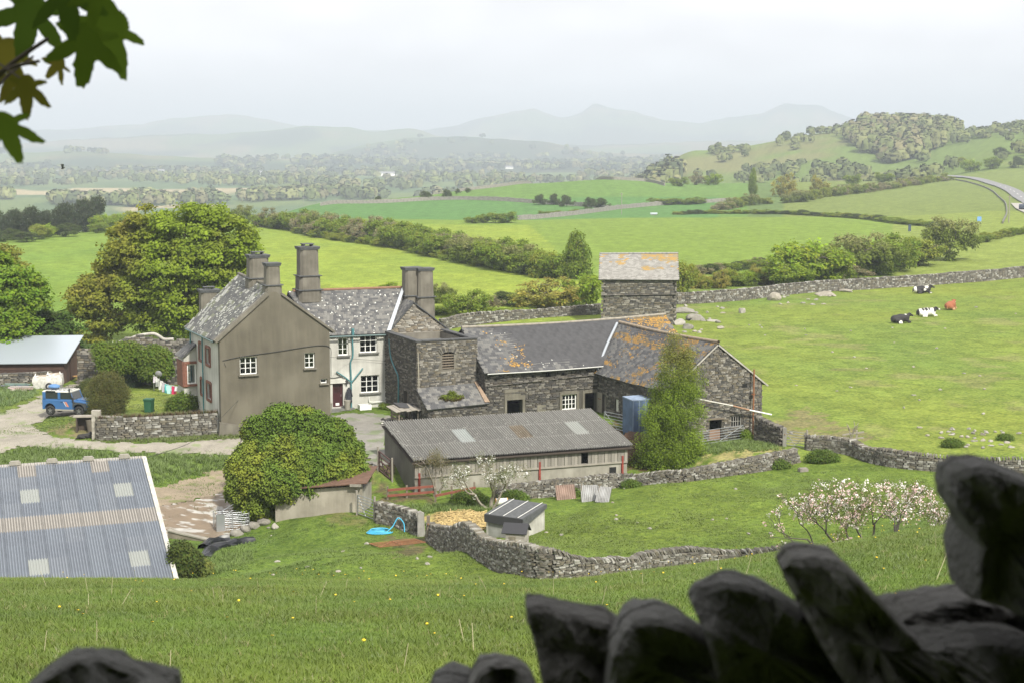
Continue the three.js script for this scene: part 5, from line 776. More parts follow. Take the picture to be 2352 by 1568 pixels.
row([[1590, 664], [1650, 660], [1720, 655], [1780, 650]], 14, ['thorn3', 'lime', 'thorn1', 'yellow'], [2.2, 3.6], [3.5, 5], 'hedge_bush', 'light green scrub bush between field barn and large tree', 'bush', 'scrub behind the pasture wall', 1.5);
row([[1600, 632], [1680, 622], [1760, 608]], 12, ['thorn1', 'dark', 'grey'], [1.5, 2.2], [4, 5], 'hedge_bush', 'thin old hedge bush above the pasture scrub', 'bush', 'thin hedge above the scrub', 0.5);
row([[2235, 560], [2300, 545], [2400, 530]], 12, ['thorn1', 'thorn3'], [1.6, 2.4], [4, 6], 'hedge_bush', 'trimmed hedge bush below the road bend', 'bush', 'hedge below the road', 0.4);
row([[1550, 493], [1650, 491], [1800, 492], [1950, 500], [2080, 514], [2180, 522]], 60, ['thorn1', 'thorn3', 'dark'], [1.3, 2.0], [5, 7], 'hedge_bush', 'low clipped hedge bush along the curving bank', 'bush', 'hedge along the curving bank', 0.4);
row([[1640, 484], [1740, 470], [1820, 466], [1900, 452], [2000, 440], [2100, 425], [2180, 414]], 44, ['thorn1', 'thorn3', 'thorn2', 'grey'], [2.6, 5], [6, 9], 'hedge_bush', 'overgrown hedge bush along the top of the upper field', 'bush', 'hedge of the upper field', 1.2);
for (const [u, v, h, w, k] of [[1730, 448, 11, 6.5, 'tallA'], [1802, 452, 10, 11, 'yellow'], [1882, 448, 9, 9, 'yellow'], [1960, 425, 6, 9, 'thorn1'], [2030, 420, 6, 10, 'thorn1'], [2085, 402, 7, 7, 'dark'], [1600, 425, 7, 9, 'grey'], [1640, 425, 7, 10, 'lime'], [1560, 428, 5, 10, 'thorn1'], [2230, 395, 9, 12, 'lime'], [2280, 388, 8, 12, 'thorn1'], [2300, 362, 7, 10, 'dark'], [2340, 385, 7, 12, 'dark'], [2210, 380, 6, 10, 'thorn3']]) bush(k, 'distant_tree', ({ tallA: 'tall slim poplar in the distant dip', yellow: 'pale just-leafing tree in the distant dip', lime: 'light green tree on the far right slope', grey: 'greyish bare tree beyond the far field', dark: 'dark tree on the far right skyline', thorn1: 'green tree at the edge of the far right fields', thorn3: 'small tree on the far right slope' })[k], 'tree', spot(u, v, 500), h, w, 'scattered trees of the far right fields');
for (const [u, v, h, w] of [[869, 464, 3, 4], [979, 458, 4.2, 6], [1028, 456, 4.5, 5.5], [1052, 443, 2.4, 3], [1075, 441, 2.4, 3], [1330, 410, 7, 8], [1238, 469, 4.5, 6.5], [1271, 469, 4.8, 5.5], [1301, 473, 4.8, 7], [1358, 478, 4.6, 7], [1382, 478, 4.3, 6.5]]) bush('dark', 'lone_hawthorn', 'lone dark hawthorn by the walls of the distant green fields', 'bush', spot(u, v + 2, 400), h, w, 'lone hawthorns on the distant fields');
for (const [u, v, h, w] of [[1155, 512, 3.6, 9], [1110, 512, 2.8, 5], [1085, 513, 2.2, 5], [1250, 495, 1.8, 5], [1280, 494, 1.8, 5], [1320, 492, 2, 5], [1510, 470, 3, 9], [1540, 470, 3, 9], [1600, 468, 3, 9], [1575, 470, 2.6, 7]]) bush('thorn1', 'distant_bush', 'small green bush along the lower distant wall', 'bush', spot(u, v, 400), h, w, 'bushes along the lower distant wall');
// far woods that read as masses
const blob = (() => { const gs = []; for (let k = 0; k < 110; k++) { const d = V(gauss(), Math.abs(gauss()) * 1.1 - 0.3, gauss()).normalize(), g = new THREE.PlaneGeometry(rr(0.16, 0.3), rr(0.12, 0.24), 1, 1); g.lookAt(d.clone().add(V(gauss() * 0.5, gauss() * 0.5, gauss() * 0.5))); const q = rr(0.7, 1.06) * (0.85 + 0.3 * vnoise(d.x * 3 + 7, d.y * 3 + d.z * 3, 5)); g.translate(d.x * 0.44 * q, 0.5 + d.y * 0.48 * q, d.z * 0.44 * q); const nn = d.clone().multiplyScalar(0.8).add(V(gauss() * 0.25, 0.5, gauss() * 0.25)).normalize(); for (let j = 0; j < 4; j++) g.attributes.normal.setXYZ(j, nn.x, nn.y, nn.z); gs.push(g); } const g = mergeGeometries(gs); g.deleteAttribute('uv'); return g; })();
function wood(name, label, n, where, colours, h, w) {
  const l = []; for (let i = 0, k = 0; i < n && k < n * 40; k++) { const q = where(); if (!q) continue; const [x, z] = q; i++; const s = rr(...w), m = M4().compose(V(x, ground(x, z) - 0.4, z), new THREE.Quaternion().setFromEuler(new THREE.Euler(0, R() * 6.28, 0)), V(s, rr(...h), s)); l.push([m, C(...pick(colours)).multiplyScalar(rr(0.75, 1.2))]); }
  const o = copies(name, blob, new THREE.MeshPhysicalMaterial({ color: C(1, 1, 1), roughness: 1, specularIntensity: 0.1, side: THREE.DoubleSide }), l); tag(o, label, 'woodland', null, 'stuff');
}
const polar = (u, d) => [(u - 1176) / FOCAL * d, -d], band = (u0, u1, d0, d1, s, cut, f = 0.004, e = 0.008) => () => { const u = rr(u0, u1), d = rr(d0, d1); return fbm(u * f, d * e, 3, s) > cut ? polar(u, d) : null; };
const MIX = [[0.12, 0.15, 0.06], [0.16, 0.19, 0.07], [0.19, 0.185, 0.1], [0.1, 0.125, 0.06], [0.22, 0.235, 0.1]], DK = [[0.055, 0.075, 0.05], [0.07, 0.09, 0.055]];
const belts = (list) => () => { const [u0, u1, d0, w, c] = pick(list), u = rr(u0, u1), d = d0 + gauss() * w + 90 * Math.sin(u * 0.006 + d0); return fbm(u * 0.011 + d0, d * 0.004, 3, 203) > c ? polar(u, d) : null; };
wood('moss_edge_trees', 'row of trees along the pale moss in the valley', 300, belts([[120, 720, 1580, 45, 0.42], [120, 720, 1600, 60, 0.45], [-250, 160, 1560, 30, 0.5]]), MIX, [9, 14], [9, 14]);
wood('valley_woodland', 'belts of grey-green trees across the flat valley floor', 1150, belts([[-250, 1500, 2180, 60, 0.4], [300, 1500, 2350, 110, 0.44], [-250, 700, 2500, 50, 0.45], [650, 1250, 1650, 110, 0.47], [700, 1500, 1950, 90, 0.44], [-250, 1500, 2750, 60, 0.47], [-250, 500, 3000, 30, 0.35]]), [...MIX, [0.1, 0.12, 0.07]], [9, 14], [9, 15]);
wood('far_woodland', 'dark wooded slopes below the distant ridge', 1500, belts([[-250, 2000, 3350, 140, 0.5], [500, 1500, 3800, 260, 0.44], [700, 1600, 4500, 350, 0.42], [-250, 2300, 4200, 120, 0.52]]), [...MIX, ...DK, ...DK], [12, 18], [14, 24]);
wood('hilltop_wood', 'dense wood covering the rounded hill on the right', 620, () => { const u = rr(1940, 2240), d = rr(1130, 1560); const k = (u - 2070) / 130, t = (d - 1400) / 190; return k * k + t * t * 0.8 < 1.25 - 0.9 * fbm(u * 0.02, d * 0.02, 3, 6) ? polar(u, d) : null; }, [[0.14, 0.165, 0.06], [0.17, 0.18, 0.075], [0.19, 0.175, 0.09]], [7, 15], [8, 14]);
wood('spinney', 'wooded knoll in the gap left of the right-hand hill', 260, () => { const u = rr(1385, 1560), d = rr(1150, 1380); return ((u - 1475) / 85) ** 2 + ((d - 1270) / 110) ** 2 < 1 ? polar(u, d) : null; }, [[0.15, 0.17, 0.065], [0.19, 0.19, 0.085], [0.08, 0.1, 0.05]], [12, 20], [10, 16]);
wood('hill_scrub', 'scattered trees and gorse on the right-hand hillside', 260, band(1600, 2400, 950, 1480, 211, 0.57, 0.012, 0.012), [[0.11, 0.135, 0.055], [0.15, 0.17, 0.065]], [5, 9], [6, 11]);
// ---------------------------------------------------------------- plants close to the farm
const crownPx = (p, d, l) => l.map(([u, v, r, dz = 0, k = 0.9]) => { const q = lift(u, v, d), s = d / FOCAL; return [q.x - p.x, q.y - p.y, dz, r * s, r * s * k, r * s]; });
{ // ivy-smothered building
  const p = abeam(700, 100), lb = crownPx(p, 100, [[590, 1000, 40, -1.5], [640, 975, 42, -1.5], [695, 985, 52, -0.5], [755, 1005, 52, 0], [792, 1035, 42, 0.3], [705, 1040, 54, 1.6], [630, 1040, 44, 0.3], [575, 1045, 34, 0], [603, 1080, 48, 2.0], [580, 1110, 46, 1.6], [600, 1135, 42, 1.8], [585, 1160, 30, 1.6], [615, 1165, 24, 1.8], [560, 1120, 28, 1.2], [660, 1085, 58, 2.2], [720, 1085, 54, 1.8], [780, 1085, 50, 1.2], [815, 1085, 34, 0.8], [750, 1050, 50, 1.5], [560, 1070, 34, 0.8]]);
  tree('ivy_mound', 'huge rounded mound of ivy smothering the old yard building', p, lb, 17000, SPRAY.ivy, [0.8, 1.35], two([0.09, 0.145, 0.022], [0.24, 0.25, 0.032], (q) => clamp(sstep(0.45, 0.75, fbm(q.x * 1.1 + 3, q.y * 1.1, 3, 8)) * 0.45 + sstep(-1.2, -3.2, q.x + (q.y - 3)) * 0.25)), { category: 'ivy', trunk: 0, mat: GLOSSY, shell: 0.86, limbTo: lb.slice(3, 8) });
  const b = lift(632, 1181, 97), e = lift(832, 1172, 96.5), t = thing('rendered_outhouse', 'low grey rendered outhouse wall below the ivy mound', 'outhouse', V(b.x, -2.0, b.z), Math.atan2(-(e.z - b.z), e.x - b.x)), Lw = Math.hypot(e.x - b.x, e.z - b.z);
  mesh('front_wall', solid([[0, -0.5], [Lw, -0.3], [Lw, 2.55], [0, 2.05]], 0.2), skin(0.36, 0.33, 0.275, 0.95, { map: stained, rep: 0.25 }), t); mesh('end_wall', box(0.2, 2.6, 3, Lw - 0.1, 1.0, -1.7), concrete, t); mesh('rusty_roof', slab(V(-0.3, 2.22, 0.3), V(Lw + 0.35, 2.8, 0.3), V(Lw + 0.35, 3.1, -3.5), V(-0.3, 2.6, -3.5), 0.06), skin(0.16, 0.09, 0.06), t); mesh('loose_slab', box(0.7, 0.16, 0.5, Lw - 0.35, 2.62, 0.1), concrete, t);
}
{ // birch beside the wing
  const p = spot(1537, 1068, 80), d = -p.z, lb = crownPx(p, d, [[1552, 800, 24, 0, 1.3], [1575, 815, 18, 0, 1.3], [1540, 840, 34, 0, 1.2], [1580, 850, 32, 0, 1.2], [1530, 885, 38], [1580, 895, 38], [1545, 925, 48], [1508, 945, 40], [1580, 955, 42], [1525, 985, 54], [1570, 1005, 50], [1540, 1030, 54], [1498, 1030, 40], [1488, 1055, 28], [1578, 1042, 38], [1530, 1058, 44]]);
  tree('birch_tree', 'tall feathery yellow-green birch standing before the barn wing', p, lb, 5200, SPRAY.fine, [0.6, 1.0], two([0.21, 0.3, 0.035], [0.25, 0.25, 0.07], (q) => clamp(sstep(5, 8.5, q.y) + gauss() * 0.2)), { trunk: 0.14, high: 5.5, shell: 0.2, clump: 0.34, per: 14, level: 1.3, bark: palebark });
}
const shrub = (name, label, u, v, d0, l, n, geo, size, col, o = {}) => { const p = d0 ? abeam(u, d0) : spot(u, v, 80), d = -p.z; return tree(name, label, p, crownPx(p, d, l), n, geo, size, col, { category: 'shrub', trunk: 0.06, high: 0.5, ...o }); };
shrub('round_shrub', 'large round brown-green shrub at the garden corner', 245, 948, 0, [[247, 885, 36], [225, 900, 28], [265, 905, 30], [245, 925, 34, 0.4], [225, 935, 20, 0.4], [262, 935, 20]], 2600, SPRAY.fine, [0.6, 0.95], hue(0.15, 0.155, 0.05));
shrub('low_shrub', 'low dark shrub beside the parked car', 195, 915, 0, [[190, 895, 16], [205, 885, 16], [180, 905, 12], [205, 905, 14]], 800, SPRAY.fine, [0.6, 0.9], hue(0.1, 0.12, 0.035));
shrub('blue_green_shrub', 'blue-green shrub beside the climbing plants on the garden wall', 300, 885, 0, [[300, 845, 30], [275, 850, 24], [322, 850, 22], [300, 868, 30, 0.3]], 1800, SPRAY.fine, [0.6, 0.95], hue(0.085, 0.13, 0.075));
shrub('wall_creeper', 'leafy green creeper on the old garden wall nearest the timber shed', 262, 870, 138.5, [[240, 815, 20], [270, 808, 24], [300, 805, 20], [250, 835, 24], [285, 830, 26], [230, 800, 14]], 1700, SPRAY.mid, [0.8, 1.3], hue(0.15, 0.21, 0.035));
shrub('wall_creeper', 'leafy green creeper on the old garden wall nearest the bay window', 355, 875, 138.5, [[345, 825, 24], [370, 820, 20], [360, 845, 26], [340, 850, 22], [375, 850, 18], [352, 805, 14]], 1700, SPRAY.mid, [0.8, 1.3], hue(0.14, 0.2, 0.035));
shrub('border_shrub', 'green border shrub below the house front windows', 415, 943, 0, [[405, 925, 16], [425, 918, 20], [440, 925, 16], [395, 935, 12], [418, 936, 16]], 1100, SPRAY.mid, [0.6, 0.95], hue(0.13, 0.19, 0.035));
shrub('rose_bush', 'taller reddish-green rose bush against the house front corner', 455, 942, 0, [[450, 915, 16], [462, 922, 14], [470, 912, 11], [455, 932, 16]], 700, SPRAY.mid, [0.5, 0.85], hue(0.17, 0.16, 0.055));
shrub('barn_end_shrub', 'dark leafy shrub in the hollow beside the sheeted barn', 418, 1318, 82.5, [[415, 1262, 20], [430, 1280, 24], [412, 1290, 22], [440, 1295, 18], [420, 1312, 24], [400, 1305, 16]], 1600, SPRAY.mid, [0.6, 0.9], hue(0.09, 0.12, 0.03));
shrub('nettle_clump', 'pale green weedy clump on the bank by the black sheeting', 463, 1315, 83, [[460, 1295, 12], [470, 1305, 14], [455, 1308, 12]], 420, SPRAY.mid, [0.5, 0.8], hue(0.2, 0.23, 0.06));
shrub('garden_fern', 'fern clump growing by the side wall of the stone outbuilding', 888, 940, 0, [[880, 932, 6], [890, 936, 7]], 160, SPRAY.mid, [0.5, 0.7], hue(0.16, 0.22, 0.04));
shrub('gable_fern', 'bright fern at the foot of the rusty pole', 1712, 1008, 0, [[1712, 995, 9], [1718, 1003, 8]], 200, SPRAY.mid, [0.5, 0.7], hue(0.17, 0.25, 0.04));
for (const [u, v, r, label] of [[620, 940, 14, 'thin shrub twigs poking above the ivy mound'], [1790, 1075, 18, 'weedy clump at the corner of the paddock wall'], [1890, 1060, 26, 'leafy weeds in the paddock corner behind the blossom'], [1450, 1118, 14, 'grass clump at the end of the yard wall'], [1310, 1140, 18, 'nettles round the rusty corrugated sheets'], [2190, 1025, 16, 'small dark bush on the pasture edge above the big dark stone'], [2310, 1010, 12, 'small dark thorn on the right pasture edge'], [1080, 1158, 30, 'nettle bank below the red rails'], [1180, 1150, 22, 'nettles at the foot of the white blossom tree']]) shrub('weed_clump', label, u, v, 0, [[u, v - r * 0.5, r, 0, 0.55], [u + r * 0.7, v - r * 0.35, r * 0.7, 0, 0.5], [u - r * 0.7, v - r * 0.35, r * 0.7, 0, 0.5]], 26 * r, SPRAY.mid, [0.45, 0.75], hue(0.12, 0.18, 0.035), { trunk: 0 });
{ const t = tree('moss_clump', 'cushion of moss and weeds growing on the lean-to roof', mossSpot, [[0, 0.03, 0, 0.95, 0.12, 0.5], [0.5, 0.06, -0.1, 0.5, 0.16, 0.35], [-0.4, 0.1, 0, 0.4, 0.14, 0.3], [0.1, 0.25, -0.1, 0.25, 0.3, 0.2]], 500, SPRAY.ivy, [0.5, 0.9], two([0.1, 0.07, 0.03], [0.17, 0.22, 0.03], (q) => sstep(0.02, 0.12, q.y + gauss() * 0.05)), { category: 'moss', trunk: 0, turn: FARM_A }); t.rotation.x = 0; }
// trees built of branches; tips carry blossom
function branching(from, dir, len, r, depth, out, tips, spread = 0.75, up = 0.12) {
  const e = from.clone().addScaledVector(dir, len), mid = from.clone().lerp(e, 0.5).add(V(gauss() * len * 0.12, gauss() * len * 0.08, gauss() * len * 0.12)); out.push(limb([from, mid, e], r, r * 0.6, 5));
  tips.push(mid, e); if (!depth) return;
  const n = depth > 2 ? 2 : 3; for (let i = 0; i < n; i++) branching(e.clone().lerp(mid, i ? R() * 0.6 : 0), dir.clone().add(V(gauss() * spread, gauss() * spread * 0.7 + up, gauss() * spread)).normalize(), len * rr(0.6, 0.85), r * 0.58, depth - 1, out, tips, spread, up);
}
function branchTree(name, label, p, starts, o) {
  const t = thing(name, label, 'tree', p), out = [], tips = []; for (const [d, len, r, dep] of starts) branching(V(gauss() * 0.1, -0.2, gauss() * 0.1), V(...d).normalize(), len, r, dep, out, tips, o.spread, o.up);
  mesh('branches', out, o.bark, t);
  const put = (nm, geo, m, n, size, col, s) => { const l = []; for (let i = 0; i < n; i++) { let q = pick(tips).clone(); if (o.lobes && R() < 0.75) { const l = pick(o.lobes), w = V(gauss(), gauss(), gauss()).normalize().multiplyScalar(Math.cbrt(R())); q = V(l[0] + w.x * l[3], l[1] + w.y * l[4], l[2] + w.z * l[5]); } q.add(V(gauss() * s, gauss() * s, gauss() * s)); if (q.y < 0.4 || (o.keep && !o.keep(q))) continue; const z = rr(...size); l.push([M4().compose(q, new THREE.Quaternion().setFromEuler(new THREE.Euler(R() * 6, R() * 6, R() * 6)), V(z, z, z)), col()]); } if (l.length) copies(nm, geo, m, l, t); };
  const PET = plain(1, 1, 1, 0.9, { side: THREE.DoubleSide });
  if (o.petals) put('blossom', SPRAY.petal, PET, o.petals, o.petal ?? [0.9, 1.5], o.petalColour, 0.16); if (o.leaves) put('leaves', SPRAY.fine, LEAF, o.leaves, [0.35, 0.7], o.leafColour, 0.3); return t;
}
branchTree('apple_tree', 'gnarled apple tree with white blossom before the long shed', spot(1126, 1166, 80), [[[0.15, 1, 0], 1.1, 0.16, 4], [[-0.7, 0.75, 0.1], 1.5, 0.13, 4], [[0.5, 0.9, -0.2], 1.4, 0.1, 4]], { bark: palebark, petals: 170, petalColour: () => C(0.72, 0.72, 0.68).multiplyScalar(rr(0.8, 1.1)), leaves: 300, leafColour: hue(0.2, 0.22, 0.1), up: 0.16 });
branchTree('bare_apple_tree', 'nearly leafless apple tree at the shed corner', spot(1003, 1140, 80), [[[-0.3, 1, 0], 1.2, 0.11, 4], [[0.35, 1, 0.1], 1.1, 0.1, 4]], { bark: palebark, leaves: 160, leafColour: hue(0.2, 0.18, 0.09), up: 0.15 });
{ const keep = (q) => q.y < 4.6, pk = () => (R() < 0.55 ? C(0.8, 0.74, 0.73) : C(0.72, 0.5, 0.5)).multiplyScalar(rr(0.85, 1.1));
  const dead = skin(0.13, 0.115, 0.1, 1, { rep: 1.5 });
  const bp = abeam(2010, 77), pinkL = crownPx(bp, 77, [[1850, 1165, 40, 0, 0.8], [1900, 1130, 52, 0, 0.9], [1950, 1105, 50, 0, 0.8], [2010, 1090, 50, 0.5, 0.8], [2070, 1110, 48, 0, 0.8], [2120, 1150, 46, 0, 0.8], [2080, 1165, 50, 0.5, 0.7], [2000, 1150, 55, 0.5, 0.7], [1930, 1165, 46, 0.5, 0.7], [2150, 1185, 26], [1880, 1175, 34], [1960, 1195, 44, 0, 0.5]]);
  branchTree('pink_apple_tree', 'broad apple tree covered in pink and white blossom', bp, [[[0.5, 0.8, 0], 1.8, 0.15, 5], [[-0.6, 0.75, 0.1], 1.9, 0.14, 5], [[0, 1, -0.2], 1.5, 0.13, 5], [[1, 0.35, 0.1], 2.1, 0.12, 5], [[-1, 0.4, 0], 2.0, 0.12, 5]], { bark: dead, lobes: pinkL, petals: 1150, petal: [0.8, 1.3], petalColour: pk, leaves: 900, leafColour: hue(0.15, 0.18, 0.05), up: 0.05, keep });
  branchTree('pink_apple_tree', 'leaning apple tree with few flowers at the left of the pink blossom', abeam(1822, 76), [[[0.75, 0.85, 0], 1.5, 0.12, 4], [[-0.3, 1, 0], 0.9, 0.06, 3]], { bark: dead, petals: 130, petalColour: pk, leaves: 200, leafColour: hue(0.2, 0.22, 0.05), up: 0.1 }); }
branchTree('dead_sapling', 'bare dead sapling leaning over the wall near the pasture gateway', spot(1945, 1032, 80), [[[0.25, 1, 0], 1.0, 0.09, 2]], { bark: palebark, up: 0.1, spread: 0.6 });
// ---------------------------------------------------------------- small buildings
{ const p = spot(1117, 1232, 80), q = spot(1262, 1256, 80), t = thing('paddock_shed', 'small white-washed block shed with felt roof in the paddock', 'shed', V(p.x, Math.min(p.y, q.y) - 0.15, p.z), 0.12), blk = skin(0.5, 0.49, 0.45, 0.95, { map: stained, rep: 0.5 }), felt = skin(0.1, 0.105, 0.11, 0.85, { rep: 0.8 }), grey = skin(0.27, 0.27, 0.26, 0.95, { map: stained, rep: 0.5 });
  const A = V(0, 0, 0), B = V(1.9, 0, 1.25), Cc = V(3.45, 0, -0.6), D = V(1.55, 0, -1.9), wall = (a, b, h0, h1, m, nm) => { const n = V(-(b.z - a.z), 0, b.x - a.x).normalize().multiplyScalar(0.12), f = [V(a.x, -0.3, a.z), V(b.x, -0.3, b.z), V(b.x, h1, b.z), V(a.x, h0, a.z)], g = f.map((v) => v.clone().sub(n)); const l = [f, [...g].reverse()]; for (let i = 0; i < 4; i++) { const j = (i + 1) % 4; l.push([f[j], f[i], g[i], g[j]]); } return mesh(nm, polyFace(l), m, t); };
  wall(A, B, 1.45, 1.4, grey, 'side_wall'); wall(B, Cc, 1.4, 1.75, blk, 'front_wall'); wall(D, A, 1.8, 1.45, blk, 'back_wall'); wall(Cc, D, 1.75, 1.8, blk, 'far_wall');
  const rf = mesh('roof', slab(V(-0.1, 1.5, 0.02), V(1.9, 1.46, 1.36), V(3.58, 1.84, -0.6), V(1.58, 1.88, -2.02), 0.1), felt, t); mesh('felt_edge', [slab(V(-0.12, 1.48, 0.05), V(1.9, 1.44, 1.38), V(1.92, 0.9, 1.38), V(-0.1, 1.05, 0.05), 0.03)], plain(0.03, 0.03, 0.032, 0.8), t); mesh('felt_edge', [slab(V(1.92, 1.42, 1.36), V(3.56, 1.8, -0.6), V(3.56, 1.6, -0.6), V(1.94, 0.95, 1.36), 0.03)], felt, t);
  for (const k of [0.12, 0.5, 0.88]) mesh('roof_batten', bar(V(-0.1, 1.53, 0.02).lerp(V(1.9, 1.49, 1.36), k), V(1.58, 1.91, -2.02).lerp(V(3.58, 1.87, -0.6), k), 0.025, 4), plain(0.6, 0.6, 0.58), rf);
  const h0 = spot(1200, 1252, 80), h = thing('hen_hut', 'tiny weatherboarded hen hut with gabled felt roof', 'hut', V(h0.x - 0.3, h0.y - 0.1, h0.z), -0.25), brd = [0.4, 0.46, 0.35].map((k) => skin(k, k * 0.95, k * 0.87, 0.9, { map: woodGrain, rep: 2 }));
  mesh('body', [box(1.02, 0.9, 0.96, 0, 0.5, 0)], brd[0], h); for (let i = 0; i < 7; i++) mesh('weatherboard', box(0.03, 0.14, 1.0 - (i > 5 ? 0.2 : 0), 0.53, 0.12 + i * 0.135, 0), brd[i % 3], h); for (let i = 0; i < 6; i++) mesh('weatherboard', box(1.04, 0.14, 0.03, 0, 0.12 + i * 0.135, 0.49), brd[(i + 1) % 3], h);
  mesh('gable_board', solid([[-0.5, 0.98], [0.5, 0.98], [0, 1.32]], 0.04).rotateY(Math.PI / 2).translate(0.54, 0, 0), brd[1], h); mesh('roof', [slab(V(-0.75, 0.9, 0.6), V(0.68, 0.9, 0.6), V(0.68, 1.38, 0), V(-0.75, 1.38, 0), 0.05), slab(V(0.68, 0.9, -0.6), V(-0.75, 0.9, -0.6), V(-0.75, 1.38, 0), V(0.68, 1.38, 0), 0.05)], plain(0.035, 0.035, 0.04, 0.85), h); mesh('hatch', box(0.4, 0.55, 0.03, -0.15, 0.45, 0.52), skin(0.25, 0.22, 0.17), h); }
{ // timber shed far left
  const p = spot(147, 880, 100), q = spot(177, 862, 100), t = thing('timber_shed', 'brown timber shed with sloping pale metal roof', 'shed', V(p.x, 0, p.z), 0.02), br = [0.055, 0.07, 0.045].map((k) => skin(k * 1.5, k * 0.85, k * 0.62, 0.85, { map: woodGrain, rep: 1 })), s = 145 / FOCAL, Y = (v) => lift(150, v, 143).y, W = 11;
  for (let i = 0; i < 4; i++) mesh('front_board', box(W, 0.46, 0.06, -W / 2, Y(868) - 0.05 + i * 0.43, 0.02 * (i % 2)), br[i % 3], t); for (let i = 0; i < 8; i++) mesh('end_board', box(0.06, 1.9, 0.72, 0.02 * (i % 2), Y(866) + 0.55, -0.4 - i * 0.7), br[(i + 1) % 3], t);
  mesh('inner', box(W - 0.2, 1.6, 5.4, -W / 2, Y(868) + 0.6, -2.9), darkWood, t); mesh('roof', slab(V(-W - 0.3, Y(826) - 0.1, 0.35), V(0.35, Y(826), 0.35), V(0.35, Y(808) + 1.0, -6), V(-W - 0.3, Y(808) + 0.9, -6), 0.06), plain(0.42, 0.47, 0.52, 0.35, { metalness: 0.4 }), t); mesh('end_infill', polyFace([[V(0.03, Y(830), 0.1), V(0.03, Y(830), -5.8), V(0.03, Y(808) + 0.9, -5.8), V(0.03, Y(826) - 0.1, 0.1)]]), br[0], t); mesh('door', box(0.05, 1.9, 1.4, 0.08, Y(866) + 0.7, -2.6), br[2], t); }
{ // blue tipping trailer / tank by the birch
  const p = onGround(...farm(27.3, -13.2)), t = thing('blue_container', 'tall faded blue metal feed bin standing by the barn wing', 'container', p, FARM_A), blue = skin(0.11, 0.17, 0.3, 0.6, { map: stained, rep: 0.5 }), pale = skin(0.28, 0.36, 0.5, 0.6);
  mesh('bin', [box(1.5, 2.5, 1.5, 0.2, 1.45, 0)], blue, t); mesh('lid', box(1.56, 0.08, 1.56, 0.2, 2.74, 0, 0.05), pale, t); for (const x of [-0.5, 0, 0.5]) mesh('rib', box(0.06, 2.4, 0.05, x, 1.45, 0.77), pale, t); for (const [x, z] of [[-0.5, 0.6], [0.85, 0.6], [-0.5, -0.6], [0.85, -0.6]]) mesh('leg', box(0.09, 0.6, 0.09, x, -0.05, z), blue, t); mesh('chute', [bar(V(-0.5, 0.3, 0.8), V(-0.3, -0.1, 0.95), 0.08, 8)], blue, t); }
// ---------------------------------------------------------------- gates, rails and farm litter
const pg = (u, v, from = 60) => spot(u, v, from);
gateOf('metal_gate', 'galvanised gate leaning by the blue bin', onGround(...farm(26.4, -10.2)), onGround(...farm(27.4, -12.6)), 1.15, 6, steel, 'galvanised field gates', { posts: false });
gateOf('metal_gate', 'galvanised gate below the barn gable window', pg(1593, 1026), pg(1707, 1009), 0.95, 6, steel, 'galvanised field gates', { posts: false });
gateOf('metal_gate', 'galvanised gate hung beside the rendered outhouse', pg(822, 1183), pg(858, 1196), 1.15, 7, steel, 'galvanised field gates');
gateOf('metal_gate', 'sagging wire gate between the two paddock walls on the right', pg(1804, 1024), pg(1850, 1030), 1.0, 6, plain(0.25, 0.25, 0.25, 0.6), 'galvanised field gates');
gateOf('wooden_gate', 'dark red-brown boarded gate at the shed corner', pg(871, 1082), pg(898, 1104), 1.25, 5, skin(0.09, 0.05, 0.045, 0.8), undefined, { r: 0.05 });
{ const p = pg(872, 1262), t = thing('rusty_gate', 'rusty gate frame lying flat on the bare earth', 'gate', p.clone().add(V(0, 0.1, 0)), 0.42), P = (x, z) => V(x, 0.05 + z * -0.12, -z); for (let i = 0; i < 5; i++) mesh('bar', bar(P(0, i * 0.45), P(2.7, i * 0.45), 0.025), rusty, t); for (const x of [0, 1.35, 2.7]) mesh('upright', bar(P(x, 0), P(x, 1.8), 0.03), rusty, t); mesh('brace', bar(P(0, 0), P(1.35, 1.8), 0.02), rusty, t); }
for (const [l, y, label] of [[[[890, 1147], [1000, 1140]], 0.55, 'peeling red wooden rail fence left of the blossom tree'], [[[1000, 1152], [1092, 1136]], 0.35, 'single long red rail running to the blossom tree']]) { const a = pg(...l[0]), b = pg(...l[1]), t = thing('red_rail_fence', label, 'fence', a), d = b.clone().sub(a); for (const k of y > 0.5 ? [0.25, 0.62] : [0.4]) mesh('rail', rail(V(0, k, 0), d.clone().add(V(0, k + 0.08, 0)), 0.06, 0.15), skin(0.24, 0.075, 0.05, 0.85, { map: woodGrain, rep: 1.5 }), t); for (const f of [0, 0.4, 0.97]) mesh('post', box(0.12, 1.1, 0.12, d.x * f, d.y * f + 0.3, d.z * f - 0.08), oldWood, t); }
{ const p = pg(497, 1222), t = thing('sheep_hurdles', 'stack of galvanised sheep hurdles at the yard edge', 'hurdles', p, 0.35); for (let k = 0; k < 3; k++) { const g = []; for (let i = 0; i < 5; i++) g.push(bar(V(0.1 * k, 0.1 + i * 0.23, -k * 0.55), V(2.0, 0.1 + i * 0.23, -k * 0.55), 0.022)); for (const x of [0, 1, 2]) g.push(bar(V(x, 0, -k * 0.55), V(x, 1.12, -k * 0.55), 0.03)); mesh('hurdle', g, steel, t); } mesh('crush_side', [box(0.5, 1.1, 0.04, 0.25, 0.55, 0.05), bar(V(0, 1.1, 0), V(1.2, 1.5, -0.8), 0.03)], steel, t); }
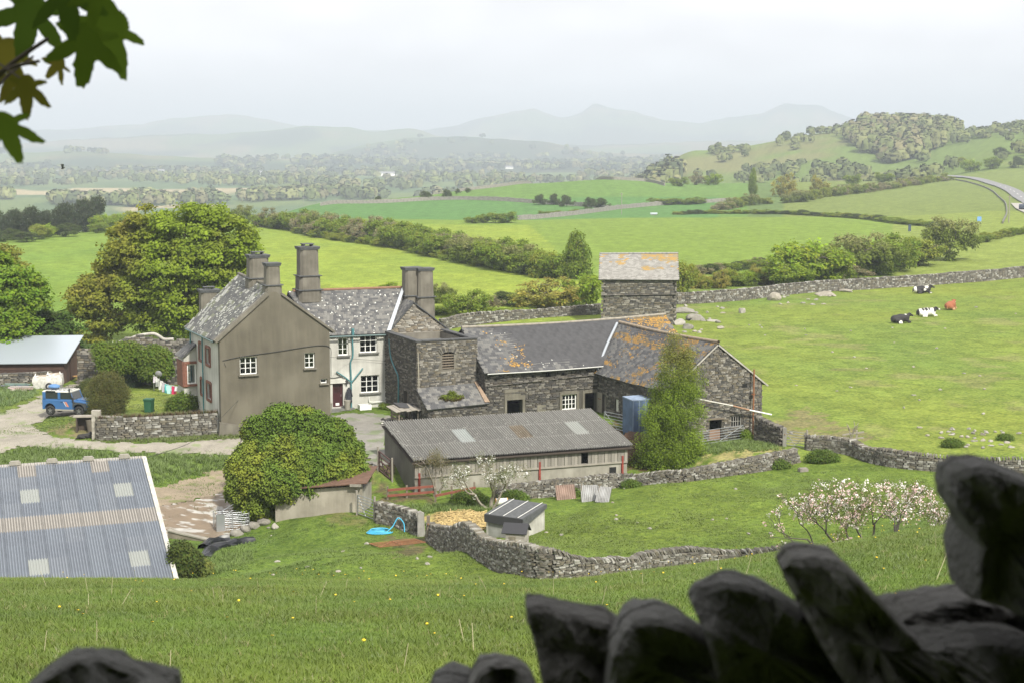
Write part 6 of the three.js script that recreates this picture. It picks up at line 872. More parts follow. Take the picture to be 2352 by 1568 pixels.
{ const p = pg(842, 1225), t = thing('blue_pipe_coil', 'tangled coil of bright blue water pipe on the grass', 'pipe coil', p, 0.1), blue = plain(0.07, 0.42, 0.66, 0.45); const g = []; for (let k = 0; k < 4; k++) { const l = []; for (let i = 0; i <= 10; i++) { const a = i / 10 * 5.2 + k * 0.35; l.push(V(0.75 + Math.cos(a) * (0.75 - k * 0.07), 0.06 + 0.05 * k, Math.sin(a) * 0.42)); } g.push(tube(l, 0.035, 5, 30)); } g.push(tube([V(1.2, 0.1, 0), V(1.5, 0.35, -0.1), V(1.85, 0.85, -0.2), V(2.15, 0.55, -0.15), V(2.2, 0.05, 0)], 0.035, 5, 24)); mesh('pipe_loops', g, blue, t); }
for (const [pts, label] of [[[[470, 1288], [490, 1262], [530, 1252], [578, 1243]], 'long crumpled strip of black plastic sheeting on the bank'], [[[468, 1262], [490, 1248], [520, 1241]], 'short crumpled strip of black plastic by the hurdles']]) { const l = pts.map((q) => pg(...q)), o = l[0].clone(), g = limb(l.map((p) => p.clone().sub(o).add(V(0, 0.1, 0))), 0.42, 0.34, 11), p = g.attributes.position; for (let i = 0; i < p.count; i++) { const k = fbm(p.getX(i) * 4, p.getZ(i) * 4 + p.getY(i) * 3, 3, 9) - 0.5; p.setXYZ(i, p.getX(i) + k * 0.25, p.getY(i) * 0.8 + k * 0.35, p.getZ(i) + k * 0.2); } g.computeVertexNormals(); const t = thing('black_sheeting', label, 'plastic sheet', o); mesh('sheet', toCreasedNormals(g, 0.4), plain(0.012, 0.013, 0.017, 0.32), t); }
{ const wig = waves(9, 0.05, 5), rz = skin(0.34, 0.24, 0.2, 0.8, { map: stained, rep: 0.6 }), gz = skin(0.42, 0.42, 0.43, 0.6, { map: stained, rep: 0.6 });
  for (const [u, v, w, h, tilt, turn, m, label] of [[1300, 1146, 1.3, 1.0, 1.15, 0.3, rz, 'rusty corrugated sheet propped by the yard wall'], [1355, 1150, 1.1, 1.1, 1.1, 0.15, gz, 'striped corrugated sheet leaning on a broken hurdle'], [1386, 1152, 0.9, 1.05, 1.0, -0.4, gz, 'bent grey corrugated sheet furthest right of the three']]) { const t = thing('corrugated_sheet', label, 'metal sheet', pg(u, v), turn); const o = raw('sheet', wig, m, t); o.rotation.x = tilt; o.position.set(0, h * 0.42, -0.1); o.scale.set(w, 1, h); mesh('batten', bar(V(-w / 2, 0.1, -0.12), V(-w / 2 + 0.1, h, -0.35), 0.03, 5), oldWood, t); }
  const b = pg(1148, 1160), t = thing('white_drum', 'white plastic drum lying by the blossom tree trunk', 'drum', b, 0.2); mesh('drum', [cyl(0.22, 0.22, 0.75, 0.1, 0.24, 0, 0, 0, Math.PI / 2, 14)], plain(0.72, 0.72, 0.68, 0.4), t); mesh('rim', [cyl(0.24, 0.24, 0.05, -0.26, 0.24, 0, 0, 0, Math.PI / 2, 14), cyl(0.24, 0.24, 0.05, 0.46, 0.24, 0, 0, 0, Math.PI / 2, 14)], plain(0.5, 0.3, 0.1, 0.6), t);
  const rt = thing('red_sheet', 'dull red metal sheet lying against the yard wall', 'metal sheet', pg(1508, 1108), 0.08); const o2 = raw('sheet', waves(6, 0.03, 5), skin(0.27, 0.11, 0.08, 0.8), rt); o2.rotation.x = 1.0; o2.scale.set(1.6, 1, 0.5); o2.position.set(0.6, 0.2, 0); mesh('edge', box(1.6, 0.04, 0.04, 0.6, 0.02, 0.15), rusty, rt); }
{ const p = pg(968, 1232), t = thing('stone_gatepost', 'tall upright slate gatepost ending the stub wall', 'gatepost', p, 0.2); mesh('slab', solid([[-0.22, -0.3], [0.2, -0.3], [0.14, 1.35], [-0.05, 1.5], [-0.2, 1.4]], 0.14, [], 0.02), skin(0.33, 0.32, 0.3, 0.95, { map: stained, rep: 0.8 }), t);
  const g2 = thing('wooden_gatepost', 'weathered timber gatepost at the end of the curving wall', 'gatepost', pg(984, 1246), 0); mesh('post', box(0.18, 1.7, 0.18, 0, 0.7, 0), oldWood, g2); mesh('hinge', box(0.06, 0.05, 0.2, 0, 1.1, 0.1), rusty, g2);
  const g3 = thing('wooden_gatepost', 'slate gatepost ending the short wall by the barn gable', 'gatepost', pg(1802, 1025), 0); mesh('post', box(0.28, 1.5, 0.16, 0, 0.6, 0), skin(0.26, 0.25, 0.23), g3); mesh('staple', box(0.05, 0.05, 0.2, 0, 0.9, 0.05), rusty, g3);
  for (const [u, v, n, label] of [[1950, 1000, 0, 'loose grey rail beside the dead sapling']]) { const t = thing('rail_fence', label, 'fence', pg(1935, 1022), -0.12); for (const k of [0.35, 0.75]) mesh('rail', rail(V(0, k, 0), V(1.5, k + 0.25, 0), 0.07, 0.1), greyWood, t); mesh('post', box(0.12, 1.2, 0.12, 1.0, 0.5, -0.08), greyWood, t); } }
{ // straw, manure
  const strawSkin = plain(1, 1, 1, 1), straw = new THREE.BoxGeometry(0.02, 0.012, 0.3), c0 = [1060, 1198], l = []; const poly = onLand([[995, 1205], [1005, 1183], [1060, 1174], [1118, 1182], [1128, 1210], [1080, 1222], [1020, 1218]]);
  const xs = poly.map((p) => p[0]), zs = poly.map((p) => p[1]); for (let i = 0; i < 2600; i++) { const x = rr(Math.min(...xs), Math.max(...xs)), z = rr(Math.min(...zs), Math.max(...zs)); if (!inside(poly, x + gauss() * 0.3, z + gauss() * 0.3)) continue; const s = rr(0.8, 1.7); l.push([M4().compose(V(x, ground(x, z) + rr(0.02, 0.16), z), new THREE.Quaternion().setFromEuler(new THREE.Euler(gauss() * 0.4, R() * 6, gauss() * 0.4)), V(s * 1.6, s * 1.6, s)), C(0.5, 0.38, 0.17).multiplyScalar(rr(0.6, 1.15))]); }
  tag(copies('straw', straw, strawSkin, l), 'pale straw spread on the ground behind the curving wall', 'straw', null, 'stuff');
  const dungAt = pg(1452, 1060), dung = sheet('manure_heap', onLand([[1425, 1068], [1430, 1020], [1455, 1000], [1490, 1010], [1495, 1060], [1460, 1072]]), skin(0.1, 0.055, 0.032, 1, { rep: 0.8, bump: 0.1, bumpRep: 0.8 }), 'heap of brown manure between shed and birch tree', 'manure', { kind: 'stuff', rag: 0.4, bulge: (x, z) => { const q = Math.hypot(x - dungAt.x, (z - dungAt.z - -1.8) * 0.6); return Math.max(0, 0.8 - q * 0.35) + (fbm(x * 2, z * 2, 3, 5) - 0.4) * 0.3; } }); }
{ // wood store and oddments by the outbuilding
  const p = onGround(...farm(12.9, -3.6)), t = thing('lean_shelter', 'dark tumbledown log shelter against the stone outbuilding', 'shelter', p, FARM_A); for (const [x, z] of [[-0.6, 0.8], [0.9, 0.8], [-0.6, -0.8], [0.9, -0.8]]) mesh('post', box(0.1, 1.1, 0.1, x, 0.5, z), oldWood, t); for (let i = 0; i < 5; i++) mesh('roof_board', box(0.4, 0.05, 2.2, -0.75 + i * 0.43, 1.15 + 0.05 * (i % 2), 0, 0.06, 0, 0.1), greyWood, t); for (let i = 0; i < 4; i++) mesh('side_slat', box(0.05, 0.16, 1.7, -0.66, 0.2 + i * 0.25, 0), oldWood, t); mesh('roof_sheet', box(1.9, 0.04, 1.5, 0.6, 1.24, -0.5, 0.1, 0, -0.12), plain(0.06, 0.06, 0.065, 0.7), t); for (let i = 0; i < 9; i++) mesh('log', cyl(0.09, 0.09, 1.2, -0.3 + (i % 4) * 0.25, 0.12 + Math.floor(i / 4) * 0.2, 0, Math.PI / 2), bark, t);
  for (const [a, b, s, label] of [[8.9, 2.2, 0.32, 'green-stained stone trough pot beside the back door steps'], [10.6, 2.7, 0.25, 'small round stone jar by the back door']]) { const q = thing('garden_pot', label, 'pot', onGround(...farm(a, b)).add(V(0, 0.1, 0))); mesh('pot', cyl(s * 0.8, s, 0.7, 0, 0.3, 0, 0, 0, 0, 12), concrete, q); mesh('rim', cyl(s * 1.05, s * 1.05, 0.08, 0, 0.66, 0, 0, 0, 0, 12), concrete, q); } }
// ---------------------------------------------------------------- bodies: smooth fields of tapered bones, meshed as one skin
function body(bones, lo, hi, n, colour) {
  const mc = new MarchingCubes(n, plain(1, 1, 1), false, false, 60000); mc.isolation = 0; const c = lo.clone().add(hi).multiplyScalar(0.5), s = Math.max(hi.x - lo.x, hi.y - lo.y, hi.z - lo.z) / 2, p = V(), h = n / 2;
  for (let k = 0; k < n; k++) for (let j = 0; j < n; j++) for (let i = 0; i < n; i++) {
    p.set((i - h) / h * s + c.x, (j - h) / h * s + c.y, (k - h) / h * s + c.z); let acc = 0;
    for (const [a, b, ra, rb, kz = 0.06] of bones) { const ab = b.clone().sub(a), t = clamp(p.clone().sub(a).dot(ab) / Math.max(1e-6, ab.lengthSq())), d = p.distanceTo(a.clone().addScaledVector(ab, t)) - lerp(ra, rb, t); acc += Math.exp(-clamp(d, -1, 1) / 0.035); }
    mc.field[k * n * n + j * n + i] = 0.035 * Math.log(Math.max(acc, 1e-12));
  }
  mc.update(); const m = mc.count, pos = new Float32Array(m * 3), nor = new Float32Array(m * 3), col = new Float32Array(m * 3);
  for (let i = 0; i < m; i++) { for (let q = 0; q < 3; q++) pos[i * 3 + q] = mc.positionArray[i * 3 + q] * s + [c.x, c.y, c.z][q]; const v = V(...pos.subarray(i * 3, i * 3 + 3)); col.set(colour(v), i * 3); }
  const g = new THREE.BufferGeometry(); g.setAttribute('position', new THREE.BufferAttribute(pos, 3)); g.setAttribute('color', new THREE.BufferAttribute(col, 3)); g.computeVertexNormals(); const w = mergeVertices(g, 1e-4); w.deleteAttribute('normal'); w.computeVertexNormals(); return w;
}
const hide = new THREE.MeshStandardMaterial({ color: C(1, 1, 1), roughness: 0.75, vertexColors: true });
const BLACK = [0.018, 0.016, 0.016], WHITE = [0.66, 0.64, 0.6];
function lyingCow(label, p, turn, colour, headTurn = 0, scale = 1) {   // head towards +x, lying on folded legs
  const hx = 1.08, hz = headTurn, B = [[V(-0.85, 0.46, 0), V(-0.1, 0.5, 0), 0.38, 0.45], [V(-0.1, 0.5, 0), V(0.62, 0.52, 0), 0.45, 0.36], [V(-0.9, 0.62, 0), V(0.6, 0.78, 0), 0.2, 0.16], [V(0.6, 0.62, 0), V(1.0, 0.88, hz * 0.5), 0.27, 0.17], [V(1.0, 0.9, hz * 0.5), V(1.42 - Math.abs(hz) * 0.4, 0.76, hz), 0.15, 0.085], [V(1.02, 0.98, hz * 0.5 + 0.1), V(1.0, 1.02, hz * 0.5 + 0.27), 0.05, 0.03], [V(1.02, 0.98, hz * 0.5 - 0.1), V(1.0, 1.02, hz * 0.5 - 0.27), 0.05, 0.03],
    [V(0.55, 0.3, 0.25), V(1.0, 0.12, 0.3), 0.14, 0.075], [V(1.0, 0.12, 0.3), V(0.72, 0.06, 0.34), 0.07, 0.05], [V(0.55, 0.3, -0.25), V(0.98, 0.1, -0.25), 0.14, 0.07], [V(-0.75, 0.35, 0.3), V(-0.25, 0.22, 0.46), 0.24, 0.14], [V(-0.25, 0.2, 0.48), V(-0.62, 0.07, 0.56), 0.1, 0.06], [V(-0.62, 0.07, 0.56), V(-0.2, 0.05, 0.62), 0.055, 0.05], [V(-1.18, 0.55, 0), V(-1.28, 0.15, 0.12), 0.05, 0.035]];
  const t = thing('cow', label, 'cow', p, turn); t.scale.setScalar(scale); raw('body', body(B, V(-1.45, -0.15, -0.8), V(1.6, 1.2, 0.8), 56, colour), hide, t);
  for (const s of [1, -1]) mesh('eye', place(new THREE.SphereGeometry(0.022, 8, 6), 1.16, 0.93, hz * 0.62 + s * 0.115), plain(0.01, 0.01, 0.01, 0.2), t); mesh('muzzle', place(new THREE.SphereGeometry(0.075, 10, 8), 1.47 - Math.abs(hz) * 0.4, 0.74, hz * 1.05, 0, 0, 0, V(1, 0.85, 1)), plain(0.2, 0.15, 0.13, 0.6), t); return t;
}
const patch = (f, a = WHITE, b = BLACK) => (v) => f(v) ? a : b, sp = (v, x, y, r) => Math.hypot(v.x - x, v.y - y) < r;
lyingCow('black cow with a white thigh patch, nearest of the resting cattle', spot(2070, 742, 100), 0.35, patch((v) => (sp(v, -0.38, 0.12, 0.22) && v.z > 0.2) || sp(v, 0.5, 0.98, 0.12) || sp(v, 1.1, 1.08, 0.08)), 0.18, 1.12);
lyingCow('mostly white cow with black neck, lying between the black and brown cattle', spot(2130, 727, 100), 0.12, patch((v) => !(v.x > 0.62 && v.y > 0.55 && v.x < 1.28) && !sp(v, -0.55, 0.82, 0.14) && !sp(v, -0.2, 0.84, 0.17) && !sp(v, 0.15, 0.85, 0.13) && !(v.x < -1.0)), 0, 1.12);
lyingCow('reddish brown cow lying with its back turned', spot(2184, 711, 100), 0.95, (v) => v.y < 0.3 ? [0.4, 0.23, 0.12] : v.x > 1.05 && v.y < 0.9 ? [0.5, 0.34, 0.22] : [0.27, 0.085, 0.032], 0, 1.15);
lyingCow('black and white cow resting highest up the pasture by the wall', spot(2120, 674, 100), -0.03, patch((v) => (v.x < -0.8 && v.x > -1.14) || sp(v, 0.42, 0.88, 0.22) || sp(v, 0.2, 0.5, 0.16) || (v.x > 0.8 && v.y < 0.16)), 0, 1.15);
{ const dog = (name, label, p, turn, col, s) => { const t = thing(name, label, name.split('_').pop(), p, turn), B = [[V(-0.32, 0.15, 0), V(0.2, 0.17, 0), 0.15, 0.14], [V(0.2, 0.2, 0), V(0.4, 0.26, 0.03), 0.1, 0.09], [V(0.4, 0.27, 0.03), V(0.56, 0.2, 0.06), 0.085, 0.045], [V(0.38, 0.36, 0.1), V(0.37, 0.4, 0.12), 0.03, 0.02], [V(0.38, 0.36, -0.05), V(0.37, 0.4, -0.06), 0.03, 0.02], [V(0.15, 0.08, 0.1), V(0.45, 0.05, 0.12), 0.05, 0.035], [V(0.15, 0.08, -0.1), V(0.45, 0.05, -0.08), 0.05, 0.035], [V(-0.28, 0.12, 0.13), V(-0.05, 0.06, 0.2), 0.1, 0.04], [V(-0.45, 0.1, 0), V(-0.62, 0.05, 0.15), 0.04, 0.03]]; t.scale.setScalar(s); raw('body', body(B, V(-0.72, -0.1, -0.35), V(0.68, 0.5, 0.35), 40, col), hide, t); mesh('nose', place(new THREE.SphereGeometry(0.025, 6, 5), 0.6, 0.2, 0.07), plain(0.01, 0.01, 0.01, 0.4), t); };
  dog('sheep_dog', 'black sheepdog curled on the dirt by the garden wall corner', spot(194, 1006, 80), 0.5, () => BLACK, 1.15); dog('sheep_dog', 'black and white sheepdog lying in the paved yard', onGround(...farm(11.9, -3.2)).add(V(0, 0.06, 0)), Math.PI - 0.1, (v) => v.x > 0.3 && v.y < 0.25 ? WHITE : BLACK, 1.15); }
// ---------------------------------------------------------------- blue off-road car
{
  const p = spot(113.6, 961.5, 80), q = spot(182.7, 954, 80), turn = Math.atan2(-(q.z - p.z), q.x - p.x), mid = p.clone().add(q).multiplyScalar(0.5).add(V(Math.sin(turn) * -0.8, 0, Math.cos(turn) * -0.8)); mid.y = ground(mid.x, mid.z) + 0.05;
  const t = thing('blue_car', 'boxy blue off-road car with white roof parked on the track', 'car', mid, turn), blue = new THREE.MeshPhysicalMaterial({ color: C(0.035, 0.12, 0.3), roughness: 0.4, clearcoat: 0.3 }), roofW = plain(0.72, 0.71, 0.66, 0.5), blk = plain(0.02, 0.02, 0.021, 0.6), rubber = plain(0.022, 0.022, 0.022, 0.9), alloy = plain(0.3, 0.3, 0.31, 0.4, { metalness: 0.6 }), tint = new THREE.MeshPhysicalMaterial({ color: C(0.05, 0.06, 0.06), roughness: 0.08, transmission: 0.4 });
  const arch = (x) => { const l = []; for (let i = 0; i <= 8; i++) { const a = Math.PI - i / 8 * Math.PI; l.push([x + Math.cos(a) * 0.47, 0.5 + Math.sin(a) * 0.46]); } return l; };
  const W = 1.7, side = [[-1.78, 0.5], ...arch(-1.18), [-0.3, 0.45], ...arch(1.18), [1.85, 0.52], [1.85, 1.02], [1.78, 1.1], [0.82, 1.16], [0.72, 1.2], [-1.78, 1.2]];
  mesh('body', solid(side, W, [], 0.02).translate(0, 0, W / 2), blue, t);
  mesh('bonnet', solid([[0.78, 1.16], [1.84, 1.08], [1.8, 1.16], [1.7, 1.19], [0.84, 1.25]], 1.05, [], 0.015).translate(0, 0, 0.525), blue, t);
  const wingOut = [[0.72, 0.6], ...arch(1.18).slice(0, 0), [0.74, 1.1], [1.83, 1.0], [1.83, 0.62], ...arch(1.18).reverse()]; for (const s of [1, -1]) mesh('front_wing', solid([[0.7, 0.62], ...arch(1.18), [1.84, 0.62], [1.84, 1.0], [0.7, 1.1]], 0.03).translate(0, 0, s > 0 ? 0.895 : -0.87), plain(0.045, 0.05, 0.055, 0.6), t);
  const cab = mesh('cabin', [box(0.06, 0.62, W - 0.06, -1.74, 1.5, 0), box(0.06, 0.62, 0.06, -0.36, 1.5, W / 2 - 0.05), box(0.06, 0.62, 0.06, -0.36, 1.5, -W / 2 + 0.05), bar(V(0.74, 1.2, W / 2 - 0.05), V(0.5, 1.82, W / 2 - 0.07), 0.04), bar(V(0.74, 1.2, -W / 2 + 0.05), V(0.5, 1.82, -W / 2 + 0.07), 0.04), box(2.4, 0.1, 0.05, -0.55, 1.24, W / 2 - 0.04), box(2.4, 0.1, 0.05, -0.55, 1.24, -W / 2 + 0.04), box(0.25, 0.62, 0.05, -1.65, 1.5, W / 2 - 0.04), box(0.25, 0.62, 0.05, -1.65, 1.5, -W / 2 + 0.04), box(0.2, 0.62, 0.05, -0.42, 1.5, W / 2 - 0.04)], blue, t);
  for (const s of [1, -1]) { mesh('side_window', box(1.12, 0.46, 0.02, -0.98, 1.53, s * (W / 2 - 0.035)), tint, t); mesh('door_window', solid([[-0.3, 1.3], [0.68, 1.3], [0.5, 1.76], [-0.3, 1.76]], 0.02).translate(0, 0, s * (W / 2 - 0.03) + 0.01), tint, t); const d = mesh('door', box(0.98, 0.68, 0.025, 0.2, 0.86, s * (W / 2 + 0.035)), blue, t); mesh('handle', box(0.14, 0.04, 0.03, -0.18, 1.08, s * (W / 2 + 0.06)), blk, d); mesh('stripe', solid([[0.05, 1.1], [0.2, 1.1], [0.42, 0.72], [0.27, 0.72]], 0.006).translate(0, 0, s * (W / 2 + 0.056)), plain(0.55, 0.2, 0.12, 0.5), d); mesh('stripe', solid([[-0.05, 1.1], [0.0, 1.1], [0.22, 0.72], [0.17, 0.72]], 0.006).translate(0, 0, s * (W / 2 + 0.056)), plain(0.6, 0.6, 0.6, 0.5), d); mesh('sill', box(1.5, 0.12, 0.06, 0, 0.46, s * (W / 2 + 0.01)), plain(0.3, 0.28, 0.24, 0.8), t); mesh('wing_mirror', box(0.06, 0.2, 0.14, 0.78, 1.35, s * (W / 2 + 0.12)), blk, t); mesh('headlight', cyl(0.09, 0.09, 0.05, 1.88, 0.86, s * 0.62, 0, 0, Math.PI / 2, 12), plain(0.6, 0.6, 0.58, 0.15), t); mesh('rear_light', box(0.03, 0.2, 0.1, -1.8, 0.85, s * 0.76), plain(0.35, 0.02, 0.015, 0.3), t); }
  mesh('windscreen', slab(V(0.73, 1.24, 0.75), V(0.73, 1.24, -0.75), V(0.52, 1.78, -0.73), V(0.52, 1.78, 0.75), 0.02), tint, t); mesh('rear_window', box(0.02, 0.4, 1.2, -1.78, 1.52, 0), tint, t);
  const rf = mesh('roof', [box(2.34, 0.07, W - 0.08, -0.62, 1.84, 0), box(2.2, 0.05, W - 0.2, -0.62, 1.89, 0)], roofW, t); for (const s of [1, -1]) mesh('alpine_window', box(0.8, 0.1, 0.02, -1.1, 1.86, s * (W / 2 - 0.02)), tint, rf);
  const rack = []; for (const s of [1, -1]) rack.push(bar(V(-1.7, 2.1, s * 0.72), V(0.6, 2.1, s * 0.72), 0.02), bar(V(-1.7, 1.98, s * 0.72), V(0.6, 1.98, s * 0.72), 0.015)); for (let i = 0; i < 8; i++) rack.push(bar(V(-1.7 + i * 0.33, 1.99, -0.72), V(-1.7 + i * 0.33, 1.99, 0.72), 0.015), bar(V(-1.7 + i * 0.33, 1.9, 0.72), V(-1.7 + i * 0.33, 2.1, 0.72), 0.012), bar(V(-1.7 + i * 0.33, 1.9, -0.72), V(-1.7 + i * 0.33, 2.1, -0.72), 0.012)); mesh('roof_rack', rack, blk, t);
  for (const [x, z] of [[-1.18, 0.76], [-1.18, -0.76], [1.18, 0.76], [1.18, -0.76]]) { const w = mesh('wheel', place(new THREE.TorusGeometry(0.28, 0.105, 10, 22), x, 0.385, z, 0, 0, 0, V(1, 1, 1.1)), rubber, t); mesh('rim', [cyl(0.2, 0.2, 0.12, x, 0.385, z, Math.PI / 2, 0, 0, 16)], blk, w); for (let k = 0; k < 5; k++) mesh('spoke', box(0.05, 0.17, 0.03, x + Math.sin(k * 1.257) * 0.1, 0.385 + Math.cos(k * 1.257) * 0.1, z + Math.sign(z) * 0.07, 0, 0, -k * 1.257), alloy, w); }
  const sp2 = mesh('spare_wheel', place(new THREE.TorusGeometry(0.27, 0.1, 10, 20), -1.92, 1.05, 0.1, 0, Math.PI / 2, 0), rubber, t); mesh('spare_rim', cyl(0.2, 0.2, 0.1, -1.92, 1.05, 0.1, 0, 0, Math.PI / 2, 14), blk, sp2); mesh('bumper', [box(0.12, 0.14, 1.7, 1.93, 0.58, 0)], blk, t); mesh('tow_bar', [box(0.25, 0.08, 0.5, -1.85, 0.45, 0)], blk, t); mesh('grille', box(0.03, 0.32, 0.8, 1.88, 0.86, 0), blk, t); mesh('snorkel', [bar(V(0.85, 1.05, 0.9), V(0.75, 1.2, 0.9), 0.04), bar(V(0.75, 1.2, 0.9), V(0.48, 1.95, 0.86), 0.035), box(0.1, 0.14, 0.1, 0.46, 2.02, 0.86)], blk, t); mesh('chassis', box(3.3, 0.16, 1.2, 0, 0.42, 0), blk, t);
  const bg = thing('blue_dinghy_bag', 'blue and white bundle strapped on the car roof rack', 'bundle', t.localToWorld(V(-1.15, 2.03, 0.1)), turn); mesh('bundle', place(new THREE.SphereGeometry(0.5, 12, 8), 0, 0.1, 0, 0, 0, 0, V(0.95, 0.4, 0.8)), plain(0.09, 0.2, 0.4, 0.6), bg); mesh('strap', place(new THREE.TorusGeometry(0.42, 0.02, 6, 16), 0, 0.1, 0, 0, 0.2, 0, V(1, 0.45, 1)), white, bg);
}
// ---------------------------------------------------------------- things round the garden and track
{
  const bin = thing('wheelie_bin', 'dark green wheelie bin behind the garden wall', 'bin', spot(342, 946, 80), -0.2), gr = plain(0.018, 0.085, 0.045, 0.55); mesh('bin_body', solid([[-0.24, 0.05], [0.24, 0.05], [0.3, 0.95], [-0.3, 0.95]], 0.6, [], 0.02).translate(0, 0, 0.3), gr, bin); mesh('lid', solid([[-0.33, 0.96], [0.33, 0.96], [0.31, 1.06], [-0.31, 1.06]], 0.66, [], 0.02).translate(0, 0, 0.35), gr, bin); for (const s of [1, -1]) mesh('wheel', cyl(0.1, 0.1, 0.06, s * 0.24, 0.1, -0.32, 0, 0, Math.PI / 2, 12), plain(0.02, 0.02, 0.02, 0.8), bin); mesh('handle', bar(V(-0.24, 0.98, -0.36), V(0.24, 0.98, -0.36), 0.02), gr, bin);
  // washing line
  const A = lift(352, 861, 137), B = lift(408, 887, 134); const post = (q, label) => { const g = onGround(q.x, q.z), t = thing('line_post', label, 'post', g); mesh('shaft', bar(V(0, -0.2, 0), V(0, q.y - g.y + 0.05, 0), 0.035), steel, t); mesh('cleat', box(0.12, 0.04, 0.05, 0, q.y - g.y, 0), steel, t); }; post(A, 'washing line post by the creeper'); post(B, 'washing line post nearest the house front');
  const line = thing('washing_line', 'sagging washing line strung across the lawn', 'washing line', A.clone()), sagAt = (f) => A.clone().lerp(B, f).add(V(0, -0.25 * Math.sin(Math.PI * f), 0)); mesh('cord', tube([0, 0.25, 0.5, 0.75, 1].map((f) => sagAt(f).sub(A)), 0.012, 4, 20), white, line);
  const cloth = (f, w, h, col, label, sh = 0) => { const c = sagAt(f), d = B.clone().sub(A).normalize(), t = thing('laundry', label, 'laundry', c, Math.atan2(-d.z, d.x) * 0.4 + gauss() * 0.2); const g = new THREE.PlaneGeometry(w, h, 6, 6).translate(0, -h / 2, 0), p = g.attributes.position; for (let i = 0; i < p.count; i++) { const y = -p.getY(i) / h; p.setX(i, p.getX(i) * (1 - sh * y)); p.setZ(i, 0.05 * Math.sin(p.getX(i) * 9 + y * 3) * y); } g.computeVertexNormals(); mesh('cloth', g, new THREE.MeshStandardMaterial({ color: C(...col), roughness: 0.9, side: THREE.DoubleSide }), t); for (const s of [-0.4, 0.4]) mesh('peg', box(0.02, 0.09, 0.03, s * w, 0.0, 0), oldWood, t); };
  cloth(0.06, 0.4, 0.55, [0.6, 0.55, 0.62], 'pale lilac garment first on the washing line'); cloth(0.16, 0.35, 0.7, [0.7, 0.69, 0.7], 'white shirt hanging near the first line post'); cloth(0.3, 0.4, 0.75, [0.68, 0.67, 0.68], 'long white cloth hanging on the washing line'); cloth(0.42, 0.4, 0.8, [0.52, 0.48, 0.56], 'greyish lilac garment mid washing line'); cloth(0.53, 0.38, 1.0, [0.12, 0.52, 0.55], 'turquoise top mid washing line'); cloth(0.68, 0.75, 1.9, [0.42, 0.72, 0.7], 'large pale turquoise towel hanging lowest on the line', 0.55); cloth(0.83, 0.45, 1.15, [0.62, 0.04, 0.13], 'bright crimson garment on the washing line', -0.2); cloth(0.93, 0.3, 0.4, [0.66, 0.65, 0.7], 'small pale cloth next to the house end of the line');
  const dish = thing('satellite_dish', 'grey satellite dish in the shrubs by the lawn', 'dish', lift(365, 855, 136), 0); mesh('dish', place(new THREE.SphereGeometry(0.42, 14, 8, 0, 6.3, 0, 0.8), 0, 0, 0, Math.PI / 2 + 0.25, 0.2, 0), plain(0.2, 0.2, 0.21, 0.6), dish); mesh('mast', bar(V(0, 0, -0.05), V(0, -1.9, -0.1), 0.025), steel, dish); mesh('feed_arm', bar(V(0, -0.25, 0), V(0.05, -0.1, 0.45), 0.015), steel, dish);
  for (const [u, v, w, h, label] of [[98, 890, 1.4, 1.05, 'slumped white bulk bag of rubble behind the car'], [125, 889, 1.25, 1.2, 'fuller white bulk bag with a black tyre against it']]) { const t = thing('bulk_bag', label, 'bag', spot(u, v, 100), 0.1), g = new THREE.BoxGeometry(w, h, 1.1, 6, 6, 6).translate(0, h / 2, 0), p = g.attributes.position; for (let i = 0; i < p.count; i++) { const k = 1 + 0.16 * Math.sin(Math.PI * p.getY(i) / h) + (fbm(p.getX(i) * 3 + u, p.getY(i) * 3 + p.getZ(i) * 2, 2, 3) - 0.5) * 0.25; p.setX(i, p.getX(i) * k); p.setZ(i, p.getZ(i) * k); if (p.getY(i) > h * 0.95) p.setY(i, p.getY(i) - 0.12 + R() * 0.16); } g.computeVertexNormals(); mesh('bag', g, skin(0.66, 0.65, 0.62, 0.85, { rep: 1 }), t); mesh('rubble', box(w * 0.8, 0.2, 0.8, 0, h - 0.1, 0, 0.1, 0.3), skin(0.4, 0.33, 0.25), t); for (const s of [-1, 1]) mesh('strap_loop', tube([V(s * w * 0.45, h, 0.4), V(s * w * 0.4, h + 0.22, 0.2), V(s * w * 0.45, h, 0)], 0.03, 5), white, t); }
  const ty = thing('old_tyre', 'black tyre leaning between the bulk bags', 'tyre', spot(114, 893, 100).add(V(0, 0.3, 0.3)), 0.3); mesh('tread', place(new THREE.TorusGeometry(0.23, 0.08, 8, 18), 0, 0, 0, -0.2), plain(0.02, 0.02, 0.02, 0.9), ty); mesh('hub', cyl(0.15, 0.15, 0.06, 0, 0, 0, Math.PI / 2 - 0.2, 0, 0, 12), alloyish(), ty);
  for (const [u, v, l, c, tn, label] of [[50, 897, 2.2, [0.6, 0.6, 0.57], 0.1, 'pile of white boards dumped on the nettles'], [38, 890, 2.4, [0.2, 0.24, 0.28], 0.0, 'dark blue-grey planks beside the white boards'], [200, 868, 2.6, [0.5, 0.33, 0.14], 0.9, 'stack of new yellow timber by the shed'], [208, 866, 2.2, [0.62, 0.56, 0.48], 1.25, 'white wrapped bundle leaning near the new timber'], [190, 862, 2.8, [0.42, 0.29, 0.14], 0.05, 'long yellow planks lying behind the new timber']]) { const t = thing('timber_pile', label, 'timber', spot(u, v, 100), tn); for (let i = 0; i < 5; i++) mesh('board', box(l * rr(0.8, 1), 0.07, 0.22, gauss() * 0.2, 0.06 + i * 0.075, gauss() * 0.12, 0, gauss() * 0.12), skin(c[0] * rr(0.8, 1.1), c[1] * rr(0.8, 1.1), c[2] * rr(0.8, 1.1), 0.85, { map: woodGrain, rep: 1 }), t); }
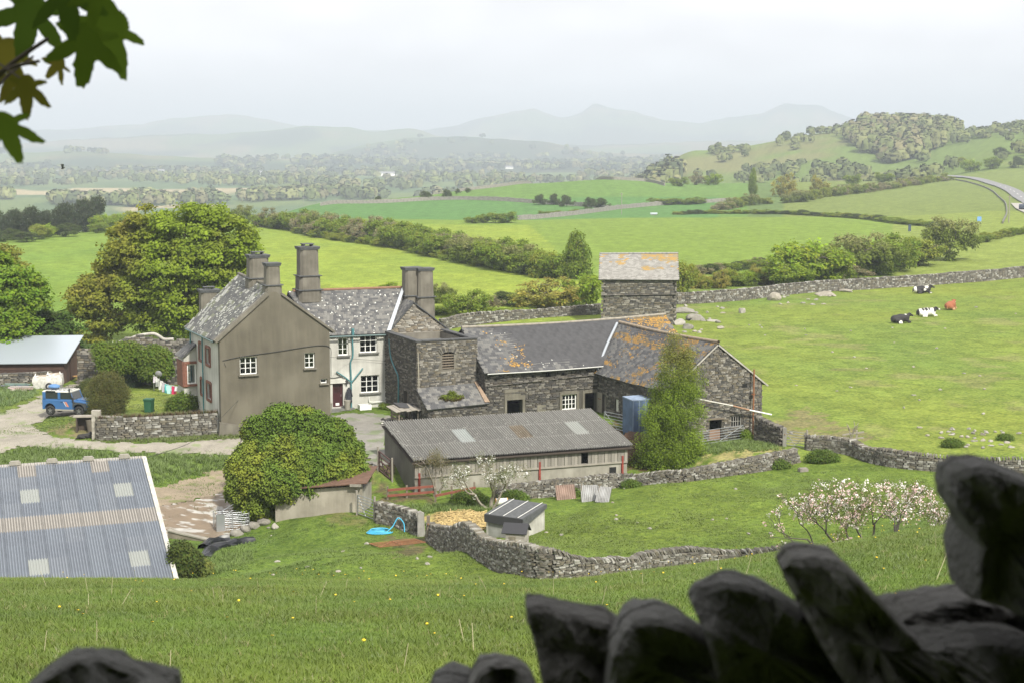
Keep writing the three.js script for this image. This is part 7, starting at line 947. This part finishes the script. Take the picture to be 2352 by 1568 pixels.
  const km = thing('dog_kennel', 'dark wooden kennel and drum by the garden gateway', 'kennel', spot(196, 990, 80), 0.1); mesh('shelf_top', box(1.7, 0.1, 0.7, 0, 1.15, 0), greyWood, km); mesh('side', box(0.1, 1.1, 0.6, -0.6, 0.55, 0), darkWood, km); mesh('back', box(1.4, 1, 0.06, 0, 0.5, -0.3), darkWood, km); mesh('drum', cyl(0.36, 0.34, 0.95, 0.45, 0.45, 0.15, 0, 0, 0.15, 12), skin(0.16, 0.14, 0.11), km);
  const gp = thing('brick_gatepost', 'pale block pillar at the garden wall end', 'pillar', spot(222, 1008, 80), 0.1); for (let i = 0; i < 5; i++) mesh('block', box(0.62, 0.42, 0.5, gauss() * 0.02, 0.2 + i * 0.43, 0), skin(0.4, 0.375, 0.33, 0.9, { map: stained, rep: 1 }), gp); mesh('flat_stones', [box(1.6, 0.06, 0.5, 1.1, 1.66, 0)], skin(0.4, 0.38, 0.35), gp);
  // pole and wires
  const pb = spot(555, 990, 80), pole = thing('utility_pole', 'thin weathered wooden pole in front of the gable', 'pole', pb), pt = lift(553, 912, -pb.z).sub(pb); mesh('shaft', bar(V(0, -0.4, 0), pt, 0.09, 8, 0.07), greyWood, pole); mesh('insulator', [box(0.3, 0.06, 0.06, pt.x, pt.y - 0.15, pt.z)], plain(0.2, 0.2, 0.2), pole);
  const [gx, gz] = farm(0.3, -0.1), w0 = pb.clone().add(pt), w1 = V(gx, 5.4, gz), w2 = lift(330, 1053, 92.5), wires = thing('overhead_wires', 'black wires running from gable to pole to the sheeted barn', 'wire', w0); mesh('upper_wire', tube([V(0, 0, 0), w1.clone().sub(w0).multiplyScalar(0.5).add(V(0, -0.3, 0)), w1.clone().sub(w0)], 0.014, 4), plain(0.02, 0.02, 0.02), wires); mesh('lower_wire', tube([V(0, 0, 0), w2.clone().sub(w0).multiplyScalar(0.5).add(V(0, -0.9, 0)), w2.clone().sub(w0)], 0.016, 4, 20), plain(0.02, 0.02, 0.02), wires);
  const hs = thing('box_trough', 'small dark trap box on the pale slab by the yard wall corner', 'trough', spot(1845, 1082, 80), 0.3); mesh('trough', [box(0.6, 0.2, 0.4, 0, 0.1, 0), box(0.5, 0.05, 0.3, 0, 0.22, 0)], skin(0.3, 0.27, 0.24), hs);
}
function alloyish() { return plain(0.3, 0.3, 0.31, 0.5, { metalness: 0.5 }); }
// ---------------------------------------------------------------- rocks
const rockShape = [...Array(5)].map(() => { const g = mergeVertices((() => { const q = new THREE.IcosahedronGeometry(0.5, 2); q.deleteAttribute('uv'); q.deleteAttribute('normal'); return q; })(), 1e-4), p = g.attributes.position, s = R() * 90, n = [...Array(5)].map(() => V(gauss(), Math.abs(gauss()) * 0.7 + 0.1, gauss()).normalize()), lim = n.map(() => rr(0.24, 0.4)); for (let i = 0; i < p.count; i++) { const v = V().fromBufferAttribute(p, i); n.forEach((q, k) => { const d = v.dot(q); if (d > lim[k]) v.addScaledVector(q, lim[k] - d); }); v.multiplyScalar(0.9 + 0.25 * fbm(v.x * 4 + s, v.y * 4 + v.z * 3, 3, 6)); p.setXYZ(i, v.x, v.y, v.z); } return metreUV(toCreasedNormals(g, 0.5)); });
const rockSkin = [skin(0.36, 0.33, 0.275, 0.95, { map: stained, rep: 1 }), skin(0.28, 0.265, 0.235, 0.95, { map: stained, rep: 1 }), skin(0.38, 0.36, 0.32, 0.95, { map: stained, rep: 1 })];
const rock = (label, u, v, w, h, d, group, k = 0) => { const o = raw('boulder', rockShape[Math.floor(R() * 5)], rockSkin[k % 3]); o.position.copy(spot(u, v, 60)).add(V(0, h * 0.22, 0)); o.rotation.y = R() * 6; o.scale.set(w, h, d); tag(o, label, 'boulder', group); };
rock('large pale outcrop boulder in the cow pasture below the wall', 1778, 689, 2.6, 1.9, 2, null, 0); rock('long flat outcrop slab right of the large pale boulder', 1898, 679, 3.6, 0.9, 2, null, 0); rock('low outcrop slab nearest the pasture wall', 1945, 670, 2.6, 0.6, 1.6, null, 0); rock('grey boulder leaning upright alone in the pasture', 1705, 719, 0.9, 1.1, 0.8, null, 2); rock('sloping slab beside the field barn corner', 1570, 718, 3.4, 1.0, 2.2, null, 1); rock('pale slab fallen below the field barn', 1600, 735, 2.6, 1.2, 1.6, null, 1); rock('flat grey slab lying furthest from the field barn', 1640, 738, 1.9, 0.35, 1.1, null, 2); rock('rough boulder under the field barn corner', 1560, 745, 1.8, 1.1, 1.4, null, 2); rock('pointed boulder where the crow perches', 1580, 755, 1.5, 1.0, 1.2, null, 1);
for (let i = 0; i < 22; i++) rock('small scattered stone near the field barn', rr(1555, 1665), rr(700, 770), rr(0.3, 0.9), rr(0.25, 0.5), rr(0.3, 0.8), 'scattered stones by the field barn', i); for (let i = 0; i < 12; i++) rock('small stone between the pasture outcrops', rr(1790, 1930), rr(676, 700), rr(0.3, 0.8), rr(0.2, 0.4), rr(0.3, 0.7), 'stones between the outcrops', i);
for (let i = 0; i < 32; i++) rock('pale loose stone lying in the cow pasture', rr(1680, 2340), rr(700, 1010), rr(0.18, 0.45), rr(0.12, 0.25), rr(0.18, 0.4), 'loose stones in the pasture', i); for (let i = 0; i < 34; i++) rock('stone in the rubble strip at the pasture edge', rr(2130, 2352), rr(985, 1030), rr(0.2, 0.6), rr(0.15, 0.3), rr(0.2, 0.5), 'rubble strip at the pasture edge', i); for (let i = 0; i < 20; i++) rock('small grey stone in the paddock grass', rr(1050, 1800), rr(1110, 1245), rr(0.12, 0.3), rr(0.08, 0.18), rr(0.12, 0.3), 'small stones in the paddock', i); for (let i = 0; i < 12; i++) rock('small stone in the grass bank below the yard', rr(560, 1000), rr(1210, 1325), rr(0.12, 0.4), rr(0.08, 0.2), rr(0.12, 0.35), 'small stones on the grass bank', i);
rock('square grey block on the bank by the ivy wall', 632, 1212, 0.7, 0.45, 0.5, null, 2); for (const [u, v] of [[545, 1228], [565, 1218], [585, 1210], [605, 1202]]) rock('rough stone of the tumbled yard edging', u, v, 1.0, 0.6, 0.7, 'tumbled yard edging', 1);
{ const t = thing('yard_retaining_wall', 'stained concrete retaining wall below the muddy yard', 'wall', spot(385, 1236, 75).add(V(0, -0.6, 0)), -0.22); mesh('face', solid([[0, -0.8], [3.1, -0.8], [3.1, 0.55], [0, 1.1]], 0.25), skin(0.24, 0.21, 0.17, 0.95, { map: stained, rep: 0.4 }), t); mesh('capping', slab(V(-0.05, 1.13, 0.05), V(3.15, 0.58, 0.05), V(3.15, 0.58, -0.35), V(-0.05, 1.13, -0.35), 0.08), concrete, t); }
// birds and far signs
{ const crow = (label, p, wing) => { const t = thing('crow', label, 'bird', p, 0.4), k = plain(0.012, 0.012, 0.014, 0.5); raw('body', metreUV(joined([place(new THREE.SphereGeometry(0.14, 10, 8), 0, 0.15, 0, 0, 0, 0.25, V(1.7, 0.9, 0.85)), place(new THREE.SphereGeometry(0.08, 8, 6), 0.24, 0.26, 0), place(new THREE.ConeGeometry(0.03, 0.12, 6), 0.35, 0.25, 0, 0, 0, -Math.PI / 2)])), k, t); for (const s of [1, -1]) mesh('wing', polyFace([[V(0.12, 0.2, s * 0.08), V(-0.12, 0.2, s * 0.08), V(-0.22, 0.2 + wing, s * (0.2 + wing)), V(0.05, 0.24 + wing, s * (0.25 + wing * 1.6))]]), plain(0.012, 0.012, 0.014, 0.5, { side: THREE.DoubleSide }), t); mesh('tail', polyFace([[V(-0.2, 0.14, 0.06), V(-0.2, 0.14, -0.06), V(-0.42, 0.1, -0.1), V(-0.42, 0.1, 0.1)]]), k, t); };
  crow('black crow perched on the boulder below the field barn', spot(1583, 752, 100).add(V(0, 0.75, 0)), 0.05); crow('black bird gliding far off over the valley', lift(143, 389, 240), 0.55);
  const sg = (name, label, u, v, w, h, c, post) => { const t = thing(name, label, 'sign', spot(u, v, 200), 0.15); mesh('board', box(w, h, 0.08, 0, post + h / 2, 0), plain(...c, 0.6), t); for (const s of [-0.4, 0.4]) mesh('post', bar(V(s * w, -0.2, -0.05), V(s * w, post + h, -0.05), 0.05), steel, t); };
  sg('roadside_sign', 'dark blue sign seen over the pasture hedge', 2090, 533, 0.7, 1.6, [0.03, 0.05, 0.09], 0.2); sg('roadside_sign', 'pale blue sign at the lay-by', 2250, 514, 1.1, 1.2, [0.15, 0.32, 0.62], 0.6);
  const tr = thing('field_trough', 'pale metal water trough in the field below the bank', 'trough', spot(1502, 494, 300), 0.1); mesh('tank', [box(2.2, 0.5, 0.8, 0, 0.5, 0)], plain(0.5, 0.55, 0.6, 0.5), tr); mesh('stand', box(1.8, 0.3, 0.5, 0, 0.1, 0), concrete, tr);
  for (const [u, v, label] of [[697, 470, 'slim pole on the distant field edge'], [1428, 493, 'slim pole beyond the bright green field'], [2318, 512, 'wooden pole beside the road bend'], [882, 452, 'far pole on the valley side']]) { const t = thing('distant_pole', label, 'pole', spot(u, v, 300)); mesh('shaft', bar(V(0, -0.3, 0), V(0, 7, 0), 0.12), greyWood, t); mesh('cross_arm', box(1.2, 0.12, 0.1, 0, 6.6, 0), greyWood, t); }
  const car = thing('distant_car', 'dark car on the road at the right edge', 'car', spot(2349, 483, 300).add(V(0, 0.4, 0)), 1.2); mesh('body', solid([[-2.1, 0.3], [2.1, 0.3], [2.1, 0.75], [1.3, 0.9], [0.7, 1.4], [-1.2, 1.4], [-2, 0.9]], 1.7, [], 0.05).translate(0, 0, 0.85), plain(0.03, 0.04, 0.06, 0.3), car); for (const x of [-1.3, 1.3]) mesh('wheel', cyl(0.33, 0.33, 1.75, x, 0.33, 0, Math.PI / 2, 0, 0, 14), plain(0.02, 0.02, 0.02, 0.8), car); mesh('windows', box(1.6, 0.35, 1.78, -0.25, 1.12, 0), plain(0.1, 0.12, 0.14, 0.1), car);
  // white cottages far across the valley
  for (const [u, v, w, h, label] of [[262, 398, 14, 7, 'tallest white house of the far hamlet'], [240, 402, 26, 5, 'long pale barn of the far hamlet'], [284, 401, 16, 5, 'low white cottage right of the tallest house'], [137, 402, 12, 5, 'white cottage at the left of the far hamlet'], [370, 401, 12, 6, 'grey stone house in the far hamlet'], [568, 398, 10, 5, 'small white house half hidden in far trees'], [592, 404, 30, 5, 'long white shed beyond the valley woods'], [680, 375, 10, 5, 'lone white house on the far wooded slope'], [1170, 390, 16, 4, 'pale cottage among far valley trees'], [900, 407, 46, 5, 'long cream buildings along the valley floor'], [1160, 373, 10, 5, 'white dot of a farmhouse in the middle valley']]) { const t = thing('distant_house', label, 'house', spot(u, v, 1200).add(V(0, 1.5, 0)), rr(-0.3, 0.3)); mesh('walls', box(w, h, 8, 0, h / 2, 0), plain(0.85, 0.84, 0.8, 0.9), t); mesh('roof', [slab(V(-w / 2 - 0.4, h, 4.4), V(w / 2 + 0.4, h, 4.4), V(w / 2 + 0.4, h + 2.8, 0), V(-w / 2 - 0.4, h + 2.8, 0), 0.2), slab(V(w / 2 + 0.4, h, -4.4), V(-w / 2 - 0.4, h, -4.4), V(-w / 2 - 0.4, h + 2.8, 0), V(w / 2 + 0.4, h + 2.8, 0), 0.2)], plain(0.25, 0.25, 0.26, 0.9), t); } }
// ---------------------------------------------------------------- grass of the near slope, flowers, rough growth
const tuft = (n, h, w, lean) => { const pos = [], nor = [], idx = []; for (let i = 0; i < n; i++) { const a = R() * 6.28, r = Math.sqrt(R()) * 0.09, x = Math.cos(a) * r, z = Math.sin(a) * r, hh = h * rr(0.5, 1.15), d = R() * 6.28, lx = Math.cos(d) * lean * hh * rr(0.3, 1), lz = Math.sin(d) * lean * hh * rr(0.3, 1), sx = -Math.sin(d) * w, sz = Math.cos(d) * w, o = pos.length / 3; pos.push(x - sx, 0, z - sz, x + sx, 0, z + sz, x + lx * 0.45 - sx * 0.7, hh * 0.62, z + lz * 0.45 - sz * 0.7, x + lx * 0.45 + sx * 0.7, hh * 0.62, z + lz * 0.45 + sz * 0.7, x + lx, hh * 0.98, z + lz); for (let k = 0; k < 5; k++) nor.push(lx * 0.6, 1, lz * 0.6); idx.push(o, o + 1, o + 3, o, o + 3, o + 2, o + 2, o + 3, o + 4); } const g = new THREE.BufferGeometry(); g.setAttribute('position', new THREE.Float32BufferAttribute(pos, 3)); g.setAttribute('normal', new THREE.Float32BufferAttribute(nor, 3)); g.setIndex(idx); g.normalizeNormals(); return g; };
const blade = new THREE.MeshPhysicalMaterial({ color: C(1, 1, 1), roughness: 1, transmission: 0.35, ior: 1.3, specularIntensity: 0.3, side: THREE.DoubleSide });
{
  const near = [], c = [0, 0, 0];
  for (let i = 0; i < 100000; i++) { const d = 9 + 33 * Math.pow(R(), 0.85), x = rr(-0.36, 0.36) * d, z = -d; const n = fbm(x * 0.5, z * 0.5, 3, 141), s = rr(0.55, 1.0) * (0.65 + n * 0.8) * (0.8 + d * 0.012); fieldColour(x, z, c); const k = rr(0.95, 1.45), dry = R() < 0.03; near.push([M4().compose(V(x, ground(x, z) - 0.01, z), new THREE.Quaternion().setFromEuler(new THREE.Euler(gauss() * 0.15, R() * 6.28, gauss() * 0.15)), V(s * 1.5, s, s * 1.5)), dry ? C(0.3, 0.27, 0.13) : C(c[0] * k * (0.92 + n * 0.25), c[1] * k * 1.0, c[2] * k)]); }
  tag(copies('meadow_grass', tuft(12, 0.07, 0.0028, 0.85), blade, near), 'tufty green meadow grass on the near slope', 'grass', null, 'stuff');
  const mid = []; for (let i = 0; i < 60000; i++) { const d = rr(73, 135), u = rr(-150, 2500), [x, z] = [(u - 1176) / FOCAL * d, -d]; const n = fbm(x * 0.4, z * 0.4, 3, 145); if ((d > 96 && u < 1500 && u > 550) || (d > 104 && u > 1600)) continue; const s = rr(0.5, 1.0) * (n * 1.5 + 0.1); fieldColour(x, z, c); if (c[0] > c[1] * 0.92) continue; const k = rr(1.1, 1.55); mid.push([M4().compose(V(x, ground(x, z) - 0.01, z), new THREE.Quaternion().setFromEuler(new THREE.Euler(0, R() * 6.28, 0)), V(s * 2.2, s, s * 2.2)), C(c[0] * k, c[1] * k, c[2] * k)]); }
  tag(copies('paddock_grass', tuft(8, 0.13, 0.009, 0.9), blade, mid), 'clumpy grass of the paddocks and banks', 'grass', null, 'stuff');
  const rough = [], tallT = tuft(14, 0.5, 0.014, 0.8), addRough = (l, n, h, col) => { const P = onLand(l), xs = P.map((p) => p[0]), zs = P.map((p) => p[1]); for (let i = 0; i < n; i++) { const x = rr(Math.min(...xs), Math.max(...xs)), z = rr(Math.min(...zs), Math.max(...zs)); if (!inside(P, x + gauss() * 0.4, z + gauss() * 0.4)) continue; const s = rr(...h); rough.push([M4().compose(V(x, ground(x, z) - 0.02, z), new THREE.Quaternion().setFromEuler(new THREE.Euler(0, R() * 6.28, 0)), V(s * 1.6, s, s * 1.6)), C(...col).multiplyScalar(rr(0.7, 1.25))]); } };
  const G1 = [0.16, 0.235, 0.045]; addRough([[-60, 1062], [0, 1040], [60, 1028], [200, 1036], [400, 1043], [530, 1050], [520, 1072], [440, 1095], [345, 1112], [330, 1052], [100, 1075], [-60, 1090]], 4200, [0.35, 0.9], G1); addRough([[75, 975], [100, 960], [190, 962], [195, 980], [130, 985], [95, 992]], 500, [0.2, 0.4], G1); addRough([[210, 1010], [495, 998], [560, 1000], [530, 1010], [230, 1018]], 900, [0.3, 0.6], [0.15, 0.19, 0.04]); addRough([[-60, 890], [80, 882], [90, 905], [0, 940], [-60, 945]], 1300, [0.4, 0.9], [0.14, 0.22, 0.045]); addRough([[1590, 1025], [1710, 1010], [1800, 1022], [1790, 1035], [1600, 1050]], 1100, [0.3, 0.6], G1); addRough([[880, 1165], [1130, 1155], [1120, 1175], [900, 1180]], 800, [0.35, 0.7], G1); addRough([[440, 1330], [470, 1290], [560, 1262], [590, 1270], [500, 1320]], 700, [0.4, 0.8], G1);
  for (const t of [0.25, 0.5, 0.75]) addRough([[225, 957], [500, 947], [500, 953], [225, 962]], 10, [0.2, 0.4], G1);
  tag(copies('rough_grass', tallT, blade, rough), 'long rank grass and nettles along the track and walls', 'grass', null, 'stuff');
  const top = []; for (let i = 0; i < 420; i++) { const f = R(), p = spot(lerp(225, 500, f), lerp(1010, 995, f), 80); top.push([M4().compose(V(p.x + gauss() * 0.15, p.y + 1.5, p.z - 0.1 + gauss() * 0.12), new THREE.Quaternion().setFromEuler(new THREE.Euler(gauss() * 0.4, R() * 6, gauss() * 0.4)), V(0.6, rr(0.4, 0.9), 0.6)), pick([C(0.14, 0.16, 0.05), C(0.2, 0.11, 0.06), C(0.17, 0.13, 0.07)])]); }
  tag(copies('wall_weeds', tallT, blade, top), 'reddish weeds growing along the top of the garden wall', 'weeds', null, 'stuff');
  const petal = joined([...Array(5)].map((_, i) => place(new THREE.CircleGeometry(0.5, 6), 0.42, 0, 0, -Math.PI / 2 + 0.3, 0, 0).rotateY(i * 1.257))), fl = [], st = [];
  for (let i = 0; i < 130; i++) { const d = 10.5 + 28 * Math.pow(R(), 0.9), x = rr(-0.3, 0.34) * d, z = -d, h = rr(0.18, 0.34), y = ground(x, z); fl.push([M4().compose(V(x, y + h, z), new THREE.Quaternion().setFromEuler(new THREE.Euler(gauss() * 0.3, R() * 6, gauss() * 0.3)), V(0.016, 0.016, 0.016)), C(0.8, 0.55, 0.02)]); st.push([M4().compose(V(x, y + h / 2, z), new THREE.Quaternion(), V(1, h, 1)), C(0.13, 0.17, 0.04)]); }
  for (let i = 0; i < 45; i++) { const d = 11 + 26 * R(), x = rr(-0.3, 0.3) * d, z = -d, h = rr(0.15, 0.34); st.push([M4().compose(V(x, ground(x, z) + h * 0.45, z), new THREE.Quaternion().setFromEuler(new THREE.Euler(gauss() * 0.5, 0, gauss() * 0.5)), V(1.2, h, 1.2)), C(0.42, 0.38, 0.24)]); }
  tag(copies('buttercups', petal, plain(1, 1, 1, 0.5, { side: THREE.DoubleSide }), fl), 'small yellow buttercups dotted over the near slope', 'flowers', null, 'stuff'); tag(copies('stalks', new THREE.CylinderGeometry(0.0025, 0.003, 1, 4), plain(1, 1, 1, 0.9), st), 'thin flower stalks and dry bents in the near grass', 'stalks', null, 'stuff');
}
// ---------------------------------------------------------------- the wall the view is taken over
{
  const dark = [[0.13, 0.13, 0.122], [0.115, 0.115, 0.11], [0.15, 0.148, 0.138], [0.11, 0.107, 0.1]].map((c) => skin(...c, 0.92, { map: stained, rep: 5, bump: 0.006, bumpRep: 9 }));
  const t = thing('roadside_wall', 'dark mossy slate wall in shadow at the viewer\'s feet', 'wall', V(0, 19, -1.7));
  const S = [[1.5, 0.28, [[40, 1700], [70, 1560], [110, 1530], [160, 1500], [200, 1490], [245, 1491], [300, 1510], [350, 1533], [400, 1560], [440, 1700]], 'rounded wall stone at lower left'], [1.78, 0.25, [[970, 1720], [985, 1565], [1000, 1526], [1040, 1516], [1080, 1532], [1110, 1580], [1130, 1720]]], [1.74, 0.26, [[1080, 1720], [1078, 1540], [1100, 1510], [1140, 1500], [1185, 1504], [1220, 1530], [1245, 1590], [1260, 1720]]], [1.68, 0.3, [[1265, 1720], [1250, 1560], [1228, 1460], [1207, 1400], [1206, 1372], [1240, 1368], [1320, 1386], [1395, 1408], [1425, 1436], [1470, 1520], [1500, 1720]]], [1.66, 0.3, [[1400, 1720], [1375, 1560], [1392, 1440], [1420, 1396], [1450, 1380], [1500, 1378], [1560, 1398], [1650, 1465], [1760, 1560], [1840, 1720]]], [1.64, 0.3, [[1700, 1720], [1640, 1560], [1618, 1470], [1598, 1405], [1574, 1352], [1588, 1326], [1640, 1303], [1690, 1308], [1760, 1336], [1830, 1378], [1910, 1455], [2010, 1560], [2100, 1720]]], [1.6, 0.3, [[2060, 1720], [1960, 1590], [1890, 1490], [1840, 1400], [1806, 1335], [1778, 1275], [1798, 1252], [1850, 1247], [1900, 1249], [1955, 1303], [2060, 1415], [2180, 1515], [2300, 1620], [2380, 1720]]], [1.72, 0.4, [[2000, 1372], [2040, 1345], [2110, 1335], [2200, 1338], [2330, 1362], [2480, 1420], [2480, 1560], [2300, 1500], [2110, 1425]]], [1.62, 0.42, [[2060, 1420], [2200, 1425], [2480, 1470], [2480, 1760], [2340, 1760], [2200, 1580]]], [1.62, 0.34, [[2132, 1085], [2140, 1050], [2165, 1028], [2210, 1027], [2260, 1042], [2352, 1080], [2480, 1105], [2480, 1460], [2352, 1392], [2250, 1345], [2186, 1335], [2184, 1260], [2195, 1205], [2168, 1165], [2140, 1120]]], [1.78, 0.2, [[1350, 1432], [1378, 1414], [1410, 1410], [1450, 1440], [1470, 1720], [1350, 1720]]], [1.78, 0.2, [[1540, 1450], [1600, 1428], [1650, 1440], [1700, 1500], [1710, 1720], [1540, 1720]]], [1.78, 0.2, [[1780, 1420], [1835, 1392], [1880, 1405], [1940, 1480], [2000, 1720], [1780, 1720]]], [1.76, 0.2, [[1960, 1430], [2030, 1395], [2090, 1405], [2200, 1500], [2300, 1720], [2000, 1720]]]];
  const names = ['rounded wall stone standing alone at the lower left', null, null, 'pointed slab of the wall top', null, 'slab with a pale chipped edge', 'longest slanting slab of the wall top', 'flat slab bridging below the upright stone', null, 'tallest upright stone at the right end'];
  S.forEach(([d, th0, l], i) => {
    const th = th0 * 0.26;
    const P = l.map(([u, v]) => lift(u, v, d)), c = P.reduce((a, b) => a.clone().add(b), V(0, 0, 0)).multiplyScalar(1 / P.length), rayC = c.clone().sub(V(0, EYE, 0)).normalize();
    const per = P.map((p, j) => p.distanceTo(P[(j + 1) % P.length])), tot = per.reduce((p, q) => p + q), cv = []; P.forEach((p, j) => { const m = Math.max(2, Math.round(per[j] / tot * 70)); for (let q = 0; q < m; q++) cv.push(p.clone().lerp(P[(j + 1) % P.length], q / m).sub(c)); }); const n = cv.length;
    const ring = (k, z) => cv.map((p) => V(p.x * k, p.y * k, z));
    const rings = [ring(0.25, th), ring(0.5, th), ring(0.72, th), ring(0.9, th), ring(0.98, th - 0.008), ring(0.992, th * 0.6), ring(0.975, th * 0.3), ring(1.0, 0.02), ring(0.97, 0.0), ring(0.85, -0.02)], pos = [], idx = [];
    rings.forEach((r) => r.forEach((p, j) => { const q = fbm(p.x * 14 + i * 3, p.y * 14 + p.z * 9, 4, 8) - 0.5, w = 1 + 0.022 * (vnoise(j * 0.9 + i * 5, p.z * 20, 3) - 0.5), v = V(p.x * w, p.y * w, p.z + q * 0.12 + 0.03 * (Math.floor(vnoise(p.x * 9 + p.y * 16 + i, p.y * 5 - p.x * 12, 21) * 4) / 4 - 0.5)); pos.push(v.x, v.y, v.z); })); for (let a = 0; a < rings.length - 1; a++) for (let j = 0; j < n; j++) { const A = a * n + j, B = a * n + (j + 1) % n; idx.push(A, A + n, B, B, A + n, B + n); }
    const cF = pos.length / 3; pos.push(0, 0, th * 0.9, 0, 0, -0.02); for (let j = 0; j < n; j++) { idx.push(cF, j, (j + 1) % n, cF + 1, (rings.length - 1) * n + (j + 1) % n, (rings.length - 1) * n + j); }
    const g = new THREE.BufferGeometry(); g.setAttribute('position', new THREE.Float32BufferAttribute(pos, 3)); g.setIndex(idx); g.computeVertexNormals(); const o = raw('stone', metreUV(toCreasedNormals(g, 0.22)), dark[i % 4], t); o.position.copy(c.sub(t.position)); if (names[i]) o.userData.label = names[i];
  });
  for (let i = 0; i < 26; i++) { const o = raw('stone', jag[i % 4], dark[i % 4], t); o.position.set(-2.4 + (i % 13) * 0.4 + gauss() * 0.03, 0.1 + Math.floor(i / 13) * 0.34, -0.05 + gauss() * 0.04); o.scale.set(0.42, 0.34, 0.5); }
  // overhanging tree: trunk beside the lane, crown above, one low spray of leaves hanging into view
  const tr = thing('overhanging_sycamore', 'sycamore overhanging the lane with dark lobed leaves at upper left', 'tree', V(-5, 19.3, 4.5)), L0 = tr.position, crownL = [[7, 7.5, -1.5, 4.6, 2.2, 4.2], [3.5, 8, -1, 4.2, 2.4, 4.2], [10, 7.2, 0, 4, 2.2, 4], [0, 7.5, 0, 4, 2.6, 4], [6.5, 9.2, 1.5, 5, 2.4, 4.5], [6, 6.8, 3, 5, 2, 4], [2, 6.2, -2.2, 3.2, 1.4, 2.6], [9, 6, -2, 3.4, 1.4, 2.6]];
  limbs(V(0, 0, 0), crownL, 0.4, bark, tr, { high: 4.5 }); copies('crown', SPRAY.big, LEAF, crownOf(crownL, 14000, [0.9, 1.4], hue(0.1, 0.15, 0.025)), tr);
  const edge = []; { const lob = [[0, 1, 0.5], [0.9, 0.92, 0.42], [-0.9, 0.92, 0.42], [1.8, 0.62, 0.36], [-1.8, 0.62, 0.36]].map(([a, r, w]) => ({ a, r, w })); for (let i = 0; i <= 120; i++) { const a = -Math.PI + i / 120 * Math.PI * 2; let r = 0.3; for (const l of lob) { const d = Math.atan2(Math.sin(a - l.a), Math.cos(a - l.a)); r = Math.max(r, l.r * Math.exp(-((Math.abs(d) / l.w) ** 1.5)) ); } r *= 1 + 0.05 * ((i * 7) % 5 - 2) / 2; edge.push([Math.sin(a) * r, Math.cos(a) * r]); } }
  const leafG = new THREE.ShapeGeometry(new THREE.Shape(edge.slice(0, 120).map((p) => new THREE.Vector2(...p)))), lp = leafG.attributes.position; for (let i = 0; i < lp.count; i++) { const x = lp.getX(i), y = lp.getY(i); lp.setZ(i, -0.12 * x * x - 0.1 * y * y + 0.05 * Math.sin(x * 6) * Math.sin(y * 5)); } leafG.computeVertexNormals();
  const lm = [[0.065, 0.11, 0.016], [0.095, 0.15, 0.018], [0.13, 0.13, 0.02], [0.17, 0.155, 0.026]].map((c) => new THREE.MeshPhysicalMaterial({ color: C(...c), roughness: 1, transmission: 0.6, ior: 1.35, specularIntensity: 0.3, side: THREE.DoubleSide }));
  const hang = [[255, 60, 2.5, 135, 138, 1, 0.2], [200, 85, 2.42, 118, 172, 1, 0.1], [70, 20, 2.55, 130, 160, 0, 0.4], [150, -20, 2.35, 120, 190, 0, -0.2], [20, 120, 2.6, 110, 140, 3, 0.3], [60, 195, 2.3, 82, 175, 2, 0.1], [10, 285, 2.25, 105, 190, 1, 0.5], [135, 145, 2.5, 55, 130, 3, 0.2], [30, 175, 2.5, 70, 150, 3, -0.2], [225, -20, 2.3, 85, 165, 1, 0.1]];
  for (const [u, v, d, size, rot, k, tip] of hang) { const o = raw('leaf', leafG, lm[k], tr), p = lift(u, v, d); o.position.copy(p.sub(L0)); o.rotation.set(tip - 0.12, gauss() * 0.35, rot * Math.PI / 180); o.scale.setScalar(size * d / FOCAL); }
  const tw = (a, b, r) => limb([lift(...a), lift((a[0] + b[0]) / 2, (a[1] + b[1]) / 2 - 12, (a[2] + b[2]) / 2), lift(...b)].map((p) => p.sub(L0)), r, r * 0.6, 6); mesh('twigs', [tw([-60, 230, 2.45], [110, 88, 2.5], 0.005), tw([-60, 200, 2.4], [90, 140, 2.45], 0.004), tw([-40, 240, 2.4], [75, 130, 2.5], 0.003), tw([-80, 120, 2.5], [60, 190, 2.35], 0.0025)], bark, tr); mesh('bough', limb([V(0, 4, 0), V(1.5, 4.3, -2.5), V(3.5, 3.4, -5.5), lift(-90, 150, 2.6).sub(L0)], 0.12, 0.01), bark, tr);
  for (let i = 0; i < 9; i++) { const o = bush('dark', 'added_hedge_bush', 'unseen dark hedge bush added behind the view to shade the wall', 'bush', V(-14 + i * 3.5, 19.0, 4.6 + gauss() * 0.5), rr(7, 9), rr(5.5, 7), 'unseen hedge added behind the view'); }  // unseen hedge, added to keep light off the near wall stones
}
renderer.render(scene, camera);
